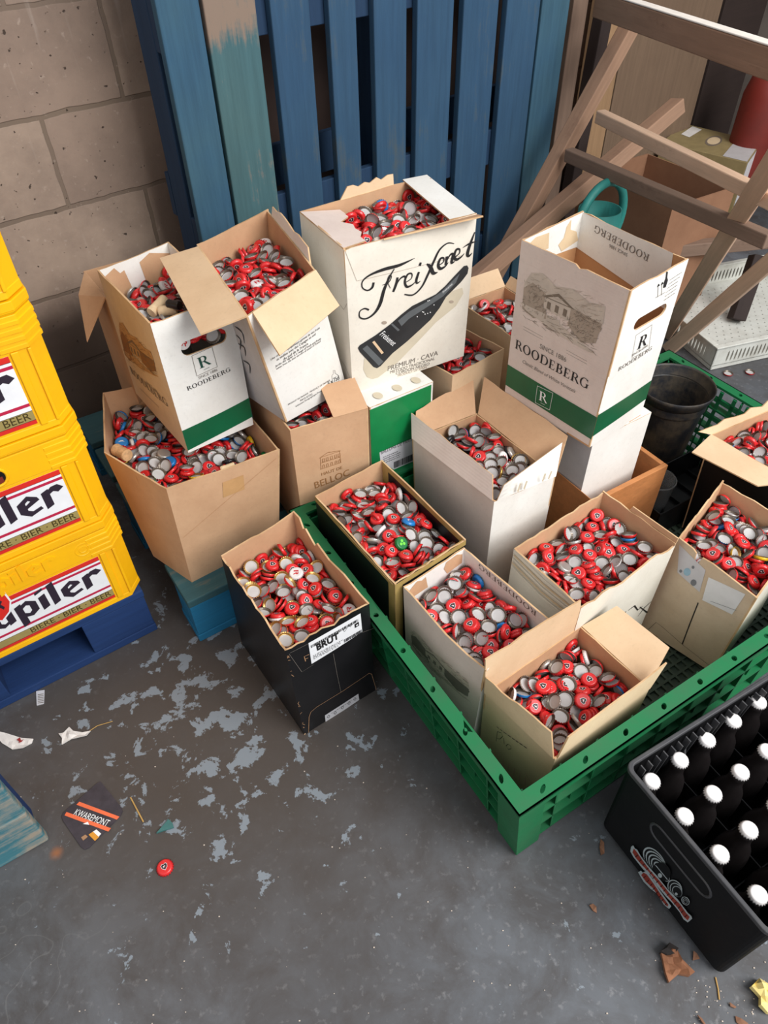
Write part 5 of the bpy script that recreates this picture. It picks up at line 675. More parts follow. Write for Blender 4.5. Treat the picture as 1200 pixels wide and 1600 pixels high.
def engraving(c, i, quad, mats=('print_sepia_light', 'print_sepia_mid', 'print_sepia'), seed=3, name='printed_landscape'):
    """an estate drawing: hills, a gabled house, trees and a drive, in hatched strokes"""
    mb, end = deco(c, name, list(mats)); rnd = random.Random(seed); Q = [np.array(c.uv(i, *q)) for q in quad]
    W, Hh = c.size(i)
    def m(x, y): return tuple((Q[3] * (1 - x) + Q[2] * x) * (1 - y) + (Q[0] * (1 - x) + Q[1] * x) * y)
    def P(pts, mi, off): c.poly(mb, i, [[m(*q) for q in pts]], off, mi, px=False)
    P([(.02, .70), (.08, .92), (.22, .99), (.4, .86), (.6, .93), (.8, .82), (.97, .86), (.99, .56), (.5, .55), (.02, .55)], 0, .0006)
    P([(.04, .2), (.02, .6), (.12, .76), (.3, .66), (.36, .22), (.2, .12)], 1, .0007)
    P([(.62, .62), (.98, .56), (.96, .2), (.8, .1), (.62, .3)], 1, .0007)
    P([(.0, .3), (.4, .3), (.7, .16), (.98, .02), (.9, .0), (.5, .06), (.1, .2)], 0, .0007)
    P([(.3, .6), (.3, .4), (.62, .36), (.62, .58)], 0, .0008)
    P([(.26, .6), (.45, .76), (.66, .6)], 2, .0009); P([(.33, .615), (.45, .70), (.59, .615)], 0, .0010)
    P([(.62, .6), (.99, .5), (.98, .42), (.62, .52)], 1, .0009)
    for x in (.34, .44, .54): P([(x, .42), (x + .045, .41), (x + .045, .54), (x, .55)], 2, .0010)
    P([(.42, .3), (.52, .3), (.56, .08), (.46, .08)], 0, .0009)
    def hatch(n, x0, x1, y0, y1, mi, L, ang, w=.0006, off=.0011):
        for _ in range(n):
            x, y = rnd.uniform(x0, x1), rnd.uniform(y0, y1); a = math.radians(rnd.gauss(ang, 25)); l = L * rnd.uniform(.4, 1.3)
            p, q = m(x, y), m(x + l * math.cos(a), y + l * math.sin(a)); c.line(mb, i, [p, q], w, off, mi, px=False)
    hatch(60, .03, .95, .62, .92, 1, .07, 20); hatch(90, .02, .32, .18, .72, 2, .05, 80); hatch(90, .6, .94, .14, .56, 2, .05, 70)
    hatch(50, .05, .95, .04, .2, 2, .08, -15); hatch(26, .3, .62, .3, .42, 1, .04, 90); hatch(30, .64, .95, .5, .6, 2, .05, -12)
    hatch(30, .2, .9, .24, .36, 2, .05, 40)
    return end()
def barcode(c, mb, i, a, b, hgt, m, n=34, seed=1, off=.0011, down=True):
    """bars between two positions on side i, hgt in metres"""
    rnd = random.Random(seed); W, Hh = c.size(i); A = np.array(c.uv(i, *a)); B_ = np.array(c.uv(i, *b)); x = 0
    while x < 1:
        w = rnd.choice((.4, .7, 1.1)) / n; g = rnd.choice((.3, .6)) / n
        p, q = A + (B_ - A) * x, A + (B_ - A) * min(1, x + w); d = np.array([0, hgt / Hh])
        c.poly(mb, i, [[tuple(p), tuple(q), tuple(q + d), tuple(p + d)]], off, m, px=False); x += w + g
def small_print(c, mb, i, a, b, rows, gap, m, seed=1, off=.0011, size=.0022):
    """rows of fine illegible print below the line a-b"""
    rnd = random.Random(seed); W, Hh = c.size(i); A = np.array(c.uv(i, *a)); B_ = np.array(c.uv(i, *b))
    for r in range(rows):
        x = 0
        while x < rnd.uniform(.8, 1):
            w = rnd.uniform(.03, .1); p = A + (B_ - A) * x - np.array([0, gap * r / Hh]); q = A + (B_ - A) * min(1, x + w) - np.array([0, gap * r / Hh])
            c.line(mb, i, [tuple(p), tuple(q)], size * rnd.uniform(.5, .8), off, m, px=False); x += w + .03
def r_badge(c, i, quad, mats, line_m=0, let_m=0, name='square_badge'):
    """a letter R inside a thin square frame"""
    mb, end = deco(c, name, list(mats)); Q = [c.uv(i, *q) for q in quad]  # tl tr br bl
    for k in range(4): c.line(mb, i, [Q[k], Q[(k + 1) % 4]], .0009, .0010, line_m, px=False)
    l = lambda x, y: tuple((np.array(Q[3]) * (1 - x) + np.array(Q[2]) * x) * (1 - y) + (np.array(Q[0]) * (1 - x) + np.array(Q[1]) * x) * y)
    c.text(mb, i, 'R', l(.22, .27), l(.78, .27), .0012, let_m, px=False, serif=True, tall=1.05)
    c.line(mb, i, [l(.36, .15), l(.64, .15)], .0008, .0012, let_m, px=False)
    return end()
# ================================================================== the cartons
def Z(ox, oy, k): return lambda *pts: [(ox + x * k, oy + y * k) for x, y in pts]
rnd = random.Random(5)
FRs, RBs, BLs, LFs = 0, 1, 2, 3

# ---- black carton on the floor, torn rim
C_ = Carton('brut', 'wine_carton', 'torn black wine carton full of caps standing alone on the concrete floor', outer=['black_board'], inner='kraft', bulge=.003,
            tops={0: ragged(rnd, -.03, .005), 1: [(1, 1.03), (.9, 1.04), (.86, .97), (.82, 1.0), (.7, .93), (.66, .99), (.5, .96), (.3, 1), (.1, .99), (0, 1)], 2: [(1, 1), (.6, 1.01), (.5, 1.0), (.3, 1.005), (0, 1.03)], 3: ragged(rnd, -.03, .01)})
CB = C_
z = Z(420, 960, 1 / 6)
mb, end = deco(C_, 'address_label', ['sticker_white', 'print_black'], label='white barcode label')
q = z((370, 268), (858, -12), (875, 160), (400, 462)); C_.poly(mb, 0, [q]); lab = end(); mb, end = deco(C_, 'barcode', ['sticker_white', 'print_black'], lab); barcode(C_, mb, 0, z((395, 312))[0], z((835, 62))[0], .0075, 1, 46, 2)
end(); mb, end = deco(C_, 'lettering', ['sticker_white', 'print_black'], lab); C_.text(mb, 0, 'BRUT', z((452, 338))[0], z((655, 222))[0], m=1, tall=1.25); [C_.text(mb, 0, 'BRUT', z((452 + a, 338 + b))[0], z((655 + a, 222 + b))[0], m=1, tall=1.25, off=.0010 + .0001 * k_) for k_, (a, b) in enumerate(((5, 0), (2, 4), (2, -4), (7, 3), (7, -3)))]; end(); mb, end = deco(C_, 'barcode', ['sticker_white', 'print_black'], lab)
barcode(C_, mb, 0, z((705, 262))[0], z((870, 165))[0], .0095, 1, 20, 3); end(); mb, end = deco(C_, 'fine_print', ['sticker_white', 'print_black'], lab); small_print(C_, mb, 0, z((412, 385))[0], z((690, 235))[0], 4, .0036, 1, 4)
C_.poly(mb, 0, [z((800, 90), (840, 65), (845, 100), (805, 125))], .0011, 1); C_.poly(mb, 0, [z((815, 97), (832, 86), (834, 97), (818, 108))], .0013, 0)
for a, b in (((700, 150), (735, 130)), ((755, 105), (785, 95))): C_.line(mb, 0, z(a, (a[0] + 18, a[1] - 22), b, (a[0] + 10, a[1] + 12), a), .001, .0011, 1)
end()
mb, end = deco(C_, 'symbol_label', ['sticker_grey', 'print_black'], label='small pale label with handling symbols')
C_.poly(mb, 0, [z((525, 945), (838, 742), (846, 800), (532, 1014))])
for x, y in ((560, 965), (622, 930), (690, 880), (752, 838), (806, 800)): C_.line(mb, 0, z((x - 12, y), (x, y - 22), (x + 12, y - 12), (x + 4, y + 6), (x - 12, y)), .0013, .0011, 1)
small_print(C_, mb, 0, z((585, 925))[0], z((775, 800))[0], 1, .003, 1, 9); end()
mb, end = deco(C_, 'fold_line', ['print_bronze', 'print_grey'])
C_.line(mb, 0, z((372, 1130), (378, 960), (395, 915), (450, 868), (700, 715), (940, 552), (965, 560), (1008, 705)), .0011, m=0)
C_.line(mb, 0, z((605, 368), (640, 560), (676, 728)), .0006, m=1); C_.line(mb, 0, z((190, 370), (310, 540), (420, 470)), .0006, m=1); C_.line(mb, 0, z((200, 362), (370, 275)), .0007, m=1); C_.line(mb, 0, z((875, 170), (985, 130)), .0007, m=1)
for _ in range(16):
    u = rnd.uniform(.1, .95); C_.line(mb, 0, [(.006, u), (.012 + rnd.uniform(0, .02), u + rnd.uniform(-.03, .03))], .0011, m=0, px=False)
for _ in range(8):
    t, u = rnd.uniform(.3, .95), rnd.uniform(.3, .8); C_.line(mb, 3, [(t, u), (t + .03, u - rnd.uniform(.02, .07))], .0010, m=1, px=False)
end()
mb, end = deco(C_, 'lettering', ['print_bronze']); C_.line(mb, 0, z((345, 440), (332, 395), (378, 375)), .0016); C_.line(mb, 0, z((340, 420), (368, 408)), .0014); end()
C_.flap(2, .55, .82, .02, 150, (.01, .01), name='torn_tab', outer='kraft', inner='kraft')

# ---- black and gold carton inside the green crate
C_ = CG = Carton('gold', 'wine_carton', 'black and gold wine carton of caps, in the green crate behind the all-black one', outer=['black_board'], inner='kraft',
            bulge=.002, tops={0: ragged(rnd, -.015, .005), 3: ragged(rnd, -.01, .004)})
mb, end = deco(C_, 'gold_edging', ['gold_board'], label='gold printed edging')
for i in (0, 3):
    C_.poly(mb, i, [[(0, .95), (1, .95), (1, .995), (0, .995)]], px=False, step=(.1, .1)); a = (0, .1) if i == 0 else (.93, 1)
    C_.poly(mb, i, [[(a[0], 0), (a[1], 0), (a[1], .96), (a[0], .96)]], .0007, px=False, step=(.1, .1))
end()
mb, end = deco(C_, 'inner_lining', ['gold_board', 'black_board'], label='gold and black lining')
C_.poly(mb, 1, [[(.02, .80), (.98, .80), (.98, .998), (.02, .998)]], -.0042, 0, px=False, flip=True); C_.poly(mb, 1, [[(.05, .7), (.9, .7), (.9, .955), (.05, .955)]], -.0048, 1, px=False, flip=True)
C_.poly(mb, 0, [[(.05, .80), (.98, .80), (.98, .998), (.05, .998)]], -.0042, 0, px=False, flip=True); end()
C_.flap(3, .35, .98, .035, -150, (.02, .01), outer='kraft_light', inner='kraft_light', name='torn_lining', ragged=.35, seed=4, u0=.985)

# ---- white carton at the left rim of the green crate
C_ = Carton('rood_front', 'wine_carton', 'white wine carton of caps with faded estate sketch, at the green crate left rim', outer=['white_board', 'white_board', 'white_board', 'blush_shade_board'], inner='white_board',
            bulge=.007, tops={3: [(1, 1), (.8, .965), (.55, .955), (.3, .98), (.1, 1), (0, 1)], 0: [(1, 1), (.5, .97), (0, 1)]})
z = Z(560, 840, .25)
engraving(C_, 3, z((320, 540), (700, 890), (705, 1035), (330, 690)), ('print_sepia_light', 'print_grey', 'print_grey'), 5)
mb, end = deco(C_, 'inner_lettering', ['print_grey']); W, Hh = C_.size(1)
C_.text(mb, 1, 'ROODEBERG', (.12, .985), (.80, .985), -.0042, 0, px=False, serif=True, flip=True); end()
mb, end = deco(C_, 'torn_patch', ['kraft_pale', 'kraft'], label='torn brown patch inside')
C_.poly(mb, 2, [[(.06, .88), (.3, .86), (.36, .93), (.32, .985), (.14, .99), (.05, .96)]], -.0042, 1, px=False, flip=True); end(); mb, end = deco(C_, 'torn_patch', ['kraft_pale', 'kraft'], label='torn brown patch inside'); C_.poly(mb, 2, [[(.62, .85), (.97, .86), (.97, .93), (.8, .985), (.72, .96), (.66, .97)]], -.0042, 1, px=False, flip=True); end()

# ---- brown carton at the near corner of the green crate
C_ = CR_ = Carton('ria', 'wine_carton', 'open brown carton of caps with raised flaps in the near corner of the green crate', outer=['kraft_pale'], inner='kraft', bulge=.003)
C_.flap(3, .0, .985, .058, 8, (.002, .02), 'kraft_pale', 'kraft', ragged=.06, seed=2, corners=[at(760, 1060, .285), at(862, 1143, .288)]); C_.flap(0, .02, 1, .058, 14, (.012, -.012), 'kraft_pale', 'kraft', ragged=.03, seed=3, corners=[at(888, 1151, .288), at(1041, 1036, .288)])
C_.flap(2, .03, 1, .062, 4, (.002, .002), 'kraft', 'kraft_light', ragged=.04, seed=5, corners=[at(907, 938, .335), at(758, 1030, .335)])
C_.flap(1, .02, .98, .075, 72, (.0, .012), 'kraft_pale', 'kraft_light', seed=6, corners=[at(1046, 1012, .27), at(964, 947, .27)])
z = Z(720, 940, 1 / 3)
mb, end = deco(C_, 'lettering', ['print_black', 'print_pink'])
def thin(i, pts, w=.0011, m=0): C_.line(mb, i, z(*pts), w, m=m)
thin(3, ((165, 655), (172, 608))); thin(3, ((172, 610), (190, 615), (196, 632), (182, 645), (170, 640))); thin(3, ((200, 640), (204, 668))); thin(3, ((222, 668), (212, 676), (222, 692), (236, 690), (234, 676), (222, 668)))
for k_ in range(5): thin(3, ((200 + 26 * k_, 735 + 22 * k_), (196 + 26 * k_, 775 + 22 * k_), (214 + 26 * k_, 800 + 22 * k_)), .0010, 1)
thin(3, ((300, 800), (330, 850), (345, 880)), .001, 1)
thin(0, ((575, 800), (600, 735))); thin(0, ((592, 745), (610, 722), (630, 722), (628, 745), (600, 765))); thin(0, ((648, 695), (640, 725))); thin(0, ((672, 684), (660, 696), (664, 708), (680, 700), (682, 684)))
end()
mb, end = deco(C_, 'fine_print', ['print_black']); small_print(C_, mb, 3, z((170, 585))[0], z((340, 705))[0], 1, .003, 0, 3, size=.003); end()

# ---- plain white carton in the middle
C_ = Carton('white', 'carton', 'plain white carton of mostly silver caps standing behind the black and gold carton', outer=['white_board', 'white_board', 'white_board', 'blush_shade_board'], inner='kraft', bulge=.003)
C_.flap(0, .04, 1, .045, 4, (.012, -.004), 'white_board', 'kraft', seed=8, corners=[at(787, 758, .402), at(878, 691, .402)]); C_.flap(3, 0, .985, .058, 2, (.004, .004), 'blush_shade_board', 'kraft', ragged=.03, seed=9, corners=[at(643, 645, .402), at(770, 741, .402)])
C_.flap(2, 0.02, .98, .055, 4, (.0, .012), 'white_board', 'kraft', ragged=.04, seed=10, corners=[at(739, 592, .41), at(650, 641, .405)]); C_.flap(1, .0, .98, .05, 2, (.0, .0), 'white_board', 'kraft', ragged=.03, seed=11, corners=[at(887, 681, .402), at(757, 589, .41)])
mb, end = deco(C_, 'printed_mark', ['print_shadow'])
for t in (.32, .42, .72, .82): C_.poly(mb, 0, [[(t, 1.03), (t + .03, 1.02), (t + .06, 1.08), (t + .03, 1.09)]], .0065, px=False)
end()

# ---- cream carton with script lettering, middle right
C_ = Carton('mid', 'wine_carton', 'low cream carton of caps with torn ribbed edges, just behind the near brown one', outer=['cream_board', 'kraft', 'kraft', 'cream_board'], inner='kraft', bulge=.004,
            tops={0: ragged(rnd, -.05, .01), 2: ragged(rnd, -.02, .01)})
z = Z(800, 600, 1 / 3)
C_.flap(1, .0, .62, .012, 6, (0, .004), 'kraft', 'kraft', seed=12)
mb, end = deco(C_, 'script_lettering', ['print_black'])
for pts, w in (([(545, 1062), (575, 1040), (590, 1060), (615, 1040)], [.001, .004, .003, .001]), ([(590, 1090), (620, 1050), (655, 1018)], [.001, .004, .001]), ([(600, 1045), (635, 1072)], [.002, .004]), ([(520, 1075), (535, 1068)], [.003, .003])): C_.line(mb, 0, z(*pts), w)
end()
mb, end = deco(C_, 'torn_layer', ['cream_board', 'kraft_pale'], label='peeling ribbed layers')
for k_ in range(5): C_.line(mb, 3, [(.02 + .0 * k_, .985 - .035 * k_), (.5, .965 - .035 * k_), (.98, .985 - .035 * k_)], .004, .0012 + .0008 * k_, k_ % 2, px=False)
end()

# ---- cream carton on the right with a white patch
C_ = CFR = Carton('frex_right', 'wine_carton', 'cream wine carton of caps with pale stickers, at the right rim of the green crate', outer=['cream_board', 'kraft', 'kraft', 'tan_print'], inner='kraft', bulge=.003,
            tops={3: [(1, 1), (.75, 1.0), (.45, 1.0), (.33, .985), (.29, .78), (.25, .985), (.2, 1.0), (.0, 1.0)], 2: ragged(rnd, -.03, .02)})
mb, end = deco(C_, 'sticker', ['sticker_grey', 'print_blue_dot', 'print_grey_dot', 'sticker_white'], label='pale sticker with blue and grey dots')
z = Z(800, 600, 1 / 3)
C_.poly(mb, 3, [z((785, 752), (908, 872), (880, 975), (776, 882))])
for x, y, r, m_ in ((822, 880, 17, 1), (852, 930, 14, 2), (792, 876, 7, 2), (850, 858, 7, 2), (862, 895, 10, 0)): C_.poly(mb, 3, [z(*[(x + r * math.cos(a * PI / 6), y + r * 1.1 * math.sin(a * PI / 6)) for a in range(12)])], .0010, m_)
end(); mb, end = deco(C_, 'sticker', ['sticker_white', 'print_grey_dot'], label='plain pale sticker'); C_.poly(mb, 3, [z((922, 905), (1095, 985), (1032, 1080), (892, 1012))]); C_.line(mb, 3, z((930, 1018), (1052, 1062)), .0008, .0012, 1); end()
mb, end = deco(C_, 'fold_line', ['print_sepia', 'print_black']); z = Z(1000, 900, 1 / 6)
C_.line(mb, 3, z((545, 250), (470, 440), (395, 640)), .0022, m=1); C_.line(mb, 3, z((80, 500), (150, 435), (200, 470), (395, 640), (700, 880)), .0010)
end()
mb, end = deco(C_, 'script_lettering', ['print_black'])
for pts, w in (([(1290, 330), (1220, 320), (1150, 370), (1100, 410), (1110, 430)], [.001, .004, .005, .003, .001]), ([(1230, 260), (1200, 380), (1130, 500), (1060, 560), (1000, 590), (985, 605), (1000, 615)], [.002, .004, .005, .004, .002, .003, .001]), ([(1240, 430), (1190, 450), (1150, 440)], [.001, .003, .001])): C_.line(mb, 0, smooth_pts(z(*pts)), [w[min(len(w) - 1, k // 6)] for k in range(6 * (len(pts) - 1) + 1)])
end()

# ---- upright white and green carton, empty
LR = [slot(.53, .76, .29, .035)]
C_ = CRT = Carton('rood_top', 'wine_carton', 'empty white wine carton with a green band and estate drawing, highest on the right', outer=['white_board', 'white_board', 'white_board', 'blush_shade_board'], inner='kraft_deep', bulge=.002, holes={0: LR},
            tops={3: [(1, 1), (.8, 1.0), (.62, 1.003), (.56, .99), (.52, 1.006), (0, 1)]})
z6 = Z(650, 350, .291667); z7 = Z(850, 350, .291667)
mb, end = deco(C_, 'green_band', ['print_green'], label='dark green printed band')
a, b, c_, d = (C_.uv(3, *q)[1] for q in z6((465, 735), (960, 1030), (925, 1145), (455, 845)))
C_.poly(mb, 3, [[(0, a), (1, b), (1, c_), (0, d)]], px=False, step=(.1, .1)); a, b, c_, d = (C_.uv(0, *q)[1] for q in z7((275, 1032), (520, 872), (500, 965), (248, 1145)))
C_.poly(mb, 0, [[(0, a), (1, b), (1, c_), (0, d)]], px=False, step=(.1, .1)); end()
engraving(C_, 3, z6((590, 225), (1042, 402), (968, 705), (545, 495)), seed=8)
mb, end = deco(C_, 'lettering', ['print_black', 'print_grey', 'print_white'])
C_.text(mb, 3, 'ROODEBERG', *z6((530, 664), (920, 887)), serif=True, tall=1.05); C_.text(mb, 3, 'SINCE 1886', *z6((662, 664), (802, 740)), m=1)
C_.text(mb, 3, 'Classic Blend of White Varietals', *z6((568, 742), (850, 905)), m=1, slant=.3)
for r in range(2): C_.line(mb, 3, z6((575, 548 + 16 * r), (915, 735 + 16 * r)), .0006, m=1)
end(); mb, end = deco(C_, 'lettering', ['print_black', 'print_grey']); C_.text(mb, 0, 'ROODEBERG', *z7((397, 790), (577, 672)), serif=True, m=1, tall=.9); C_.text(mb, 0, 'SINCE 1886', *z7((470, 712), (556, 655)), m=1, tall=.8); end()
r_badge(C_, 3, z6((652, 866), (735, 906), (717, 996), (640, 955)), ['print_white']); r_badge(C_, 0, z7((492, 595), (578, 538), (560, 668), (470, 718)), ['print_grey', 'print_black'], 0, 1)
mb, end = deco(C_, 'handling_symbol', ['print_black', 'print_grey'])
for x in (610, 630): C_.line(mb, 0, z7((x, 392 - (x - 610) * .5), (x + 2, 335 - (x - 610) * .5)), .0012, m=1); C_.poly(mb, 0, [z7((x - 6, 338 - (x - 610) * .5), (x + 3, 318 - (x - 610) * .5), (x + 9, 328 - (x - 610) * .5))], .001, 0)
C_.line(mb, 0, z7((596, 396), (650, 366)), .0010, m=1); C_.poly(mb, 0, [z7((655, 252), (662, 256), (658, 285), (662, 300), (650, 338), (637, 342), (642, 310), (650, 290))], .001, 0)
small_print(C_, mb, 0, z7((672, 300))[0], z7((738, 256))[0], 6, .008, 1, 6, size=.002); end()
mb, end = deco(C_, 'inner_flap', ['white_board', 'kraft_pale'], label='white inner flaps with torn brown patches')
C_.poly(mb, 1, [[(.06, .70), (1, .80), (1, 1), (.12, 1)]], -.0043, 0, px=False, flip=True); C_.poly(mb, 2, [[(0, .80), (.94, .84), (.98, 1), (0, 1)]], -.0043, 0, px=False, flip=True)
C_.poly(mb, 2, [[(.02, .84), (.30, .82), (.38, .87), (.30, .90), (.28, .96), (.22, .99), (.2, .93), (.08, .90)]], -.0049, 1, px=False, flip=True); C_.poly(mb, 2, [[(.55, .88), (.92, .9), (.92, .96), (.8, .985), (.58, .975)]], -.0049, 1, px=False, flip=True); end()
mb, end = deco(C_, 'inner_lettering', ['print_grey']); C_.text(mb, 1, 'ROODEBERG', (.30, .94), (.84, .965), -.0050, 0, px=False, serif=True, flip=True); C_.text(mb, 1, 'SINCE 1886', (.49, .895), (.67, .902), -.0050, 0, px=False, flip=True); end()

# ---- white carton carrying it
C_ = Carton('wb', 'carton', 'plain white carton standing under the upright empty carton', outer=['white_board', 'white_board', 'white_board', 'grey_shade_board'], inner='white_board', bulge=.002)
C_.flap(0, 0, 1, .17, -89, (0, 0), 'white_board', 'white_board', seed=1); C_.flap(2, 0, 1, .03, -89, (.01, .01), 'white_board', 'white_board', seed=1)

# ---- tall cream carton with script and bottle
C_ = CFX = Carton('freix', 'wine_carton', 'tall cream carton of caps printed with flowing script and a dark sparkling wine bottle', outer=['cream_board'], inner='kraft', bulge=.003,
            tops={0: [(1, 1.01), (.5, .998), (.05, 1), (0, .99)]})
z = Z(440, 260, .283333)
mb, end = deco(C_, 'script_lettering', ['print_black'])
def brush(pts, ws, k=6):
    P = smooth_pts([(*z(p)[0], w) for p, w in zip(pts, ws)], k); C_.line(mb, 0, [p[:2] for p in P], [p[2] for p in P], .0010)
brush([(508, 640), (500, 668), (474, 684), (446, 668), (448, 632), (490, 598), (565, 568), (650, 545), (735, 506)], [.005, .005, .003, .0025, .003, .004, .0065, .006, .001])
brush([(622, 565), (596, 610), (566, 680), (543, 760), (510, 812), (466, 840), (432, 832), (432, 800), (458, 784), (482, 792)], [.002, .004, .007, .0075, .005, .0035, .003, .0025, .003, .004])
brush([(555, 655), (590, 640), (606, 610), (596, 600), (584, 632), (600, 672)], [.001, .002, .002, .002, .002, .001])
brush([(640, 612), (632, 650), (616, 692)], [.005, .006, .005]); brush([(630, 660), (652, 622), (676, 606), (684, 616)], [.002, .003, .004, .003])
brush([(684, 640), (716, 618), (718, 592), (696, 596), (680, 634), (692, 664), (722, 652), (742, 632)], [.002, .002, .003, .004, .005, .005, .003, .001])
brush([(758, 582), (744, 625), (748, 644), (766, 632)], [.005, .006, .004, .001]); brush([(762, 548), (768, 530)], [.006, .005])
brush([(801, 538), (821, 554), (837, 588), (861, 584)], [.0026, .0078, .0078, .0013])
brush([(952, 426), (915, 424), (872, 460), (840, 524), (806, 600), (772, 666), (726, 708), (678, 706)], [.0014, .0027, .0041, .0054, .0054, .0041, .0034, .0027])
brush([(864, 548), (892, 528), (894, 506), (876, 510), (864, 544), (876, 564), (902, 552), (920, 530)], [.0025, .0025, .0037, .0050, .0063, .0063, .0037, .0013])
brush([(912, 496), (906, 544)], [.0063, .0063]); brush([(908, 526), (932, 486), (946, 488), (938, 530), (956, 524)], [.0025, .0037, .0063, .0063, .0013])
brush([(954, 502), (980, 480), (982, 458), (964, 460), (952, 496), (964, 514), (990, 500), (1008, 480)], [.0025, .0025, .0037, .0050, .0063, .0063, .0037, .0013])
brush([(1066, 362), (1042, 426), (1026, 480), (1034, 494), (1052, 476)], [.0026, .0065, .0078, .0052, .0013]); brush([(1000, 448), (1040, 424), (1078, 414)], [.001, .004, .001]); end()
mb, end = deco(C_, 'printed_bottle', ['print_shadow', 'bottle_print', 'bottle_sheen', 'print_white', 'kraft_light'])
C_.poly(mb, 0, [z((455, 1060), (450, 1120), (470, 1160), (500, 1172), (530, 1165), (640, 1080), (780, 935), (850, 860), (960, 770), (1002, 700), (995, 668), (900, 700), (700, 860))], .0006, 0)
C_.poly(mb, 0, [z((420, 1000), (430, 985), (520, 928), (600, 868), (660, 815), (720, 768), (850, 704), (900, 660), (955, 600), (1005, 548), (1022, 545), (1030, 560), (1024, 590), (1000, 622), (985, 640), (905, 720), (870, 780), (820, 845), (770, 892), (690, 965), (610, 1030), (545, 1100), (525, 1112), (505, 1105), (430, 1022))], .0009, 1)
C_.poly(mb, 0, [z((640, 850), (700, 800), (800, 745), (880, 690), (980, 590), (960, 640), (890, 715), (800, 775), (700, 840), (660, 880))], .0011, 2); C_.poly(mb, 0, [z((600, 870), (610, 864), (650, 900), (640, 908))], .0012, 2); C_.poly(mb, 0, [z((445, 1005), (470, 985), (560, 1075), (535, 1098))], .0011, 2)
C_.poly(mb, 0, [z((498, 968), (510, 960), (562, 1026), (550, 1034))], .0012, 4)
C_.text(mb, 0, 'Freixenet', *z((540, 930), (612, 992)), off=.0012, m=3, slant=.3, tall=1.5); C_.text(mb, 0, 'Freixenet', *z((890, 700), (942, 652)), off=.0013, m=3, slant=.3)
for _ in range(26):
    x, y = rnd.uniform(720, 860), rnd.uniform(700, 860)
    if abs((y - 780) + .85 * (x - 800)) < 40: C_.poly(mb, 0, [z((x, y), (x + 5, y), (x + 5, y + 5), (x, y + 5))], .0013, 3)
end()
mb, end = deco(C_, 'lettering', ['print_grey', 'print_sepia_mid'])
C_.text(mb, 0, 'PREMIUM \u00b7 CAVA', *z((585, 1128), (862, 1040))); C_.text(mb, 0, 'METODO TRADICIONAL', *z((600, 1143), (845, 1066))); C_.text(mb, 0, 'CORDON NEGRO', *z((630, 1150), (815, 1095))); C_.text(mb, 0, 'PRODUCT OF SPAIN', *z((642, 1160), (800, 1112)), m=1); end()
mb, end = deco(C_, 'fold_line', ['print_sepia_mid']); C_.line(mb, 0, z((352, 470), (415, 632), (640, 580), (1000, 490)), .0008); C_.line(mb, 3, [(0, .72), (.92, .6), (.99, .66)], .001, px=False); C_.line(mb, 3, [(.05, .27), (.85, .18), (.98, .1)], .001, px=False)
for x, y, r in ((565, 860, 9), (935, 745, 8)): C_.poly(mb, 0, [z(*[(x + r * 1.6 * math.cos(a * PI / 5), y + r * math.sin(a * PI / 5)) for a in range(10)])], .0014)
end()
C_.flap(0, .3, 1.0, .028, 8, (.0, -.014), 'cream_board', 'kraft', seed=21, corners=[at(600, 374, .788), at(755, 338, .796)]); C_.flap(1, .02, 1, .06, -93, (.0, .0), 'white_board', 'kraft', name='folded_flap', seed=22, label='white flap folded over the opening')
C_.flap(3, .02, .98, .075, -100, (.0, .03), 'blush_shade_board', 'kraft_pale', name='torn_flap', ragged=.25, seed=23); C_.flap(2, .28, .7, .02, 10, (.0, .02), 'kraft_light', 'kraft_light', name='torn_tab', ragged=.22, seed=24)

# ---- closed green fronted box under it
C_ = Carton('gb', 'carton', 'white box with a glossy green front and barcode label, closed under the tall script carton', outer=['white_board', 'grey_shade_board', 'white_board', 'grey_shade_board'], inner='white_board', bulge=.0)
z = Z(560, 560, 1 / 6)
mb, end = deco(C_, 'green_panel', ['print_green_bright']); C_.poly(mb, 0, [[(.0, .02), (.97, .02), (.97, .985), (.0, .985)]], px=False, step=(.2, .2)); end()
mb, end = deco(C_, 'barcode_label', ['sticker_grey', 'print_black'], label='white barcode label'); C_.poly(mb, 0, [z((196, 880), (520, 740), (520, 960), (330, 1040), (205, 970))], .0010)
lab = end(); mb, end = deco(C_, 'lettering', ['sticker_grey', 'print_black'], lab); C_.text(mb, 0, 'BALLONS DE PARIS', *z((212, 900), (500, 772)), off=.0014, m=1, tall=1.3); end(); mb, end = deco(C_, 'barcode', ['sticker_grey', 'print_black'], lab); barcode(C_, mb, 0, z((330, 1030))[0], z((560, 930))[0], .02, 1, 30, 7, .0014); small_print(C_, mb, 0, z((230, 925))[0], z((390, 860))[0], 4, .006, 1, 3, .0014, .003); end()
C_.flap(0, 0, 1, .13, -89.5, (0, 0), 'white_board', 'white_board', name='lid_flap'); C_.flap(2, 0, 1, .128, -89.5, (0, 0), 'white_board', 'white_board', name='lid_flap')
A0, A1, A2 = C_.T[0], C_.T[1], C_.T[3]
for x in (.22, .52, .82):
    mb, end = deco(C_, 'lid_dent', ['print_shadow']); mb.face([A0 + (A1 - A0) * (x + .06 * math.cos(a * PI / 6)) + (A2 - A0) * (.09 + .05 * math.sin(a * PI / 6)) + np.array([0, 0, .004]) for a in range(12)]); end()

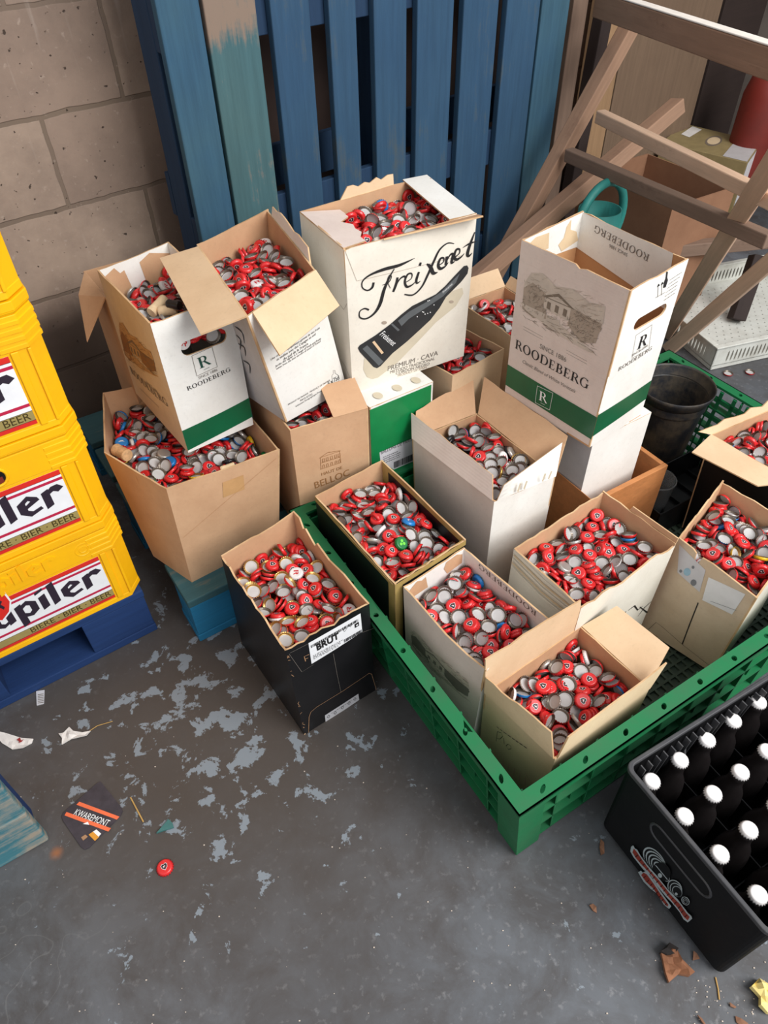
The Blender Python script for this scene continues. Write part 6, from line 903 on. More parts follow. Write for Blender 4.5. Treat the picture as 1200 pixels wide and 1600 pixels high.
# ---- white and green carton, left stack
C_ = CRL = Carton('rood_left', 'wine_carton', 'white green-banded wine carton with letter R badge, full of caps, topping the left stack', outer=['white_board', 'white_board', 'white_board', 'tan_print'], inner='white_board', bulge=.004, holes={0: [slot(.56, .77, .30, .05)]})
z = Z(0, 380, 1 / 3)
mb, end = deco(C_, 'green_band', ['print_green'], label='dark green printed band'); a, b, c_, d = (C_.uv(0, *q)[1] for q in z((858, 878), (1172, 722), (1195, 808), (890, 968)))
C_.poly(mb, 0, [[(0, a), (1, b), (1, c_), (0, d)]], px=False, step=(.1, .1)); end()
r_badge(C_, 0, z((898, 528), (993, 485), (1018, 578), (922, 622)), ['print_grey', 'print_dark_green'], 0, 1)
mb, end = deco(C_, 'lettering', ['print_black', 'print_grey', 'print_sepia']); C_.text(mb, 0, 'ROODEBERG', *z((880, 692), (1082, 598)), serif=True); C_.text(mb, 0, 'SINCE 1886', *z((932, 638), (1020, 598)), m=1)
end(); mb, end = deco(C_, 'lettering', ['print_black', 'print_grey', 'print_sepia']); C_.text(mb, 3, 'ROODEBERG', *z((618, 610), (790, 770)), serif=True, m=2, tall=.95); C_.text(mb, 3, 'SINCE 1886', *z((690, 660), (740, 706)), m=2); C_.line(mb, 3, z((655, 680), (745, 770)), .0012, m=2)
end()
engraving(C_, 3, z((545, 340), (705, 490), (750, 630), (590, 560)), ('print_rust_light', 'print_rust', 'print_sepia'), 12)
mb, end = deco(C_, 'torn_patch', ['kraft'], label='torn brown patch inside')
C_.poly(mb, 2, [[(.62, .75), (.98, .75), (.98, .94), (.8, .98), (.74, .93), (.68, .94)]], -.0042, 0, px=False, flip=True); end(); mb, end = deco(C_, 'torn_patch', ['kraft'], label='torn brown patch inside'); C_.poly(mb, 2, [[(.03, .75), (.42, .75), (.46, .95), (.3, .985), (.03, .93)]], -.0042, 0, px=False, flip=True); end()

# ---- white carton with text, leaning beside it
C_ = CTX = Carton('tx', 'wine_carton', 'leaning white carton of caps with fine black print and two brown flaps folded out', outer=['white_board', 'white_board', 'white_board', 'grey_shade_board'], inner='kraft', bulge=.002)
z = Z(300, 350, 1 / 3)
mb, end = deco(C_, 'fine_print', ['print_black'])
for a, b, t in (((370, 640), (600, 490), 'Une collection sympathique gamme de vins fruits'), ((398, 642), (580, 520), 'et vinifiee avec des Cepages au sud'), ((430, 640), (545, 565), 'du sud de la France'), ((392, 672), (606, 540), 'Jardin des vignes is a range of fresh and fruity'), ((396, 684), (604, 552), 'wines from the best terroirs of south of France')): C_.text(mb, 0, t, *z(a, b), slant=.2)
C_.text(mb, 0, 'PRODUIT DE FRANCE - PRODUCT OF FRANCE', *z((452, 850), (648, 735))); C_.text(mb, 0, "PAYS D'OC", *z((510, 832), (566, 800))); C_.text(mb, 0, 'Indication Geographique Protegee', *z((488, 858), (622, 776))); C_.text(mb, 0, '6 x 75cl', *z((640, 756), (692, 726)), tall=1.4)
C_.line(mb, 0, z((660, 748), (656, 712), (664, 700), (662, 686), (670, 686), (672, 700), (684, 708), (690, 735), (660, 750)), .0007); end()
mb, end = deco(C_, 'printed_mark', ['print_black'])
for a, b in (((200, 480), (245, 560)), ((215, 560), (250, 620)), ((240, 640), (272, 700)), ((205, 520), (225, 590))): C_.line(mb, 3, smooth_pts(z(a, ((a[0] + b[0]) / 2 + 12, (a[1] + b[1]) / 2 - 10), b)), [.001 + .004 * math.sin(PI * k / 12) for k in range(13)])
end()
C_.flap(3, .04, 1, .1, 90, (0, 0), 'kraft', 'kraft_light', seed=31, corners=[at(250, 404, .732), at(314, 523, .725)]); C_.flap(0, .08, 1, .1, 90, (0, 0), 'kraft', 'kraft_light', seed=32, corners=[at(437, 556, .70), at(530, 478, .70)])
C_.flap(1, .1, .9, .03, 8, (.02, .004), 'white_board', 'white_board', name='torn_flap', ragged=.15, seed=33, u0=.97)
# ---- brown carton under it
C_ = CBE = Carton('belloc', 'wine_carton', 'brown carton printed with a small house drawing, standing under the leaning white carton', outer=['kraft'], inner='kraft', bulge=.002)
z = Z(330, 680, 1 / 3)
mb, end = deco(C_, 'printed_house', ['print_rust'])
ln = lambda *p: C_.line(mb, 0, z(*p), .0011)
ln((515, 160), (512, 105), (602, 75), (608, 128)); ln((508, 108), (545, 82), (606, 72), (602, 80)); ln((512, 132), (605, 102)); ln((512, 160), (610, 128)); ln((545, 82), (556, 78))
for x in (522, 540, 560, 580, 596): ln((x, 126 - (x - 522) * .32), (x - 1, 112 - (x - 522) * .32), (x + 8, 109 - (x - 522) * .32), (x + 9, 123 - (x - 522) * .32), (x, 126 - (x - 522) * .32)); ln((x + 1, 154 - (x - 522) * .32), (x + 1, 142 - (x - 522) * .32), (x + 5, 138 - (x - 522) * .32), (x + 9, 140 - (x - 522) * .32), (x + 9, 151 - (x - 522) * .32))
end()
mb, end = deco(C_, 'lettering', ['print_rust']); C_.text(mb, 0, 'HAUT DE', *z((518, 190), (615, 157))); C_.text(mb, 0, 'BELLOC', *z((488, 250), (650, 186)), tall=1.1); end()
f_ = C_.flap(0, .55, 1, .075, -58, (0, 0), 'kraft', 'kraft', name='flap', seed=41, corners=None)
mb = MB(); h0, h1 = C_.pt(0, .62, 1), C_.pt(0, .95, 1)
# ---- big brown carton
C_ = CBG = Carton('big', 'carton', 'big bulging brown carton of mixed caps and corks on the corner of the pallet', outer=['kraft'], inner='kraft', bulge=.004)
mb, end = deco(C_, 'tape_patch', ['tape'], label='strip of brown tape'); z = Z(0, 750, 1 / 3); C_.poly(mb, 0, [z((1042, 12), (1140, -25), (1146, 42), (1046, 82))], .0009); end()
mb, end = deco(C_, 'fold_line', ['kraft_deep']); C_.line(mb, 0, [(.03, .5), (.97, .93)], .0006, px=False); C_.line(mb, 4, [(.55, .05), (.5, .95)], .0012, px=False); end()
# ---- further cartons
C_ = Carton('s2', 'carton', 'plain brown carton of caps just right of the tall script carton', outer=['kraft_light'], inner='kraft', bulge=.004)
C_ = Carton('s1', 'carton', 'rearmost brown carton of caps with one flap raised, half hidden by the empty carton', outer=['kraft_light'], inner='kraft', bulge=.003)
C_.flap(2, .0, 1, .05, 30, (.01, .02), 'kraft_light', 'kraft_light', seed=51); C_.flap(1, 0, 1, .03, 25, (.005, .005), 'kraft_light', 'kraft_light', seed=52)
C_ = CTR = Carton('tr', 'carton', 'dark-sided carton of caps with a cream flap folded out, cut by the right picture edge', outer=['black_board', 'black_board', 'kraft', 'black_board'], inner='kraft', bulge=.002)
C_.flap(3, .0, .98, .1, 90, (0, 0), 'kraft_light', 'kraft_light', name='folded_flap', seed=61, corners=[at(1081, 707, .325), at(1184, 760, .325)]); C_.flap(2, .3, 1.0, .02, 20, (0, -.04), 'kraft', 'kraft_light', name='torn_flap', ragged=.3, seed=62)
# ================================================================== crown caps
NF = 21
def cap_mesh(name, paint, inner='cap_inner', mark=None, low=False):
    """crown cap, 31 mm: domed painted top, fluted skirt, metal inside with a liner"""
    n = NF * 2; mats = [paint, inner, 'cap_liner']; vs = []; fs = []; ms = []
    def ring(r, z, amp=0):
        i = len(vs)
        for k in range(n):
            a = 2 * PI * k / n; rr = r + amp * (1 if k % 2 == 0 else -1); vs.append((rr * math.cos(a), rr * math.sin(a), z))
        return i
    def strip(a, b, m):
        for k in range(n): q = (k + 1) % n; fs.append((b + k, b + q, a + q, a + k)); ms.append(m)
    prof = [(.0122, .0032, 0), (.0136, .0022, .0001), (.0156, -.0033, .0008)] if low else [(.0112, .0033, 0), (.0127, .0029, 0), (.0138, .0017, .0001), (.0145, -.0008, .0006), (.0156, -.0033, .0009)]
    R_ = [ring(*p) for p in prof]
    fs.append(tuple(R_[0] + k for k in range(n))); ms.append(0)
    for a, b in zip(R_, R_[1:]): strip(a, b, 0)
    ip = [(.0150, -.0033, .0008), (.0126, .0012, 0), (.0106, .0013, 0)] if low else [(.0151, -.0033, .0009), (.0134, .0004, .0002), (.0124, .0017, 0), (.0118, .0012, 0), (.0108, .0013, 0), (.0100, .0020, 0)]
    I_ = [ring(*p) for p in ip]; strip(R_[-1], I_[0], 1)
    for k, (a, b) in enumerate(zip(I_, I_[1:])): strip(a, b, 1 if k < (1 if low else 2) else 2)
    fs.append(tuple(I_[-1] + k for k in range(n - 1, -1, -1))); ms.append(2)
    def mark_add(P, mi, off):
        i = len(vs); v, f = tri2d([P]); vs.extend([(x, y, .0033 + off) for x, y in v]); fs.extend([tuple(i + q for q in t) for t in f]); ms.extend([mi] * len(f))
    if mark == 'bull':
        mats += ['cap_ink', 'cap_white']
        mark_add([(x * .0011, y * .0011) for x, y in ((-5.6, 3), (-3, 5.4), (0, 4.2), (3, 5.6), (5.4, 3), (4.4, -2), (0, -6.2), (-4.6, -2))], 4, .00010)
        mark_add([(x * .00094, y * .00094) for x, y in ((-5.6, 3), (-3, 5.4), (0, 4.2), (3, 5.6), (5.4, 3), (4.4, -2), (0, -6.2), (-4.6, -2))], 3, .00018)
        mark_add([(x * .001, y * .001) for x, y in ((-3.4, .4), (-.5, 1.6), (2.8, 1.6), (1, .4), (-.4, -.6), (-1.6, -2.6), (-1.8, -.6))], 4, .00026); mark_add([(x * .001, y * .001) for x, y in ((.6, -1.2), (2.2, -.6), (1.4, -2.6))], 0, .00026)
    if mark == 'letter':
        mats += ['cap_ink_red']
        for P in (((-5, -5), (-2, -5), (-2, 5), (-5, 5)), ((-1, 5), (-1, 3), (3, 3), (3, 1.5), (-1, 1.5), (-1, -.5), (4, -.5), (5.5, 1), (5.5, 4), (4, 5)), ((1, -.5), (3.6, -.5), (6, -5), (3, -5))): mark_add([(x * .001, y * .001) for x, y in P], 3, .00010)
    if mark == 'clover':
        mats += ['cap_lime']
        for a in (90, 210, 330): mark_add([(.0042 * math.cos(math.radians(a)) + .0032 * math.cos(b), .0042 * math.sin(math.radians(a)) + .0032 * math.sin(b)) for b in [k * PI / 5 for k in range(10)]], 3, .0001 + a * 1e-7)
    if mark == 'swirl':
        mats += ['cap_white']; mark_add([(x * .001, y * .001) for x, y in ((-7, -2), (-3, 3), (2, 4), (7, 1), (2, 1.5), (-2, 0))], 3, .0001)
    me = bpy.data.meshes.new(name); me.from_pydata(vs, [], fs)
    for m_ in mats: me.materials.append(MATS[m_])
    me.polygons.foreach_set('material_index', ms); me.polygons.foreach_set('use_smooth', [len(f) == 4 and m_ < 3 for f, m_ in zip(fs, ms)]); me.update(); return me
KINDS = {'red': ('cap_red', 'cap_inner', 'bull'), 'brass': ('cap_red', 'cap_brass', 'bull'), 'white': ('cap_white', 'cap_inner', 'letter'), 'blue': ('cap_blue', 'cap_inner', 'swirl'), 'yellow': ('cap_yellow', 'cap_brass', None),
         'silver': ('cap_silver', 'cap_inner', None), 'black': ('cap_black', 'cap_inner', 'swirl'), 'green': ('cap_green', 'cap_inner', 'clover'), 'gold': ('cap_gold', 'cap_brass', None)}
WORD = {'red': 'red', 'brass': 'brass-lined red', 'white': 'white', 'blue': 'blue', 'yellow': 'yellow', 'silver': 'plain silver', 'black': 'black', 'green': 'green clover', 'gold': 'gold'}
HI = {k: cap_mesh('bottle_cap', *v) for k, v in KINDS.items()}; LO = {k: cap_mesh('bottle_cap', *v, low=True) for k, v in KINDS.items()}
MIX = {'big': (.66, dict(blue=.08, yellow=.05, silver=.08, black=.05, white=.05, green=.03)), 'white': (.52, dict(silver=.2, yellow=.06, blue=.05, black=.09, white=.06, gold=.02)), 'brut': (.3, dict(brass=.58, white=.06, gold=.04, silver=.02)),
       'gold': (.87, dict(white=.05, black=.03, silver=.03, blue=.02)), 's1': (.75, dict(silver=.1, white=.08, black=.05, green=.02)), 'rood_left': (.75, dict(silver=.12, white=.1, gold=.03)), 'frex_right': (.86, dict(blue=.04, yellow=.03, silver=.05, white=.02))}
FLIP = {'white': .6, 'frex_right': .25, 'mid': .12, 'tr': .2, 'brut': .15, 'gold': .15}
WHERE = {'brut': 'black carton on the floor', 'gold': 'black and gold carton', 'rood_front': 'white estate sketch carton', 'ria': 'near brown flapped carton', 'white': 'plain white carton', 'mid': 'low cream carton', 'frex_right': 'cream carton with stickers', 'big': 'big brown pallet carton',
         'tr': 'dark-sided carton', 'freix': 'tall script carton', 'rood_left': 'left green-banded carton', 's2': 'carton beside tall script', 's1': 'rearmost brown carton', 'tx': 'leaning white carton', 'belloc': 'house drawing carton'}
LIFT = {'tx': .022, 'white': .024, 'freix': .013, 's1': .026, 's2': .024, 'tr': .014, 'rood_left': .012, 'belloc': .004, 'ria': -.004, 'big': .006, 'rood_front': .012, 'gold': .006, 'brut': .008, 'mid': .006, 'frex_right': .012}
PILES = {}
raw = np.array(CAPS, float).reshape(-1, 6); pos = 0   # offset in units of 0.2 mm, then quaternion x y z in hundredths
for key, cnt in CAPS_N:
    a = raw[pos:pos + cnt]; pos += cnt; p = a[:, :3] * 2e-4; q3 = a[:, 3:] / 99; q = np.concatenate([np.sqrt(np.maximum(0, 1 - (q3 ** 2).sum(1)))[:, None], q3], 1)
    g = GEO[key]; cen = np.mean([r[:2] for r in g['rim']], axis=0); p += np.array([cen[0], cen[1], g['zt']]); rr = random.Random(key); L = []
    for i in range(cnt):
        Q = Quaternion(q[i]).normalized(); base, oth = MIX.get(key, (.93, dict(white=.04, silver=.02, blue=.01))); u = rr.random(); kd = 'red'
        if u > base:
            u = (u - base) / (1 - base) * sum(oth.values())
            for kk, w in oth.items():
                u -= w; kd = kk
                if u <= 0: break
        ax = Q @ Vector((0, 0, 1)); fl = rr.random() < FLIP.get(key, .08)
        if fl and ax.z > .3: Q = Q @ Quaternion((1, 0, 0), PI)
        top = p[i][2] - g['zt']; hi_ = max(p[:, 2]) - g['zt']
        if top > hi_ - .016 and rr.random() < .42:   # some lie tipped on their neighbours
            a_ = rr.uniform(0, 2 * PI); tilt = rr.gauss(0, .55); Q = Quaternion((math.cos(a_), math.sin(a_), 0), tilt) @ Q; p[i][2] += .007 * abs(math.sin(tilt))
        L.append((p[i] + np.array([0, 0, LIFT.get(key, 0)]), Q, kd))
    PILES[key] = L
# put the one clover cap where the photograph has it
best = min((i for i in range(len(PILES['gold']))), key=lambda i: np.linalg.norm(proj(PILES['gold'][i][0]) - np.array([632, 857])) - 900 * PILES['gold'][i][0][2])
p_, q_, _ = PILES['gold'][best]; ax = q_ @ Vector((0, 0, 1))
PILES['gold'][best] = (p_, q_ if ax.z > 0 else q_ @ Quaternion((1, 0, 0), PI), 'green')
SINGLE = set(map(tuple, SINGLES)) | {('gold', best)}
def side_word(key, p):
    """where in its carton a cap lies, told by the carton's corners as the picture shows them"""
    r = [np.array(v[:2]) for v in GEO[key]['rim'][:4]]; c = sum(r) / 4; d = p[:2] - c; e1 = (r[1] - r[0]); e2 = (r[3] - r[0])
    x = d @ e1 / (e1 @ e1); y = d @ e2 / (e2 @ e2)
    if abs(x) < .17 and abs(y) < .17: return 'middle'
    return {(1, 1): 'far', (1, 0): 'right', (0, 1): 'left', (0, 0): 'near'}[(int(x > 0), int(y > 0))]
SEEN = {}
for key, L in PILES.items():
    for i, (p, Q, kd) in enumerate(L):
        if (key, i) not in SINGLE: continue
        o = bpy.data.objects.new('bottle_cap', HI[kd]); COL.objects.link(o); o.rotation_mode = 'QUATERNION'; o.rotation_quaternion = Q; o.location = p
        ax = Q @ Vector((0, 0, 1)); st = 'face up' if ax.z > .45 else ('underside up' if ax.z < -.45 else 'tipped on edge')
        wd = side_word(key, p); wd = 'middle' if wd == 'middle' else wd + ' side'
        tag(o, '%s bottle cap %s, %s of %s' % (WORD[kd], st, wd, WHERE[key]), 'bottle cap', 'bottle caps in the ' + WHERE[key])
def merged(items, name):
    """many small caps as one mesh"""
    V = []; F = []; Ls = []; M = []; mats = []; S_ = []; off = 0
    cache = {}
    for k, me in LO.items():
        v = np.empty(len(me.vertices) * 3); me.vertices.foreach_get('co', v); ls = np.empty(len(me.polygons), int); me.polygons.foreach_get('loop_total', ls); vi = np.empty(len(me.loops), int); me.loops.foreach_get('vertex_index', vi); mi = np.empty(len(me.polygons), int); me.polygons.foreach_get('material_index', mi)
        sm = np.empty(len(me.polygons), bool); me.polygons.foreach_get('use_smooth', sm)
        mp = []
        for m_ in me.materials:
            if m_ not in mats: mats.append(m_)
            mp.append(mats.index(m_))
        cache[k] = (v.reshape(-1, 3), ls, vi, np.array(mp)[mi], sm)
    for p, Q, kd in items:
        v, ls, vi, mi, sm = cache[kd]; V.append(v @ np.array(Q.to_matrix()).T + p); F.append(vi + off); Ls.append(ls); M.append(mi); S_.append(sm); off += len(v)
    V = np.concatenate(V); F = np.concatenate(F); Ls = np.concatenate(Ls); M = np.concatenate(M); S_ = np.concatenate(S_); me = bpy.data.meshes.new(name)
    c = np.array([(V[:, 0].min() + V[:, 0].max()) / 2, (V[:, 1].min() + V[:, 1].max()) / 2, V[:, 2].min()]); V = V - c
    me.vertices.add(len(V)); me.vertices.foreach_set('co', V.ravel()); me.loops.add(len(F)); me.loops.foreach_set('vertex_index', F); me.polygons.add(len(Ls)); me.polygons.foreach_set('loop_start', np.concatenate([[0], np.cumsum(Ls)[:-1]])); me.polygons.foreach_set('loop_total', Ls)
    me.polygons.foreach_set('material_index', M); me.polygons.foreach_set('use_smooth', S_)
    for m_ in mats: me.materials.append(m_)
    me.update(calc_edges=True); me.validate(); o = bpy.data.objects.new(name, me); o.location = c; COL.objects.link(o); return o
tag(merged([it for k, L in PILES.items() for i, it in enumerate(L) if (k, i) not in SINGLE], 'bottle_caps'), 'remaining used bottle caps, mostly red and silver, filling all the open cartons', 'bottle caps', kind='stuff')
def lone_cap(kd, p, label, up=True, tilt=(0, 0, 0)):
    o = bpy.data.objects.new('bottle_cap', HI[kd]); COL.objects.link(o); o.location = (p[0], p[1], p[2] + (.0032 if up else .0034)); o.rotation_euler = (tilt[0] + (0 if up else PI), tilt[1], tilt[2]); tag(o, label, 'bottle cap')
lone_cap('red', at(258, 1356, 0), 'single red bottle cap lying face up on the bare concrete floor', True, (0, 0, .5))
lone_cap('red', at(1137, 585, 0), 'bottle cap lying underside up on the floor behind the crate, left one of two', False); lone_cap('red', at(1171, 583, 0), 'bottle cap lying underside up on the floor behind the crate, right one of two', False)
def cork(p, d, L, r, m, label):
    d = Vector(d).normalized(); u = d.orthogonal().normalized(); M = frame_m(p, u, d.cross(u), d); mb = MB(); mb.lathe([(r * .9, -L / 2), (r, -L / 2 + .003), (r * .93, -.1 * L), (r, L / 2 - .003), (r * .9, L / 2)], 20, M, close=True)
    tag(mb.build('wine_cork', m, smooth=False), label, 'cork')
cork(at(190, 707, .392), (.9, -.7, .05), .042, .0135, 'cork', 'large brown wine cork lying at the left edge of the big brown carton')
cork(at(357, 733, .388), (.9, .3, .1), .03, .011, 'cork_pale', 'small pale cork at the front edge of the big brown carton')
cork(at(247, 478, .674), (.5, .9, .2), .045, .011, 'cork_pale', 'slim pale cork lying in the left green-banded carton'); cork(at(262, 485, .672), (.9, .1, .1), .034, .011, 'cork_pale', 'short pale cork beside the slim one in the left green-banded carton'); cork(at(272, 476, .686), (.9, -.5, .1), .03, .009, 'cap_black', 'black stopper lying on the corks in the left green-banded carton')
# ================================================================== crates and pallets
E31 = math.radians(31); G0 = np.array([.201, .4545, 0]); GE1 = np.array([math.cos(E31), math.sin(E31), 0]); GE2 = np.array([-math.sin(E31), math.cos(E31), 0])
GL, GD, GH, GI = 1.2, .79, .25, .033
def gp(u, v, z): return G0 + GE1 * u + GE2 * v + np.array([0, 0, z])
green = thing('plastic_crate', 'large shallow green plastic crate on the floor holding most of the cartons', 'crate', gp(.6, .4, 0))
def gw(side, t, z, off=0):
    """point on a crate wall; side 0 near-right, 1 far-right, 2 back, 3 left; walls lean inwards to the base"""
    k = (GI * (GH - z) / GH) - off; j = .004 * (GH - z) / GH - off; c = [(k, j), (GL - k, j), (GL - k, GD - j), (k, GD - j)]; a, b = c[side], c[(side + 1) % 4]
    return gp(a[0] * (1 - t) + b[0] * t, a[1] * (1 - t) + b[1] * t, z)
for sd in range(4):
    mb = MB(); L = GL if sd % 2 == 0 else GD; n = round(L / .088)
    def bar(t0, t1, z0, z1, o0, o1): mb.hexa([gw(sd, t0, z0, o0), gw(sd, t1, z0, o0), gw(sd, t1, z0, o1), gw(sd, t0, z0, o1)], [gw(sd, t0, z1, o0), gw(sd, t1, z1, o0), gw(sd, t1, z1, o1), gw(sd, t0, z1, o1)])
    if sd in (0, 2, 3): bar(0, 1, .012, GH - .02, -.028, -.024)
    for z_ in (.01, .07, .128, .186): bar(0, 1, z_, z_ + .005, -.006, -.028)
    for k in range(n + 1): t = k / n; bar(max(0, t - .0022 / L * 1), min(1, t + .0022 / L), .01, GH - .01, -.006, -.028)
    for a_, b_ in ((0, .055 / L), (1 - .055 / L, 1)): bar(a_, b_, .004, GH - .02, -.001, -.006)   # smooth corner plates
    if sd == 1:
        for k in range(n * 2): t = (k + .5) / n / 2; bar(t - .006 / L, t + .006 / L, .01, GH - .01, -.02, -.027)
        for z_ in (.04, .1, .158, .21): bar(0, 1, z_, z_ + .012, -.02, -.027)
    for k in range(n):
        t = (k + .5) / n; bar(t - .0012 / L, t + .0012 / L, .07, .128, -.012, -.028)
    mb.build('side_wall', 'crate_green', green)
for sd in range(4):
    mb = MB(); L = GL if sd % 2 == 0 else GD; W_ = .029
    hs = []
    for k in range(int(L / .088)):
        t = (k + .5) / int(L / .088); hs.append([(t + .006 / L * math.cos(a * PI / 5), .5 + .19 * math.sin(a * PI / 5)) for a in range(10)])
    if sd == 3: out = [(0, 0), (1, 0), (1, 1), (.84, 1), (.81, .5), (.79, 1), (.45, 1), (.42, .86), (.38, 1), (0, 1)]
    else: out = [(0, 0), (.25, .0), (.5, 0), (.75, 0), (1, 0), (1, 1), (0, 1)]
    vs, fs = tri2d([out] + hs)
    f = lambda t, w, z: gw(sd, t, z, .006 - w * W_)
    slab(mb, vs, fs, lambda t, w: f(t, w, GH), lambda t, w: f(t, w, GH - .006), 0, 0, 0)
    b0 = [gw(sd, 0, GH - .022, .006), gw(sd, 1, GH - .022, .006), gw(sd, 1, GH - .022, .003), gw(sd, 0, GH - .022, .003)]; b1 = [gw(sd, 0, GH, .006), gw(sd, 1, GH, .006), gw(sd, 1, GH, .003), gw(sd, 0, GH, .003)]; mb.hexa(b0, b1)
    mb.build('rim', 'crate_green', green)
mb = MB()
for k in range(53):
    u = .05 + k * .0212; mb.hexa([gp(u, .045, .008), gp(u + .006, .045, .008), gp(u + .006, .745, .008), gp(u, .745, .008)], [gp(u, .045, .0125), gp(u + .006, .045, .0125), gp(u + .006, .745, .0125), gp(u, .745, .0125)])
for k in range(34):
    v = .045 + k * .0212; mb.hexa([gp(.05, v, .008), gp(1.15, v, .008), gp(1.15, v + .006, .008), gp(.05, v + .006, .008)], [gp(.05, v, .0128), gp(1.15, v, .0128), gp(1.15, v + .006, .0128), gp(.05, v + .006, .0128)])
mb.hexa([gp(.04, .04, .003), gp(1.16, .04, .003), gp(1.16, .75, .003), gp(.04, .75, .003)], [gp(.04, .04, .006), gp(1.16, .04, .006), gp(1.16, .75, .006), gp(.04, .75, .006)])
mb.build('floor_grid', 'crate_green_floor', green)

# ---- black beer crate with bottles
K0 = at(975, 1195, .24); KA = math.radians(28.5); KX = np.array([math.cos(KA), math.sin(KA), 0]); KY = np.array([math.sin(KA), -math.cos(KA), 0])   # KX along the long side, KY along the short side towards the viewer
K0 = np.array([K0[0], K0[1], 0]); KL, KW, KH = .408, .292, .24
def kp(x, y, z): return K0 + KX * x + KY * y + np.array([0, 0, z])
def rrect(L, W, ins, r, n=5):
    pts = []
    for cx, cy, a in ((L - ins - r, W - ins - r, 0), (ins + r, W - ins - r, 90), (ins + r, ins + r, 180), (L - ins - r, ins + r, 270)):
        for k in range(n + 1): b = math.radians(a + 90 * k / n); pts.append((cx + r * math.cos(b), cy + r * math.sin(b)))
    return pts
bc = thing('beer_crate', 'black plastic beer crate of white-capped bottles on the floor at the lower right', 'crate', kp(.2, .15, 0))
mb = MB()
def ringwall(mb, L, W, z0, z1, ins, th, r, fn, m=0, taper=0):
    o = rrect(L, W, ins + taper, r); o2 = rrect(L, W, ins, r); i_ = rrect(L, W, ins + th, max(.002, r - th * .5)); n = len(o); P = [fn(*q, z0) for q in o] + [fn(*q, z1) for q in o2] + [fn(*q, z1) for q in i_] + [fn(*q, z0) for q in i_]
    F = []
    for k in range(n):
        q = (k + 1) % n
        for a in range(4): b = (a + 1) % 4; F.append((a * n + k, b * n + k, b * n + q, a * n + q))
    mb.add(P, F, m)
# body: three plain walls plus a near end with a grip slot
ringwall(mb, KL, KW, .012, KH - .006, .002, .005, .014, kp, 0, .003); mb.hexa([kp(*q, .002) for q in rrect(KL, KW, .012, .012)], [kp(*q, .014) for q in rrect(KL, KW, .006, .012)])
body = mb.build('body', 'crate_black', bc)
mb = MB(); ringwall(mb, KL, KW, KH - .010, KH, 0, .0075, .016, kp); rim_ = mb.build('rim', 'crate_black_rim', bc, bevel=.002)
mb = MB()
for k in range(1, 6): x = .012 + k * (KL - .024) / 6; mb.hexa([kp(x - .001, .012, .014), kp(x + .001, .012, .014), kp(x + .001, KW - .012, .014), kp(x - .001, KW - .012, .014)], [kp(x - .001, .012, .11), kp(x + .001, .012, .11), kp(x + .001, KW - .012, .11), kp(x - .001, KW - .012, .11)])
for k in range(1, 4): y = .012 + k * (KW - .024) / 4; mb.hexa([kp(.012, y - .001, .014), kp(KL - .012, y - .001, .014), kp(KL - .012, y + .001, .014), kp(.012, y + .001, .014)], [kp(.012, y - .001, .11), kp(KL - .012, y - .001, .11), kp(KL - .012, y + .001, .11), kp(.012, y + .001, .11)])
mb.build('divider_grid', 'crate_black', bc)
mb = MB()
for k in range(1, 12):
    x = KL * k / 12
    for d in (-.008, .008): mb.hexa([kp(x + d - .001, .013, .12), kp(x + d + .001, .013, .12), kp(x + d + .001, .018, .12), kp(x + d - .001, .018, .12)], [kp(x + d - .001, .013, KH - .004), kp(x + d + .001, .013, KH - .004), kp(x + d + .001, .024, KH - .004), kp(x + d - .001, .024, KH - .004)])
for x0 in (.095, .115): mb.tube([kp(x0, .014, .13), kp(x0 + .006, .026, .16), kp(x0 + .012, .028, .19), kp(x0 + .02, .016, .205)], .002, 6)
mb.build('inner_ribs', 'crate_black_rim', bc)
mb = MB(); X0 = .0035
def endp(y, z, off=0): return kp(X0 - off + .003 * (1 - z / KH), y, z)
sl = [(.144 + q[0] - .5, q[1]) for q in slot(.5, .172, .062, .019, 10)]
mb.add([endp(y, z, .0012) for y, z in sl], [list(range(len(sl)))[::-1]], 0); gro = mb.build('grip_recess', 'sheet_black', bc)
mb = MB(); mb.tube([endp(y, z, .0008) for y, z in sl], .0026, 8, closed=True); mb.build('grip_edge', 'crate_black_rim', gro)
# the printed record-grooves emblem below the grip
mb = MB()
def lg(pts): # crop coordinates measured on the end face
    out = []
    for x, y in pts:
        px, py = 960 + x * .13333, 1280 + y * .13333; d = ray(px, py); nrm_ = KX; t = ((kp(0, 0, 0) - CO) @ nrm_ + .0036) / (d @ nrm_); q = CO + d * t; out.append((float((q - K0) @ KY), float(q[2])))
    return out
def lpoly(pts, m, off): v, f = tri2d([lg(pts)]); P = [endp(y, z, off) for y, z in v]; a, b, c_ = (P[f[0][k]] for k in range(3)); fl = np.cross(b - a, c_ - a) @ KX > 0; mb.add(P, [t[::-1] if fl else t for t in f], m)
def lell(cx, cy, ax, ay, bx, by, m, off, n=26): lpoly([(cx + ax * math.cos(2 * PI * k / n) + bx * math.sin(2 * PI * k / n), cy + ay * math.cos(2 * PI * k / n) + by * math.sin(2 * PI * k / n)) for k in range(n)], m, off)
lpoly([(300, 292), (345, 290), (420, 330), (520, 420), (620, 520), (700, 640), (780, 760), (850, 870), (905, 960), (920, 1010), (905, 1035), (870, 1050), (800, 1000), (700, 900), (600, 780), (480, 600), (400, 480), (310, 350)], 0, .0010)
lpoly([(320, 330), (350, 325), (430, 365), (600, 515), (690, 640), (770, 760), (840, 870), (890, 960), (900, 1005), (870, 1030), (790, 970), (620, 770), (420, 500)], 2, .0013)
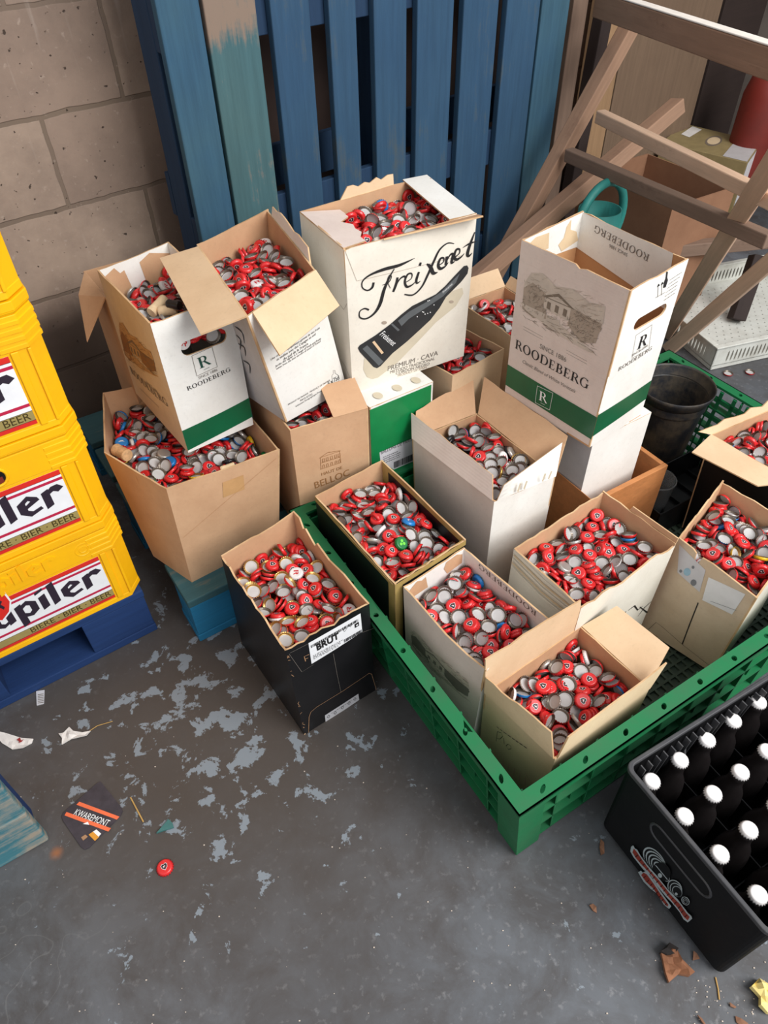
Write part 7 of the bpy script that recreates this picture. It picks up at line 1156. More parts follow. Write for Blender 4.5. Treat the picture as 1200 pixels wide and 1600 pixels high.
for k, s_ in enumerate((1.0, .90, .80, .70, .60, .50)):
    lell(452 + k * 22, 468 + k * 28, 80 * s_ + 42, 110 * s_ + 58, 92 * s_, -70 * s_, 0, .0014 + k * .0004); lell(455 + k * 22, 472 + k * 28, 76 * s_ + 36, 104 * s_ + 50, 84 * s_, -64 * s_, 2, .0016 + k * .0004)
lell(563, 610, 72, 92, 84, -66, 2, .0044); lell(548, 650, 18, 22, 18, -16, 0, .0046); lpoly([(492, 530), (500, 526), (640, 695), (632, 700)], 0, .0046)
for k, s_ in enumerate((1., .84, .68)): lell(720 + k * 16, 795 + k * 20, 62 * s_, 82 * s_, 62 * s_, -48 * s_, 0, .0040 + k * .0004); lell(722 + k * 16, 798 + k * 20, 56 * s_, 76 * s_, 55 * s_, -42 * s_, 2, .0042 + k * .0004)
lell(745, 862, 12, 14, 12, -10, 0, .0056)
for s_ in (1., .6, .3): lell(850, 945, 34 * s_, 44 * s_, 34 * s_, -26 * s_, 0, .0050 + (1 - s_) * .001); lell(851, 946, 29 * s_, 39 * s_, 28 * s_, -21 * s_, 2, .0052 + (1 - s_) * .001)
lpoly([(205, 365), (215, 310), (240, 292), (262, 330), (285, 340), (330, 420), (420, 540), (520, 650), (640, 800), (760, 920), (850, 1040), (880, 1080), (925, 1120), (932, 1150), (880, 1195), (830, 1160), (780, 1070), (690, 960), (620, 890), (520, 770), (440, 640), (360, 580), (300, 505), (240, 430)], 0, .0060)
lpoly([(232, 372), (250, 330), (290, 380), (350, 470), (440, 590), (560, 720), (680, 870), (790, 980), (860, 1080), (905, 1130), (880, 1170), (835, 1130), (770, 1030), (660, 900), (540, 750), (430, 610), (340, 520), (270, 440)], 1, .0063)
lpoly([(296, 610), (330, 590), (352, 610), (400, 590), (470, 690), (560, 830), (640, 940), (688, 1005), (660, 1038), (600, 990), (520, 860), (440, 800), (360, 720)], 0, .0064); lpoly([(335, 640), (360, 612), (400, 630), (480, 740), (560, 860), (655, 990), (640, 1010), (560, 920), (470, 790), (390, 720)], 1, .0067)
r_ = random.Random(3)
for (x0, y0, x1, y1, n_) in ((265, 390, 880, 1140, 15), (360, 640, 640, 1000, 8)):
    for k in range(n_): t = (k + .5) / n_; x, y = x0 + (x1 - x0) * t + r_.uniform(-6, 6), y0 + (y1 - y0) * t; lpoly([(x - 16, y + 10), (x + 12, y - 14), (x + 17, y - 8), (x - 10, y + 17)], 2, .0069)
mb.build('printed_emblem', ['logo_grey', 'logo_red', 'crate_black'], bc, None).__setitem__('label', 'grey and red emblem with record grooves')
# bottles
B0 = (at(1016, 1222, .215) + KX * .003)
bot = thing('beer_bottle', 'x', 'beer bottle', (0, 0, 0), 'white capped bottles in the black crate')
mb = MB(); mb.lathe([(.0, .002), (.024, 0), (.0275, .004), (.0277, .10), (.027, .118), (.024, .138), (.0165, .157), (.0138, .172), (.0132, .188), (.0143, .191), (.0143, .197), (.012, .201), (0, .201)], 28); glass = mb.build('glass_body', 'bottle_glass', bot, smooth=True)
CAPW = cap_mesh('crown_cap', 'cap_white'); cw = bpy.data.objects.new('crown_cap', CAPW); COL.objects.link(cw); cw.parent = bot; cw.location = (0, 0, .2025); cw.scale = (.94, .94, 1.15)
ORD = ['first', 'second', 'third', 'fourth', 'fifth', 'sixth']
px0 = B0[:2]; dx = (at(1183, 1098, .215) + KX * .003 - B0)[:2] / 4; dy = (at(1182, 1400, .215) + KX * .003 - B0)[:2] / 3
for i in range(6):
    for j in range(4):
        q = px0 + dx * i + dy * j
        if i == 0 and j == 0: o = bot
        else:
            o = bot.copy(); COL.objects.link(o)
            for ch in (glass, cw): c2 = ch.copy(); COL.objects.link(c2); c2.parent = o
        o.location = (q[0], q[1], .0145)
        o['label'] = 'dark bottle with white cap, %s from the grip end, %s from the green crate' % (ORD[i], ORD[j])
# ---- yellow beer crates on a blue pallet
Y0 = at(218, 917, .146); YA = math.radians(34.5); YX = np.array([math.cos(YA), math.sin(YA), 0]); YD = np.array([-math.sin(YA), math.cos(YA), 0])
YL, YW, YH = .40, .30, .232
def yp(x, d, z, k=0): return np.array([Y0[0], Y0[1], 0]) + YX * (x - YL + .012) + YD * (d - .016) + np.array([0, 0, .146 + z + k * (YH + .002)])   # x from the left end of the front face, d depth
def LQ(mb, k, pts, m, d): v, f = tri2d([pts]); mb.add([yp(x, -d, z, k) for x, z in v], f, m)
JUP = {'J': (.75, [[(.0, .1), (.3, -.35), (.7, -.1), (.7, 1.35), (.38, 1.2), (.38, .1), (.2, .25)]]), 'u': (.98, [[(0, .2), (.35, -.02), (.6, .12), (.6, 0), (.92, .12), (.92, 1.02), (.6, .9), (.6, .3), (.45, .22), (.32, .32), (.32, 1.02), (0, .9)]]),
       'p': (1.0, [[(0, -.5), (.32, -.36), (.32, .06), (.6, -.02), (.95, .22), (.95, .8), (.58, 1.06), (.32, .92), (.32, 1.02), (0, .9)], [(.32, .34), (.32, .66), (.5, .78), (.64, .7), (.64, .34), (.5, .22)]]), 'i': (.42, [[(0, 0), (.33, .12), (.33, 1.0), (0, .88)], [(-.06, 1.1), (.33, 1.24), (.33, 1.4), (-.06, 1.26)]]),
       'l': (.42, [[(0, 0), (.33, .12), (.33, 1.5), (0, 1.38)]]), 'e': (.96, [[(0, .25), (.36, -.04), (.92, .14), (.86, .30), (.5, .2), (.34, .32), (.34, .42), (.92, .66), (.86, .84), (.5, 1.06), (0, .76)], [(.33, .6), (.33, .72), (.48, .82), (.56, .74)]]), 'r': (.95, [[(0, 0), (.33, .12), (.33, .72), (.5, .80), (.68, .68), (.95, .84), (.74, 1.08), (.46, 1.06), (.33, .96), (.33, 1.02), (0, .9)]])}
def jup(mb, k, x, z, s, m, d, extr=0):
    for ch in 'Jupiler':
        adv, loops = JUP[ch]
        L = [[(x + a * s, z + b * s) for a, b in lp] for lp in loops]
        grp = [L] if ch in 'pe' else [[l] for l in L]
        for g_ in grp:
            v, f = tri2d(g_)
            if extr: slab(mb, v, f, lambda a, b: yp(a, -d - extr, b, k), lambda a, b: yp(a, -d, b, k), m, m, m)
            else: mb.add([yp(a, -d, b, k) for a, b in v], f, m)
        x += (adv + .09) * s
def ytext(mb, k, txt, x0, x1, z, m, d, tall=1):
    v, f = font_mesh(txt); a = min(q[0] for q in v); b = max(q[0] for q in v); s = (x1 - x0) / (b - a); mb.add([yp(x0 + (q[0] - a) * s, -d, z + q[1] * s * tall, k) for q in v], f, m)
YN = ['at the bottom of the stack, on the blue pallet', 'second from the bottom of the stack', 'third from the bottom of the stack', 'topmost of the stack, cut by the picture edge']
for k in range(4):
    yc = thing('beer_crate', 'yellow plastic beer crate %s' % YN[k], 'crate', yp(YL / 2, YW / 2, 0, k), 'yellow beer crates')
    def foot(ins, ch=.03): return [(ins + ch, ins), (YL - ins - ch, ins), (YL - ins, ins + ch), (YL - ins, YW - ins - ch), (YL - ins - ch, YW - ins), (ins + ch, YW - ins), (ins, YW - ins - ch), (ins, ins + ch)]
    def rw(mb, z0, z1, i0, i1=None, m=0, th=.012):
        i1 = i0 if i1 is None else i1; n = 8; P = [yp(*q, z0, k) for q in foot(i0)] + [yp(*q, z1, k) for q in foot(i1)] + [yp(*q, z1, k) for q in foot(i1 + th)] + [yp(*q, z0, k) for q in foot(i0 + th)]
        mb.add(P, [(a * n + q, a * n + (q + 1) % n, ((a + 1) % 4) * n + (q + 1) % n, ((a + 1) % 4) * n + q) for q in range(n) for a in range(4)], m)
    mb = MB(); rw(mb, .006, .154, .0045); rw(mb, .154, .210, .003); rw(mb, 0, .008, .006); rw(mb, .210, .216, .004, .001); rw(mb, .216, YH, .001); mb.hexa([yp(*q, .002, k) for q in foot(.02)], [yp(*q, .006, k) for q in foot(.02)])
    body = mb.build('body', 'crate_yellow', yc, bevel=.0015)
    mb = MB(); rw(mb, .0, .014, .003, .004, th=.008); mb.build('base_lip', 'crate_yellow', yc, bevel=.002)
    for x0, x1 in ((YL - .062, YL - .050), (.05, .062), (YL - .036, YL - .030), (.03, .036)):   # upright fins framing the label
        mb = MB(); mb.hexa([yp(x0, .001, .012, k), yp(x1, .001, .012, k), yp(x1, .012, .012, k), yp(x0, .012, .012, k)], [yp(x0, .001, .152, k), yp(x1, .001, .152, k), yp(x1, .012, .152, k), yp(x0, .012, .152, k)]); mb.build('upright_fin', 'crate_yellow', yc, bevel=.0015)
    for e in range(4):  # stepped ridges round the corners
        z = .154 + e * .0135
        for pts in ([(YL - .075, .002), (YL - .032, .001), (YL - .001, .032), (YL - .001, .08)], [(.075, .002), (.032, .001), (.001, .032), (.001, .08)]):
            mb = MB()
            for a, b in zip(pts, pts[1:]):
                c_ = np.array([YL / 2, YW / 2]); ai = np.array(a) + (c_ - a) * .03; bi = np.array(b) + (c_ - b) * .03
                mb.hexa([yp(*a, z, k), yp(*b, z, k), yp(*bi, z, k), yp(*ai, z, k)], [yp(*a, z + .006, k), yp(*b, z + .006, k), yp(*bi, z + .009, k), yp(*ai, z + .009, k)])
            mb.build('corner_ridge', 'crate_yellow', yc)
    lb = MB(); d0 = -.0036; x0, x1, z0, z1 = .066, YL - .066, .018, .148
    def band(a, b, m, d): LQ(lb, k, [(x0, z0 + (z1 - z0) * a), (x1, z0 + (z1 - z0) * a), (x1, z0 + (z1 - z0) * b), (x0, z0 + (z1 - z0) * b)], m, d)
    band(0, 1, 0, d0); band(.0, .06, 1, d0 + .0003); band(.06, .20, 2, d0 + .0003); band(.27, .315, 3, d0 + .0003); band(.83, .875, 3, d0 + .0003); band(.92, 1.0, 1, d0 + .0003); band(.20, .206, 4, d0 + .0004); band(.058, .064, 4, d0 + .0004); band(.915, .921, 4, d0 + .0004)
    jup(lb, k, x0 + .008, z0 + .056, .0425, 4, d0 + .0006)
    ytext(lb, k, 'BIERE \u00b7 BIER \u00b7 BEER', x0 + .095, x1 - .006, z0 + (z1 - z0) * .085, 5, d0 + .0006)
    lbo = lb.build('printed_label', ['sticker_white', 'label_red', 'label_gold', 'label_crimson', 'label_ink', 'label_gold_ink'], yc)
    em = MB(); ex, ez = x0 + .062, z0 + .118
    sh = lambda s_: [(ex + x * s_, ez + z * s_) for x, z in ((-.026, .03), (0, .024), (.026, .03), (.028, 0), (.018, -.024), (0, -.038), (-.018, -.024), (-.028, 0))]
    LQ(em, k, sh(1.12), 1, d0 + .0008); LQ(em, k, sh(1), 0, d0 + .0010); LQ(em, k, [(ex + a * .001, ez + b * .001) for a, b in ((-16, 2), (-12, 8), (-2, 6), (8, 8), (14, 14), (17, 8), (12, 2), (16, -8), (12, -14), (9, -6), (-4, -6), (-8, -16), (-12, -12), (-10, -4))], 2, d0 + .0012)
    em.build('bull_emblem', ['label_red', 'sticker_white', 'label_ink'], lbo)
    if k % 2 == 0:
        mb = MB(); jup(mb, k, .095, .170, .028, 0, -.0032, .0022); mb.build('embossed_lettering', 'crate_yellow', yc); mb = MB(); mb.tube([yp(.315 + .016 * math.cos(a * PI / 8), .004, .182 + .016 * math.sin(a * PI / 8), k) for a in range(16)], .0018, 6, closed=True); mb.tube([yp(.315 + .008 * math.cos(a * PI / 8), .004, .182 + .008 * math.sin(a * PI / 8), k) for a in range(16)], .0018, 6, closed=True); mb.build('embossed_seal', 'crate_yellow', yc)
    else:
        mb = MB(); hs = [((q[0] - .5) * 1 + .2, q[1]) for q in slot(.5, .178, .055, .017, 10)]
        mb.add([yp(x, .0026, z, k) for x, z in hs], [list(range(len(hs)))], 0); mb.add([yp(x, .0022, z, k) for x, z in ((.22, .165), (.247, .165), (.247, .178), (.222, .176))], [(0, 1, 2, 3)], 1); go = mb.build('grip_opening', ['sheet_black', 'fire_red'], yc)
        mb = MB(); mb.tube([yp(x, .003, z, k) for x, z in hs], .003, 8, closed=True); mb.build('grip_edge', 'crate_yellow', go)
def pallet(name, label, M, L, D, H, mats, boards=5, gap=.03, front_split=(.145, .10)):
    """wooden pallet: deck boards along x, blocks and bottom runners; local frame M, origin at near-left bottom corner"""
    p = thing(name, label, 'pallet', M.translation); dk, fr = mats
    bw = (D - gap * (boards - 1)) / boards
    for k in range(boards):
        mb = MB(); mb.box((-.0, k * (bw + gap), H - .022), (L, k * (bw + gap) + bw, H)); mb.build('deck_board', dk, p, bevel=.003, M=M)
    for k in range(3):
        mb = MB(); y = (0, D / 2 - .05, D - .1)[k]; mb.box((0, y, 0), (L, y + .1, .022)); mb.build('bottom_runner', fr, p, bevel=.002, M=M)
        for x in (0, L / 2 - .07, L - .145):
            mb = MB(); mb.box((x + .002, y + .002, .0225), (x + .143, y + .098, H - .0225)); mb.build('block', fr, p, bevel=.002, M=M)
    return p
a = at(247, 983, 0); pallet('wooden_pallet', 'deep blue wooden pallet on the floor carrying the stack of yellow crates', yaw_m((a[0] - YX[0] * .8, a[1] - YX[1] * .8, 0), 34.5), .8, .6, .144, ('pallet_blue', 'pallet_blue'), 4, .02)
a = at(313, 1003, 0); PA = math.radians(33.2)
pallet('wooden_pallet', 'weathered turquoise wooden pallet on the floor under the big brown carton', yaw_m((a[0], a[1], 0), 33.2), 1.2, .8, .144, ('pallet_deck', 'pallet_cyan'), 5, .03)
a = at(78, 1313, 0); up_ = thing('wooden_pallet', 'worn teal wooden pallet on its edge on the floor at the left picture edge', 'pallet', (a[0] - .2, a[1] - .1, 0)); Mu = yaw_m((a[0] - .6 * math.cos(math.radians(33)), a[1] - .6 * math.sin(math.radians(33)), 0), 33)
for z in (0, .124, .248):
    mb = MB(); mb.box((0, 0, z + .001), (.6, .02, z + .122)); mb.build('plank', 'pallet_teal', up_, bevel=.004, M=Mu)
for x in (.0, .27, .545):
    mb = MB(); mb.box((x, .0205, .012), (x + .045, .075, .365)); mb.build('stringer', 'pallet_blue', up_, bevel=.008, M=Mu)
# ---- tall blue pallet on its side against the wall
OFF = -1.58
lp_ = thing('wooden_pallet', 'tall blue wooden pallet standing upright against the block wall', 'pallet', onplane(560, 100, OFF) * np.array([1, 1, 0]) + np.array([0, 0, .146]))
Mw = frame_m((WN[0] * OFF, WN[1] * OFF, 0), WE, -WN)
tt = lambda x, y=0: float((onplane(x, y, OFF)) @ WE)
pl = [((240, 312), 'blue_plank_worn'), ((315, 400), 'teal_plank'), ((420, 484), 'blue_plank'), ((512, 557), 'blue_plank'), ((583, 637), 'blue_plank'), ((652, 711), 'blue_plank'), ((725, 781), 'blue_plank'), ((793, 846), 'blue_plank'), ((848, 892), 'blue_plank_worn')]
r_ = random.Random(2)
for (x0, x1), m_ in pl:
    mb = MB(); mb.box((tt(x0) + .002, 0, .147), (tt(x1) - .002, .022, 1.30)); mb.build('plank', m_, lp_, bevel=.003, M=Mw)
T0, T1 = tt(240), tt(892)
for z in (.30, .62, 1.06): mb = MB(); mb.box((T0 + .004, .0225, z - .05), (T1 - .004, .045, z + .05)); mb.build('stringer_board', 'blue_side_shade', lp_, bevel=.002, M=Mw)
for t in (T0 + .004, (T0 + T1) / 2 - .05, T1 - .104):
    mb = MB(); mb.box((t, .0455, .15), (t + .1, .122, 1.29)); mb.build('stringer', 'blue_side_shade', lp_, bevel=.003, M=Mw)
for z in (.2, .7, 1.2): mb = MB(); mb.box((T0 + .004, .1225, z - .05), (T1 - .004, .142, z + .05)); mb.build('back_board', 'blue_side_shade', lp_, M=Mw)
# ================================================================== things in and behind the green crate
wb_ = thing('wooden_box', 'open orange-brown wooden box in the green crate holding the plain white carton', 'box', gp(.68, .58, .013))
def uvbox(mb, u0, u1, v0, v1, z0, z1, m=0): mb.hexa([gp(u0, v0, z0), gp(u1, v0, z0), gp(u1, v1, z0), gp(u0, v1, z0)], [gp(u0, v0, z1), gp(u1, v0, z1), gp(u1, v1, z1), gp(u0, v1, z1)], m)
for nm, b in (('side_panel', (.575, .808, .440, .452)), ('side_panel', (.575, .808, .735, .747)), ('end_panel', (.796, .808, .4525, .7345)), ('end_panel', (.575, .577, .4525, .7345))):
    mb = MB(); uvbox(mb, *b, .0195, .26); mb.build(nm, 'box_wood', wb_, bevel=.0015)
mb = MB(); uvbox(mb, .575, .808, .44, .747, .0132, .0192); mb.build('base', 'box_wood', wb_)
mb = MB(); uvbox(mb, .788, .7958, .56, .575, .02, .25); mb.build('batten', 'box_wood', wb_)
bk = at(1058, 600, .28); mb = MB(); n = 40
bu = thing('plant_pot', 'dirty black plastic plant pot standing in the far corner of the green crate', 'pot', (bk[0], bk[1], .013))
M = Matrix.Translation((bk[0], bk[1], .013)); mb.lathe([(0, 0), (.066, 0), (.069, .006), (.084, .205), (.0845, .212), (.088, .214), (.089, .235), (.0865, .235), (.083, .21), (.066, .008), (0, .008)], n, M); mb.build('body', 'bucket_black', bu, smooth=False)
mb = MB(); mb.lathe([(.0868, .234), (.0895, .236), (.0985, .258), (.0995, .267), (.097, .268), (.0955, .262), (.087, .240)], n, M); mb.build('rim', 'bucket_black', bu, smooth=True)
tr_ = thing('plastic_tray', 'low black plastic tray between the wooden box and the dark-sided carton', 'tray', gp(.98, .48, .013))
mb = MB(); uvbox(mb, .825, 1.145, .425, .555, .0135, .018)
for b in ((.825, 1.145, .425, .429), (.825, 1.145, .551, .555), (.825, .829, .4295, .5505), (1.141, 1.145, .4295, .5505)): uvbox(mb, *b, .0181, .10)
mb.build('body', 'sheet_black', tr_, bevel=.002); mb = MB()
for k in range(5): uvbox(mb, .85 + k * .06, .856 + k * .06, .43, .55, .0185, .03)
mb.build('rib', 'sheet_black', tr_)
q = gp(.872, .49, .0185); mb = MB(); mb.lathe([(0, 0), (.034, 0), (.036, .004), (.041, .125), (.044, .127), (.044, .131), (.040, .131), (.035, .005), (0, .003)], 32, Matrix.Translation(q)); tag(mb.build('plastic_cup', 'clear_plastic', smooth=True), 'clear plastic cup standing in the black tray beside the wooden box', 'cup')
# white perforated tray on the floor
WA = math.radians(17.2); w0 = at(1109, 579, 0); Mt = yaw_m((w0[0], w0[1], 0), 17.2)
wt = thing('plastic_tray', 'shallow white plastic tray with slotted sides on the floor behind the green crate', 'tray', w0)
TL, TD, TH = .62, .50, .085
hs = [[(.03 + i * .0295 + (j % 2) * .0147 + .0035 * math.cos(a * PI / 3), .03 + j * .0245 + .0035 * math.sin(a * PI / 3)) for a in range(6)] for i in range(19) for j in range(18)]
vs, fs = tri2d([[(0, 0), (TL, 0), (TL, TD), (0, TD)]] + hs); mb = MB(); slab(mb, vs, fs, lambda x, y: (x, y, .018), lambda x, y: (x, y, .014), 0, 0, 0); mb.build('perforated_base', 'crate_white', wt, M=Mt)
def slotted(L, fn):
    h = [[(x + .004 + .004 * math.cos(a * PI / 4) * 1, .044 + .022 * math.sin(a * PI / 4)) for a in range(8)] for x in np.arange(.05, L - .05, .016)]
    vs, fs = tri2d([[(0, .002), (L, .002), (L, TH), (0, TH)]] + h); mb = MB(); slab(mb, vs, fs, lambda x, z: fn(x, z, 0), lambda x, z: fn(x, z, .005), 0, 0, 0); return mb
slotted(TL, lambda x, z, o: (x, o, z)).build('slotted_side', 'crate_white', wt, M=Mt); slotted(TL, lambda x, z, o: (x, TD - o, z)).build('slotted_side', 'crate_white', wt, M=Mt)
slotted(TD, lambda x, z, o: (o, x, z)).build('slotted_side', 'crate_white', wt, M=Mt); slotted(TD, lambda x, z, o: (TL - o, x, z)).build('slotted_side', 'crate_white', wt, M=Mt)
mb = MB()
for b in (((-.008, -.008, TH), (TL + .008, .012, TH + .006)), ((-.008, TD - .012, TH), (TL + .008, TD + .008, TH + .006)), ((-.008, .0125, TH), (.012, TD - .0125, TH + .006)), ((TL - .012, .0125, TH), (TL + .008, TD - .0125, TH + .006))): mb.box(*b)
mb.build('rim', 'crate_white', wt, bevel=.002, M=Mt)
# watering can
wc = onplane(938, 326, -1.22); cz = 0
wcn = thing('watering_can', 'teal plastic watering can with a hooped handle behind the upright empty carton', 'watering can', (wc[0], wc[1], 0)); Mc = Matrix.Translation((wc[0], wc[1], 0))
mb = MB(); mb.lathe([(0, .0), (.085, .0), (.09, .01), (.086, .30), (.078, .33), (.066, .345), (.062, wc[2]), (.058, wc[2]), (.058, .34), (0, .33)], 32, Mc); mb.build('body', 'can_teal', wcn, smooth=True)
hc = onplane(937, 346, -1.22); hx = Vector(WE); mb = MB(); hr = .105
pts = [Vector(hc) + hx * (hr * math.cos(a)) + Vector((0, 0, 1)) * (hr * 1.05 * math.sin(a)) for a in [math.radians(-60 + 300 * k / 26) for k in range(27)]]
mb.tube([Vector((wc[0], wc[1], .25)) + hx * .085] + pts + [Vector((wc[0], wc[1], .22)) - hx * .086], .0125, 10); mb.build('handle', 'can_teal', wcn, smooth=True)
mb = MB(); mb.tube([Vector((wc[0], wc[1], .06)) - hx * .085, Vector((wc[0], wc[1], .2)) - hx * .16, Vector((wc[0], wc[1], .33)) - hx * .2], [.02, .014, .011], 12); mb.build('spout', 'can_teal', wcn, smooth=True)
# timber
def beam(p, q, w, h, mat, parent=None, name='timber', up=(0, 0, 1), label=None, cat=None, group=None):
    p, q = Vector(p), Vector(q); d = (q - p); L = d.length; d.normalize(); u = Vector(up); u = (u - d * u.dot(d)).normalized(); s_ = u.cross(d)
    mb = MB(); mb.box((0, -w / 2, -h / 2), (L, w / 2, h / 2)); o = mb.build(name, mat, parent, bevel=.003, M=frame_m(p, d, s_, u))
    if label: tag(o, label, cat, group)
    return o
def ext(a, b, k0, k1): a, b = np.array(a), np.array(b); return a - (b - a) * k0, b + (b - a) * k1
ts = thing('wooden_trestle', 'weathered wooden trestle frame of long rails and slanting legs at the upper right', 'trestle', at(1037, 525, 0))
b1 = onplane(890, 60, -1.66); beam((b1[0], b1[1], 0), (b1[0], b1[1], 1.25), .05, .07, 'timber_grey', ts, 'post', up=WE)
beam(*ext(at(958, 14, .95), at(1200, 96, .95), .12, .35), .035, .06, 'timber', ts, 'top_rail'); beam(*ext(at(958, 14, .95) + np.array([0, 0, .0325]), at(1200, 96, .95) + np.array([0, 0, .0325]), .12, .35), .034, .004, 'rail_top_light', ts, 'lit_top_strip'); beam(*ext(at(942, 184, .72), at(1150, 286, .72), .03, .25), .03, .034, 'timber_light', ts, 'rail'); beam(*ext(at(892, 243, .62), at(1140, 350, .62), .02, .2), .032, .036, 'timber_grey', ts, 'rail')  # pale strip on the top rail paints light on its upper face
beam(*ext(at(1042, 520, .02), at(1172, 312, .70), .0, .45), .04, .045, 'timber_light', ts, 'leg', up=(.5, -.8, .2)); beam(*ext(at(1046, 545, .02), at(1205, 408, .45), .0, .4), .04, .045, 'timber_light', ts, 'leg', up=(.5, -.8, .2))
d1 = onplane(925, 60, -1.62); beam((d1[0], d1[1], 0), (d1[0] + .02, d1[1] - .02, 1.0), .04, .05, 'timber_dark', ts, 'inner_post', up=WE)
beam(*ext(onplane(985, 40, -1.45), onplane(815, 350, -1.45), .02, .38), .045, .045, 'timber', label='long brown timber leaning steeply against the right end of the tall blue pallet', cat='timber', up=(.6, -.8, 0))
beam(*ext(onplane(1055, 168, -1.36), onplane(810, 378, -1.36), .02, .3), .045, .05, 'timber', label='rough timber lying aslant with its sawn end showing, crossing behind the trestle rails', cat='timber', up=(.6, -.8, .2))
beam(*ext(at(1035, 392, .24), at(1200, 376, .24), .05, .2), .04, .045, 'timber_grey', label='grey timber lying low behind the slanting trestle legs', cat='timber')
beam(at(1185, 400, .22), at(1150, 500, .03), .05, .05, 'timber_dark', label='short dark timber stub standing in the white tray', cat='timber', up=(1, 0, 0))
# boards and stores by the wall
def panel(x0, x1, off, h, th, mat, name, label, cat, lean=0):
    t0, t1 = float(onplane(x0, 100, off) @ WE), float(onplane(x1, 100, off) @ WE); M_ = frame_m((WN[0] * off, WN[1] * off, 0), WE, -WN); mb = MB(); mb.box((t0, 0, .001), (t1, th, h)); tag(mb.build(name, mat, bevel=.002, M=M_), label, cat)
panel(968, 1104, -1.80, 1.25, .018, 'chipboard', 'chipboard_sheet', 'brown chipboard sheet standing against the wall behind the trestle', 'board'); panel(915, 966, -1.77, 1.1, .015, 'plywood', 'plywood_sheet', 'pale plywood strip standing beside the chipboard sheet', 'board')
panel(262, 880, -1.828, 1.3, .004, 'gap_shade_brown', 'gap_shade_sheet', 'dark brown sheet added as painted shade behind the tall blue pallet, seen through its gaps', 'sheet'); panel(1108, 1290, -1.82, .9, .02, 'timber_dark', 'dark_board', 'dark board standing in shade at the upper right corner', 'board')  # brown sheet is added to paint shade into the pallet gaps
ex = onplane(1172, 230, -1.52); mb = MB(); ec = thing('gas_cylinder', 'dull red cylinder standing in the dark upper right corner', 'cylinder', (ex[0], ex[1], 0)); Me = Matrix.Translation((ex[0], ex[1], 0))
mb.lathe([(0, 0), (.085, 0), (.09, .01), (.09, .52), (.075, .58), (.04, .61), (.03, .62), (0, .62)], 32, Me); mb.build('body', 'fire_red', ec, smooth=True); mb = MB(); mb.lathe([(.03, .615), (.03, .66), (.04, .662), (.04, .69), (0, .69)], 16, Me); mb.build('valve', 'sheet_black', ec, smooth=True)
def quadbox(name, label, cat, b, z0, z1, outer, inner, th=.005):
    r = thing(name, label, cat, (np.mean([q[0] for q in b]), np.mean([q[1] for q in b]), z0)); c = np.mean(np.array([q[:2] for q in b]), axis=0); mb = MB(); n = 4
    o = [np.array(q[:2]) for q in b]; i_ = [q + (c - q) / np.linalg.norm(c - q) * th * 1.5 for q in o]; V = lambda q, z: (q[0], q[1], z)
    for k in range(4): j = (k + 1) % 4; mb.face([V(o[k], z0), V(o[j], z0), V(o[j], z1), V(o[k], z1)], 0); mb.face([V(i_[j], z0 + th), V(i_[k], z0 + th), V(i_[k], z1), V(i_[j], z1)], 1); mb.face([V(o[k], z1), V(o[j], z1), V(i_[j], z1), V(i_[k], z1)], 1)
    mb.face([V(q, z0 + th) for q in i_], 1); mb.face([V(q, z0) for q in o[::-1]], 0); mb.build('body', [outer, inner], r); return r
b = [at(1150, 292, .42), None, None, at(1012, 240, .42)]; e = (b[0] - b[3]); pr = np.array([e[1], -e[0], 0]) / np.linalg.norm(e[:2]); s_ = 1 if pr[0] < 0 else -1
b[1] = b[0] + pr * s_ * .31; b[2] = b[3] + pr * s_ * .31
quadbox('carton', 'large open brown carton on the floor beneath the trestle rails', 'carton', [b[0], b[3], b[2], b[1]], 0.001, .42, 'kraft_shaded', 'kraft_shaded')
gb_ = [at(1033, 222, .34), at(1168, 254, .34), at(1190, 222, .34), at(1070, 193, .34)]
gr = thing('carton', 'old gold carton with a torn white patch behind the trestle rails', 'carton', (np.mean(gb_, axis=0)[0], np.mean(gb_, axis=0)[1], 0)); mb = MB(); mb.hexa([q * np.array([1, 1, 0]) + np.array([0, 0, .001]) for q in gb_], gb_)
mb.build('body', 'old_gold', gr, bevel=.002); mb = MB(); L_ = lambda x, y, o=.0008: (gb_[0] * (1 - x) + gb_[1] * x) * (1 - y) + (gb_[3] * (1 - x) + gb_[2] * x) * y + np.array([0, 0, o])
mb.face([L_(.72, .02), L_(.99, .02), L_(.99, .98), L_(.72, .98)], 0); mb.face([L_(.1, .5, .0012), L_(.22, .45, .0012), L_(.26, .9, .0012), L_(.12, .95, .0012)], 1); mb.face([L_(.5 + .09 * math.cos(a), .55 + .25 * math.sin(a)) for a in [k * PI / 8 for k in range(16)]], 2); mb.face([L_(.5 + .07 * math.cos(a), .55 + .18 * math.sin(a), .0012) for a in [k * PI / 8 for k in range(16)]], 3)
F_ = lambda x, z: (gb_[0] * (1 - x) + gb_[1] * x) * np.array([1, 1, 0]) + np.array([0, 0, z]) + np.cross(gb_[1] - gb_[0], (0, 0, 1)) / np.linalg.norm(gb_[1] - gb_[0]) * .0012
mb.face([F_(.3, .12), F_(.95, .12), F_(.95, .28), F_(.3, .28)], 0); S0 = lambda x, z: (gb_[1] * (1 - x) + gb_[2] * x) * np.array([1, 1, 0]) + np.array([0, 0, z]) + np.cross(gb_[2] - gb_[1], (0, 0, 1)) / np.linalg.norm(gb_[2] - gb_[1]) * .0012
mb.face([S0(.02, .02), S0(.98, .02), S0(.98, .335), S0(.02, .335)], 4); mb.build('printed_panel', ['grey_shade_board', 'paper_white', 'print_sepia', 'kraft_pale', 'sticker_white'], gr)
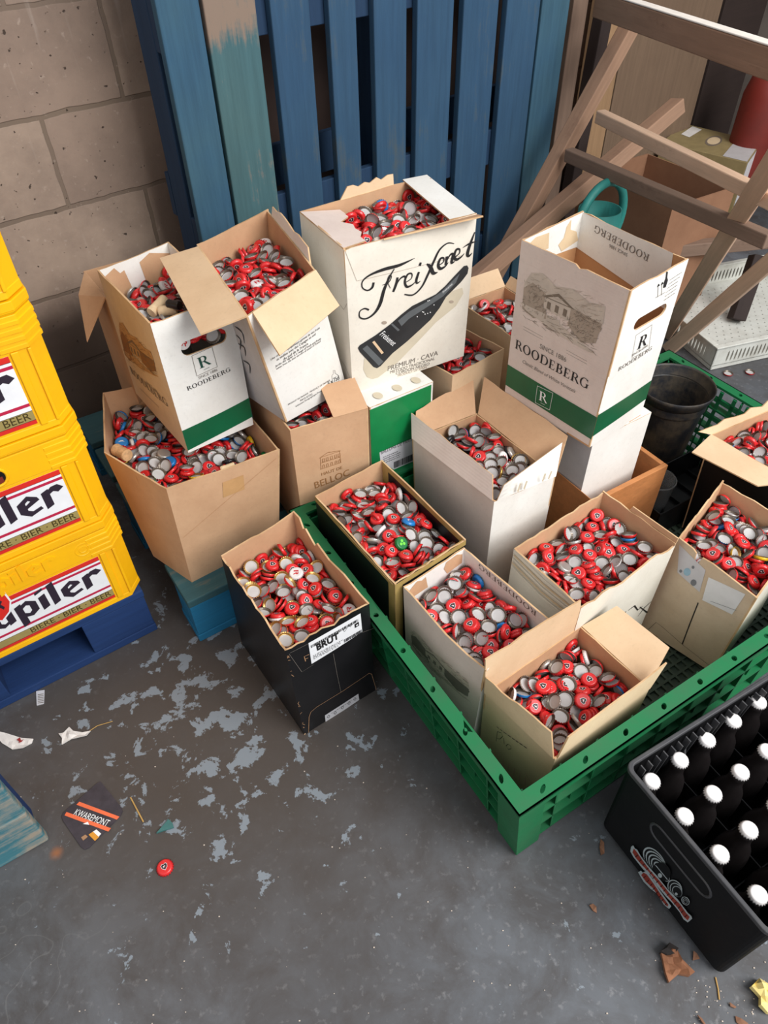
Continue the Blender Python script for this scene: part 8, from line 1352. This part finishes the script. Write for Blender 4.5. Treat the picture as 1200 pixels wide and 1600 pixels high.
# brown carton standing behind the left stack
q0 = at(118, 455, .62); CB2 = np.array([-.66, 1.40, 0])
bb = thing('carton', 'brown carton with a drooping flap standing behind the left stack', 'carton', (-.575, 1.50, .146)); e1, e2 = np.array([math.cos(PA), math.sin(PA), 0]), np.array([-math.sin(PA), math.cos(PA), 0])
f0 = at(175, 470, .66); f1 = at(215, 600, .42); P0 = np.array([f0[0], f0[1], 0]); mb = MB()
def bq(u, v, z): return P0 + e1 * u + e2 * v + np.array([0, 0, z])
def shell(mb, u0, u1, v0, v1, z0, z1, th=.004):
    for b in ((u0, u1, v0, v0 + th), (u0, u1, v1 - th, v1), (u0, u0 + th, v0 + th, v1 - th), (u1 - th, u1, v0 + th, v1 - th)): mb.hexa([bq(b[0], b[2], z0), bq(b[1], b[2], z0), bq(b[1], b[3], z0), bq(b[0], b[3], z0)], [bq(b[0], b[2], z1), bq(b[1], b[2], z1), bq(b[1], b[3], z1), bq(b[0], b[3], z1)])
shell(mb, .0, .13, .05, .21, .147, .64); mb.build('body', 'kraft', bb)
mb = MB(); fl = [bq(.0, .06, .64), bq(.0, .20, .64), at(123, 462, .63), at(136, 534, .555)]; n_ = np.array([0, 0, .002]); mb.hexa([q - n_ for q in fl], [q + n_ for q in fl]); mb.build('flap', 'kraft', bb)

# ---- litter on the floor
def sheet(name, px, mat, label, cat, z=.0015, th=.0012, crumple=0, seed=1, extra=None, mats=None):
    rr = random.Random(seed); P = [at(x, y, 0) for x, y in px]; c = sum(P) / len(P); vs, fs = tri2d([[(p[0], p[1]) for p in P]], (.008, .008) if crumple else None); mb = MB()
    hh = {}
    def h(x, y): return hh.setdefault((round(x, 5), round(y, 5)), abs(rr.gauss(0, 1)) * crumple)
    slab(mb, vs, fs, lambda x, y: (x, y, z + th + h(x, y)), lambda x, y: (x, y, max(.0004, z - .001 + h(x, y) * .8)), 0, 0, 0); return mb
mb = sheet('s', [(153, 1224), (158, 1222), (190, 1262), (192, 1268), (189, 1275), (140, 1325), (133, 1328), (127, 1324), (99, 1283), (97, 1276), (100, 1270)], None, None, None, z=.001, th=.0016)
co = thing('beer_mat', 'dark beer mat with two orange stripes lying on the concrete floor', 'beer mat', at(145, 1275, 0)); mb.build('card', 'coaster_dark', co)
zf = lambda x, y, o: tuple(at(x / 3, 1050 + y / 3, .0026 + o)); mb = MB()
mb.face([zf(372, 608, .0005), zf(358, 622, .0005), zf(548, 692, .0005), zf(560, 678, .0005)], 0); mb.face([zf(312, 656, .0005), zf(302, 672, .0005), zf(508, 748, .0005), zf(520, 732, .0005)], 0); mb.build('printed_stripe', ['coaster_orange'], co)
mb = MB(); v, f = font_mesh('KWAREMONT'); a_, b_ = np.array(zf(342, 668, .0007)), np.array(zf(500, 724, .0007)); d_ = (b_ - a_) / (max(q[0] for q in v)); p_ = np.array([-d_[1], d_[0], 0]) * 1.5
mb.add([a_ + d_ * (x + y * .1) + p_ * y for x, y in v], f, 0); mb.face([zf(388, 712, .0007), zf(412, 702, .0007), zf(418, 716, .0007), zf(398, 714, .0007)], 0); mb.build('lettering', 'print_white', co)
mb = MB(); mb.face([zf(415, 762, .0007), zf(436, 748, .0007), zf(466, 772, .0007), zf(445, 792, .0007)], 0); mb.face([zf(436, 748, .0009), zf(452, 738, .0009), zf(474, 758, .0009), zf(462, 772, .0009)], 1); mb.face([zf(380, 775, .0007), zf(400, 762, .0007), zf(412, 772, .0007), zf(390, 790, .0007)], 2); mb.build('printed_glass', ['beer_amber', 'print_white', 'print_bronze'], co)
tag(sheet('p', [(92, 1147), (100, 1146), (109, 1137), (115, 1143), (130, 1146), (142, 1143), (136, 1151), (112, 1156), (97, 1164), (98, 1155)], 0, 0, 0, crumple=.0025, seed=4).build('torn_paper', 'paper_white'), 'torn white paper scrap on the dark floor between the two blue pallets', 'paper')
sc_ = thing('torn_paper', 'pale paper scrap with a red mark beside the left teal pallet', 'paper', at(30, 1160, 0)); sheet('p', [(-14, 1142), (8, 1146), (34, 1154), (53, 1156), (50, 1162), (36, 1170), (20, 1172), (4, 1162)], 0, 0, 0, crumple=.001, seed=5).build('scrap', 'paper_white', sc_)
mb = MB()
for pts in ([(26, 1156), (31, 1152), (33, 1157), (37, 1155), (34, 1159), (29, 1161), (30, 1158)],): mb.face([tuple(at(x, y, .0062)) for x, y in pts], 0)
mb.build('red_mark', 'blood_red', sc_)
st = thing('paper_tag', 'small printed white tag on the floor before the deep blue pallet', 'tag', at(63, 1090, 0)); sheet('t', [(57, 1081), (70, 1079), (69, 1100), (58, 1103)], 0, 0, 0).build('card', 'sticker_grey', st); mb = MB()
for k in range(6): mb.face([tuple(at(x, y, .0030)) for x, y in ((59, 1085 + 2.6 * k), (68, 1083.6 + 2.6 * k), (68, 1084.8 + 2.6 * k), (59, 1086.2 + 2.6 * k))], 0)
mb.build('fine_print', 'print_grey', st)
tag(sheet('sh', [(245, 1303), (264, 1281), (270, 1287), (272, 1294), (256, 1299)], 0, 0, 0, th=.003).build('broken_shard', 'shard_teal'), 'small teal shard on the floor beside the red bottle cap', 'shard')
def stick(name, pts, r, mat, label, cat): mb = MB(); mb.tube([tuple(at(x, y, r + .0006)) for x, y in pts], r, 6); tag(mb.build(name, mat), label, cat)
stick('straw_stem', [(204, 1246), (214, 1265), (224, 1284)], .0014, 'straw', 'short straw stem on the floor right of the beer mat', 'straw'); stick('straw_stem', [(140, 1142), (152, 1134), (176, 1127)], .0008, 'straw', 'thin straw stem reaching from the torn white paper', 'straw')
stick('straw_stem', [(1118, 1527), (1122, 1545), (1124, 1562)], .0012, 'straw', 'dry straw at the bottom corner of the black beer crate', 'straw')
tag(sheet('b', [(1030, 1492), (1042, 1480), (1054, 1487), (1062, 1503), (1082, 1522), (1075, 1527), (1058, 1524), (1043, 1537), (1036, 1522), (1033, 1500)], 0, 0, 0, crumple=.006, seed=9, th=.006).build('bark_piece', 'leaf_rust'), 'rusty brown piece of bark on the floor by the black beer crate', 'bark')
tag(sheet('b', [(1028, 1491), (1042, 1477), (1056, 1486), (1050, 1494), (1038, 1496)], 0, 0, 0, crumple=.004, seed=10, th=.014).build('charred_flake', 'char_black'), 'charred black flake on the end of the bark piece', 'flake')
tag(sheet('y', [(1167, 1546), (1183, 1531), (1194, 1538), (1206, 1545), (1230, 1560), (1225, 1590), (1196, 1585), (1180, 1575), (1184, 1560)], 0, 0, 0, crumple=.009, seed=12, th=.008).build('crumpled_paper', 'paper_yellow'), 'crumpled pale yellow paper at the bottom right corner', 'paper')
for pts, l in (([(920, 1416), (926, 1413), (931, 1418), (932, 1427), (926, 1424)], 'small dry leaf on open floor left of the black beer crate'), ([(1082, 1487), (1088, 1491), (1092, 1499), (1082, 1501)], 'small tan leaf against the long bottom edge of the black beer crate'), ([(938, 1312), (943, 1318), (944, 1334), (938, 1338), (936, 1325)], 'tan leaf at the corner where the green and black crates meet'), ([(1148, 1588), (1156, 1592), (1168, 1600), (1160, 1606), (1150, 1598)], 'rusty leaf at the bottom edge right of centre'), ([(1088, 1587), (1096, 1592), (1104, 1604), (1096, 1600)], 'dark curled leaf at the bottom edge'), ([(1139, 1567), (1150, 1574), (1147, 1576), (1140, 1573)], 'small brown leaf left of the crumpled yellow paper')):
    tag(sheet('l', pts, 0, 0, 0, crumple=.0025, seed=len(l)).build('dry_leaf', 'leaf_brown'), l, 'leaf')
rr = random.Random(21); mb = MB()
for _ in range(150):
    x, y = (rr.uniform(1080, 1200), rr.uniform(1500, 1600)) if rr.random() < .3 else (rr.uniform(0, 1150), rr.uniform(1150, 1600)); p = at(x, y, .0005)
    if (p - K0) @ KX > -.01 and -.02 < (p - K0) @ KY < KW + .01: continue
    s_ = rr.uniform(.0004, .0013); mb.box((p[0] - s_, p[1] - s_ * .7, .0003), (p[0] + s_, p[1] + s_ * .7, .0003 + s_))
tag(mb.build('floor_grit', 'print_sepia_light'), 'scattered pale grit and crumbs on the concrete floor', 'grit', kind='stuff')

# ---- floor and wall
k = NT('concrete_floor'); co_ = k.coord()
big = k.noise(1.7, 6, .6, co_); mid_ = k.noise(9, 8, .68, co_, .4); fin = k.noise(70, 4, .6, co_); v1 = k.noise(19, 10, .66, co_, .3)
col = k.ramp(big, [(.3, srgb(78, 80, 84)), (.5, srgb(97, 100, 105)), (.7, srgb(112, 116, 122))]); col = k.mix(k.ramp(mid_, [(.36, (.8,) * 3), (.6, BLK)]), col, srgb(70, 66, 65)); col = k.mix(k.ramp(fin, [(.58, BLK), (.75, (.5,) * 3)]), col, srgb(150, 150, 152))
# worn film flaking off, strongest between the pallets
sx = k.n('ShaderNodeSeparateXYZ'); k.l(co_, sx.inputs[0])
dist = k.n('ShaderNodeVectorMath', operation='DISTANCE'); k.l(co_, dist.inputs[0]); dist.inputs[1].default_value = (-.36, .78, 0); msk = k.ramp(dist.outputs['Value'], [(.10, (.115,) * 3), (.28, (.075,) * 3), (.5, BLK)])
fl_ = k.math('ADD', v1, msk); flake = k.ramp(fl_, [(.652, BLK), (.664, WHT)])
dk = k.ramp(k.noise(2.6, 5, .6, co_), [(.38, (.4,) * 3), (.5, BLK)]); col = k.mix(dk, col, srgb(70, 66, 64)); col = k.mix(k.math('MULTIPLY', k.ramp(dist.outputs['Value'], [(.2, (.9,) * 3), (.75, BLK)]), 1.0), col, srgb(74, 66, 60))
col = k.mix(k.math('MULTIPLY', flake, .8), col, srgb(136, 145, 153))
cr_ = k.n('ShaderNodeTexVoronoi', feature='DISTANCE_TO_EDGE'); cr_.inputs['Scale'].default_value = 1.1; wv = k.n('ShaderNodeVectorMath', operation='ADD'); nz = k.n('ShaderNodeTexNoise'); nz.inputs['Scale'].default_value = 6; k.l(co_, nz.inputs['Vector']); k.l(co_, wv.inputs[0]); k.l(nz.outputs['Color'], wv.inputs[1]); k.l(wv.outputs[0], cr_.inputs['Vector'])
col = k.mix(k.math('MULTIPLY', k.ramp(cr_.outputs['Distance'], [(.0, (.5,) * 3), (.004, BLK)]), k.ramp(k.noise(1.3, 2, .5, co_), [(.6, BLK), (.7, (.6,) * 3)])), col, srgb(140, 138, 134))
rs = k.n('ShaderNodeVectorMath', operation='DISTANCE'); p_ = at(88, 1333, 0); k.l(co_, rs.inputs[0]); rs.inputs[1].default_value = tuple(p_); col = k.mix(k.ramp(k.math('ADD', rs.outputs['Value'], k.math('MULTIPLY', fin, .008)), [(.006, (.8,) * 3), (.018, BLK)]), col, srgb(158, 100, 62))
k.bump(k.math('ADD', k.math('MULTIPLY', mid_, .5), k.math('MULTIPLY', fin, .25)), .12, .002); k.done(col, k.ramp(v1, [(.4, (.55,) * 3), (.65, (.42,) * 3)]), spec=.4)
mb = MB(); mb.hexa([(-4, -2.5, -.1), (5, -2.5, -.1), (5, 6, -.1), (-4, 6, -.1)], [(-4, -2.5, 0), (5, -2.5, 0), (5, 6, 0), (-4, 6, 0)]); fo = mb.build('floor', 'concrete_floor', M=Matrix.Identity(4)); fo['kind'] = 'structure'
k = NT('block_wall'); mp = k.n('ShaderNodeMapping'); k.l(k.tc.outputs['Object'], mp.inputs[0]); mp.inputs['Location'].default_value = (-.517 + 8, -.088 + .8, 0)
sp = k.n('ShaderNodeSeparateXYZ'); cb = k.n('ShaderNodeCombineXYZ'); k.l(k.tc.outputs['Object'], sp.inputs[0]); k.l(sp.outputs[0], cb.inputs[0]); k.l(sp.outputs[2], cb.inputs[1]); k.l(cb.outputs[0], mp.inputs[0])
nzv = k.n('ShaderNodeTexNoise'); nzv.inputs['Scale'].default_value = 14; k.l(mp.outputs[0], nzv.inputs['Vector']); sc2 = k.n('ShaderNodeVectorMath', operation='SCALE'); k.l(nzv.outputs['Color'], sc2.inputs[0]); sc2.inputs['Scale'].default_value = .012; ad = k.n('ShaderNodeVectorMath', operation='ADD'); k.l(mp.outputs[0], ad.inputs[0]); k.l(sc2.outputs[0], ad.inputs[1])
br = k.n('ShaderNodeTexBrick'); br.inputs['Scale'].default_value = 1; br.inputs['Brick Width'].default_value = .4; br.inputs['Row Height'].default_value = .2; br.inputs['Mortar Size'].default_value = .006; br.inputs['Mortar Smooth'].default_value = .3; br.inputs['Bias'].default_value = 0
br.inputs['Color1'].default_value = srgb(164, 144, 128); br.inputs['Color2'].default_value = srgb(148, 128, 114); br.inputs['Mortar'].default_value = srgb(122, 106, 92); k.l(ad.outputs[0], br.inputs['Vector'])
a_ = k.noise(6, 7, .7, mp.outputs[0]); b_ = k.noise(55, 4, .6, mp.outputs[0]); c_ = k.noise(2.4, 4, .6, mp.outputs[0])
col = k.mix(k.ramp(a_, [(.35, (.5,) * 3), (.6, BLK)]), br.outputs['Color'], srgb(118, 102, 92)); col = k.mix(k.ramp(b_, [(.62, BLK), (.74, (.45,) * 3)]), col, srgb(190, 172, 158)); pit = k.ramp(k.noise(60, 2, .5, mp.outputs[0]), [(.27, (.9,) * 3), (.31, BLK)]); col = k.mix(pit, col, srgb(60, 50, 44))
st_ = k.n('ShaderNodeTexNoise'); st_.inputs['Scale'].default_value = 1; st_.inputs['Detail'].default_value = 5; k.l(k.coord((26, 26, 2)), st_.inputs['Vector']); col = k.mix(k.ramp(st_.outputs['Fac'], [(.62, BLK), (.7, (.25,) * 3)]), col, srgb(196, 184, 174))
zr = k.math('ADD', sp.outputs[2], k.math('MULTIPLY', c_, .2)); col = k.mix(k.ramp(zr, [(.50, (.85,) * 3), (.58, BLK)]), col, srgb(74, 62, 55))   # dirt and shade painted together on the lowest courses
k.bump(k.math('SUBTRACT', k.math('MULTIPLY', k.math('ADD', a_, k.math('MULTIPLY', b_, .5)), .35), k.math('ADD', br.outputs['Fac'], pit)), .5, .006); k.done(col, .9, spec=.2)
mb = MB(); mb.box((-3.5, 0, -.05), (5.5, .2, 2.8)); wo = mb.build('wall_back', 'block_wall', M=frame_m((WN[0] * WALL_OFF, WN[1] * WALL_OFF, 0), WE, -WN)); wo['kind'] = 'structure'
k = NT('grey_render'); f_ = k.noise(4, 7, .65); k.bump(f_, .3, .004); k.done(k.ramp(f_, [(.35, srgb(96, 88, 82)), (.65, srgb(124, 114, 106))]), .9, spec=.2)
mb = MB(); mb.box((3.6, -2.4, -.05), (3.8, -.001, 2.8)); wr = mb.build('wall_right', 'grey_render', M=frame_m((WN[0] * WALL_OFF, WN[1] * WALL_OFF, 0), WE, -WN)); wr['kind'] = 'structure'

# ---- daylight, camera
w = bpy.data.worlds.new('daylight'); SC.world = w; w.use_nodes = True; bg = w.node_tree.nodes['Background']; bg.inputs[0].default_value = (.93, .96, 1, 1); bg.inputs[1].default_value = .78
def area(name, loc, target, sx, sy, power, col=(1, .995, .985)):
    l = bpy.data.lights.new(name, 'AREA'); l.shape = 'RECTANGLE'; l.size = sx; l.size_y = sy; l.energy = power; l.color = col; o = bpy.data.objects.new(name, l); COL.objects.link(o); o.location = loc; o.rotation_euler = (Vector(target) - Vector(loc)).to_track_quat('-Z', 'Y').to_euler(); return o
area('daylight_area', (2.5, -.7, 3.1), (.2, 1.2, .2), 2.6, 2.2, 195)  # added area light for soft daylight from above right; no opening is modelled
cam = bpy.data.cameras.new('camera'); co2 = bpy.data.objects.new('camera', cam); COL.objects.link(co2); SC.camera = co2; cam.sensor_fit = 'VERTICAL'; cam.sensor_height = 24; cam.lens = FPX / 1600 * 24; cam.clip_start = .05
co2.matrix_world = Matrix(((CR[0], CU[0], -CF[0], 0), (CR[1], CU[1], -CF[1], 0), (CR[2], CU[2], -CF[2], CAM_H), (0, 0, 0, 1)))
SC.view_settings.view_transform = 'Standard'; SC.view_settings.look = 'None'; SC.view_settings.gamma = 1; SC.view_settings.use_curve_mapping = False; SC.view_settings.exposure = 0.0
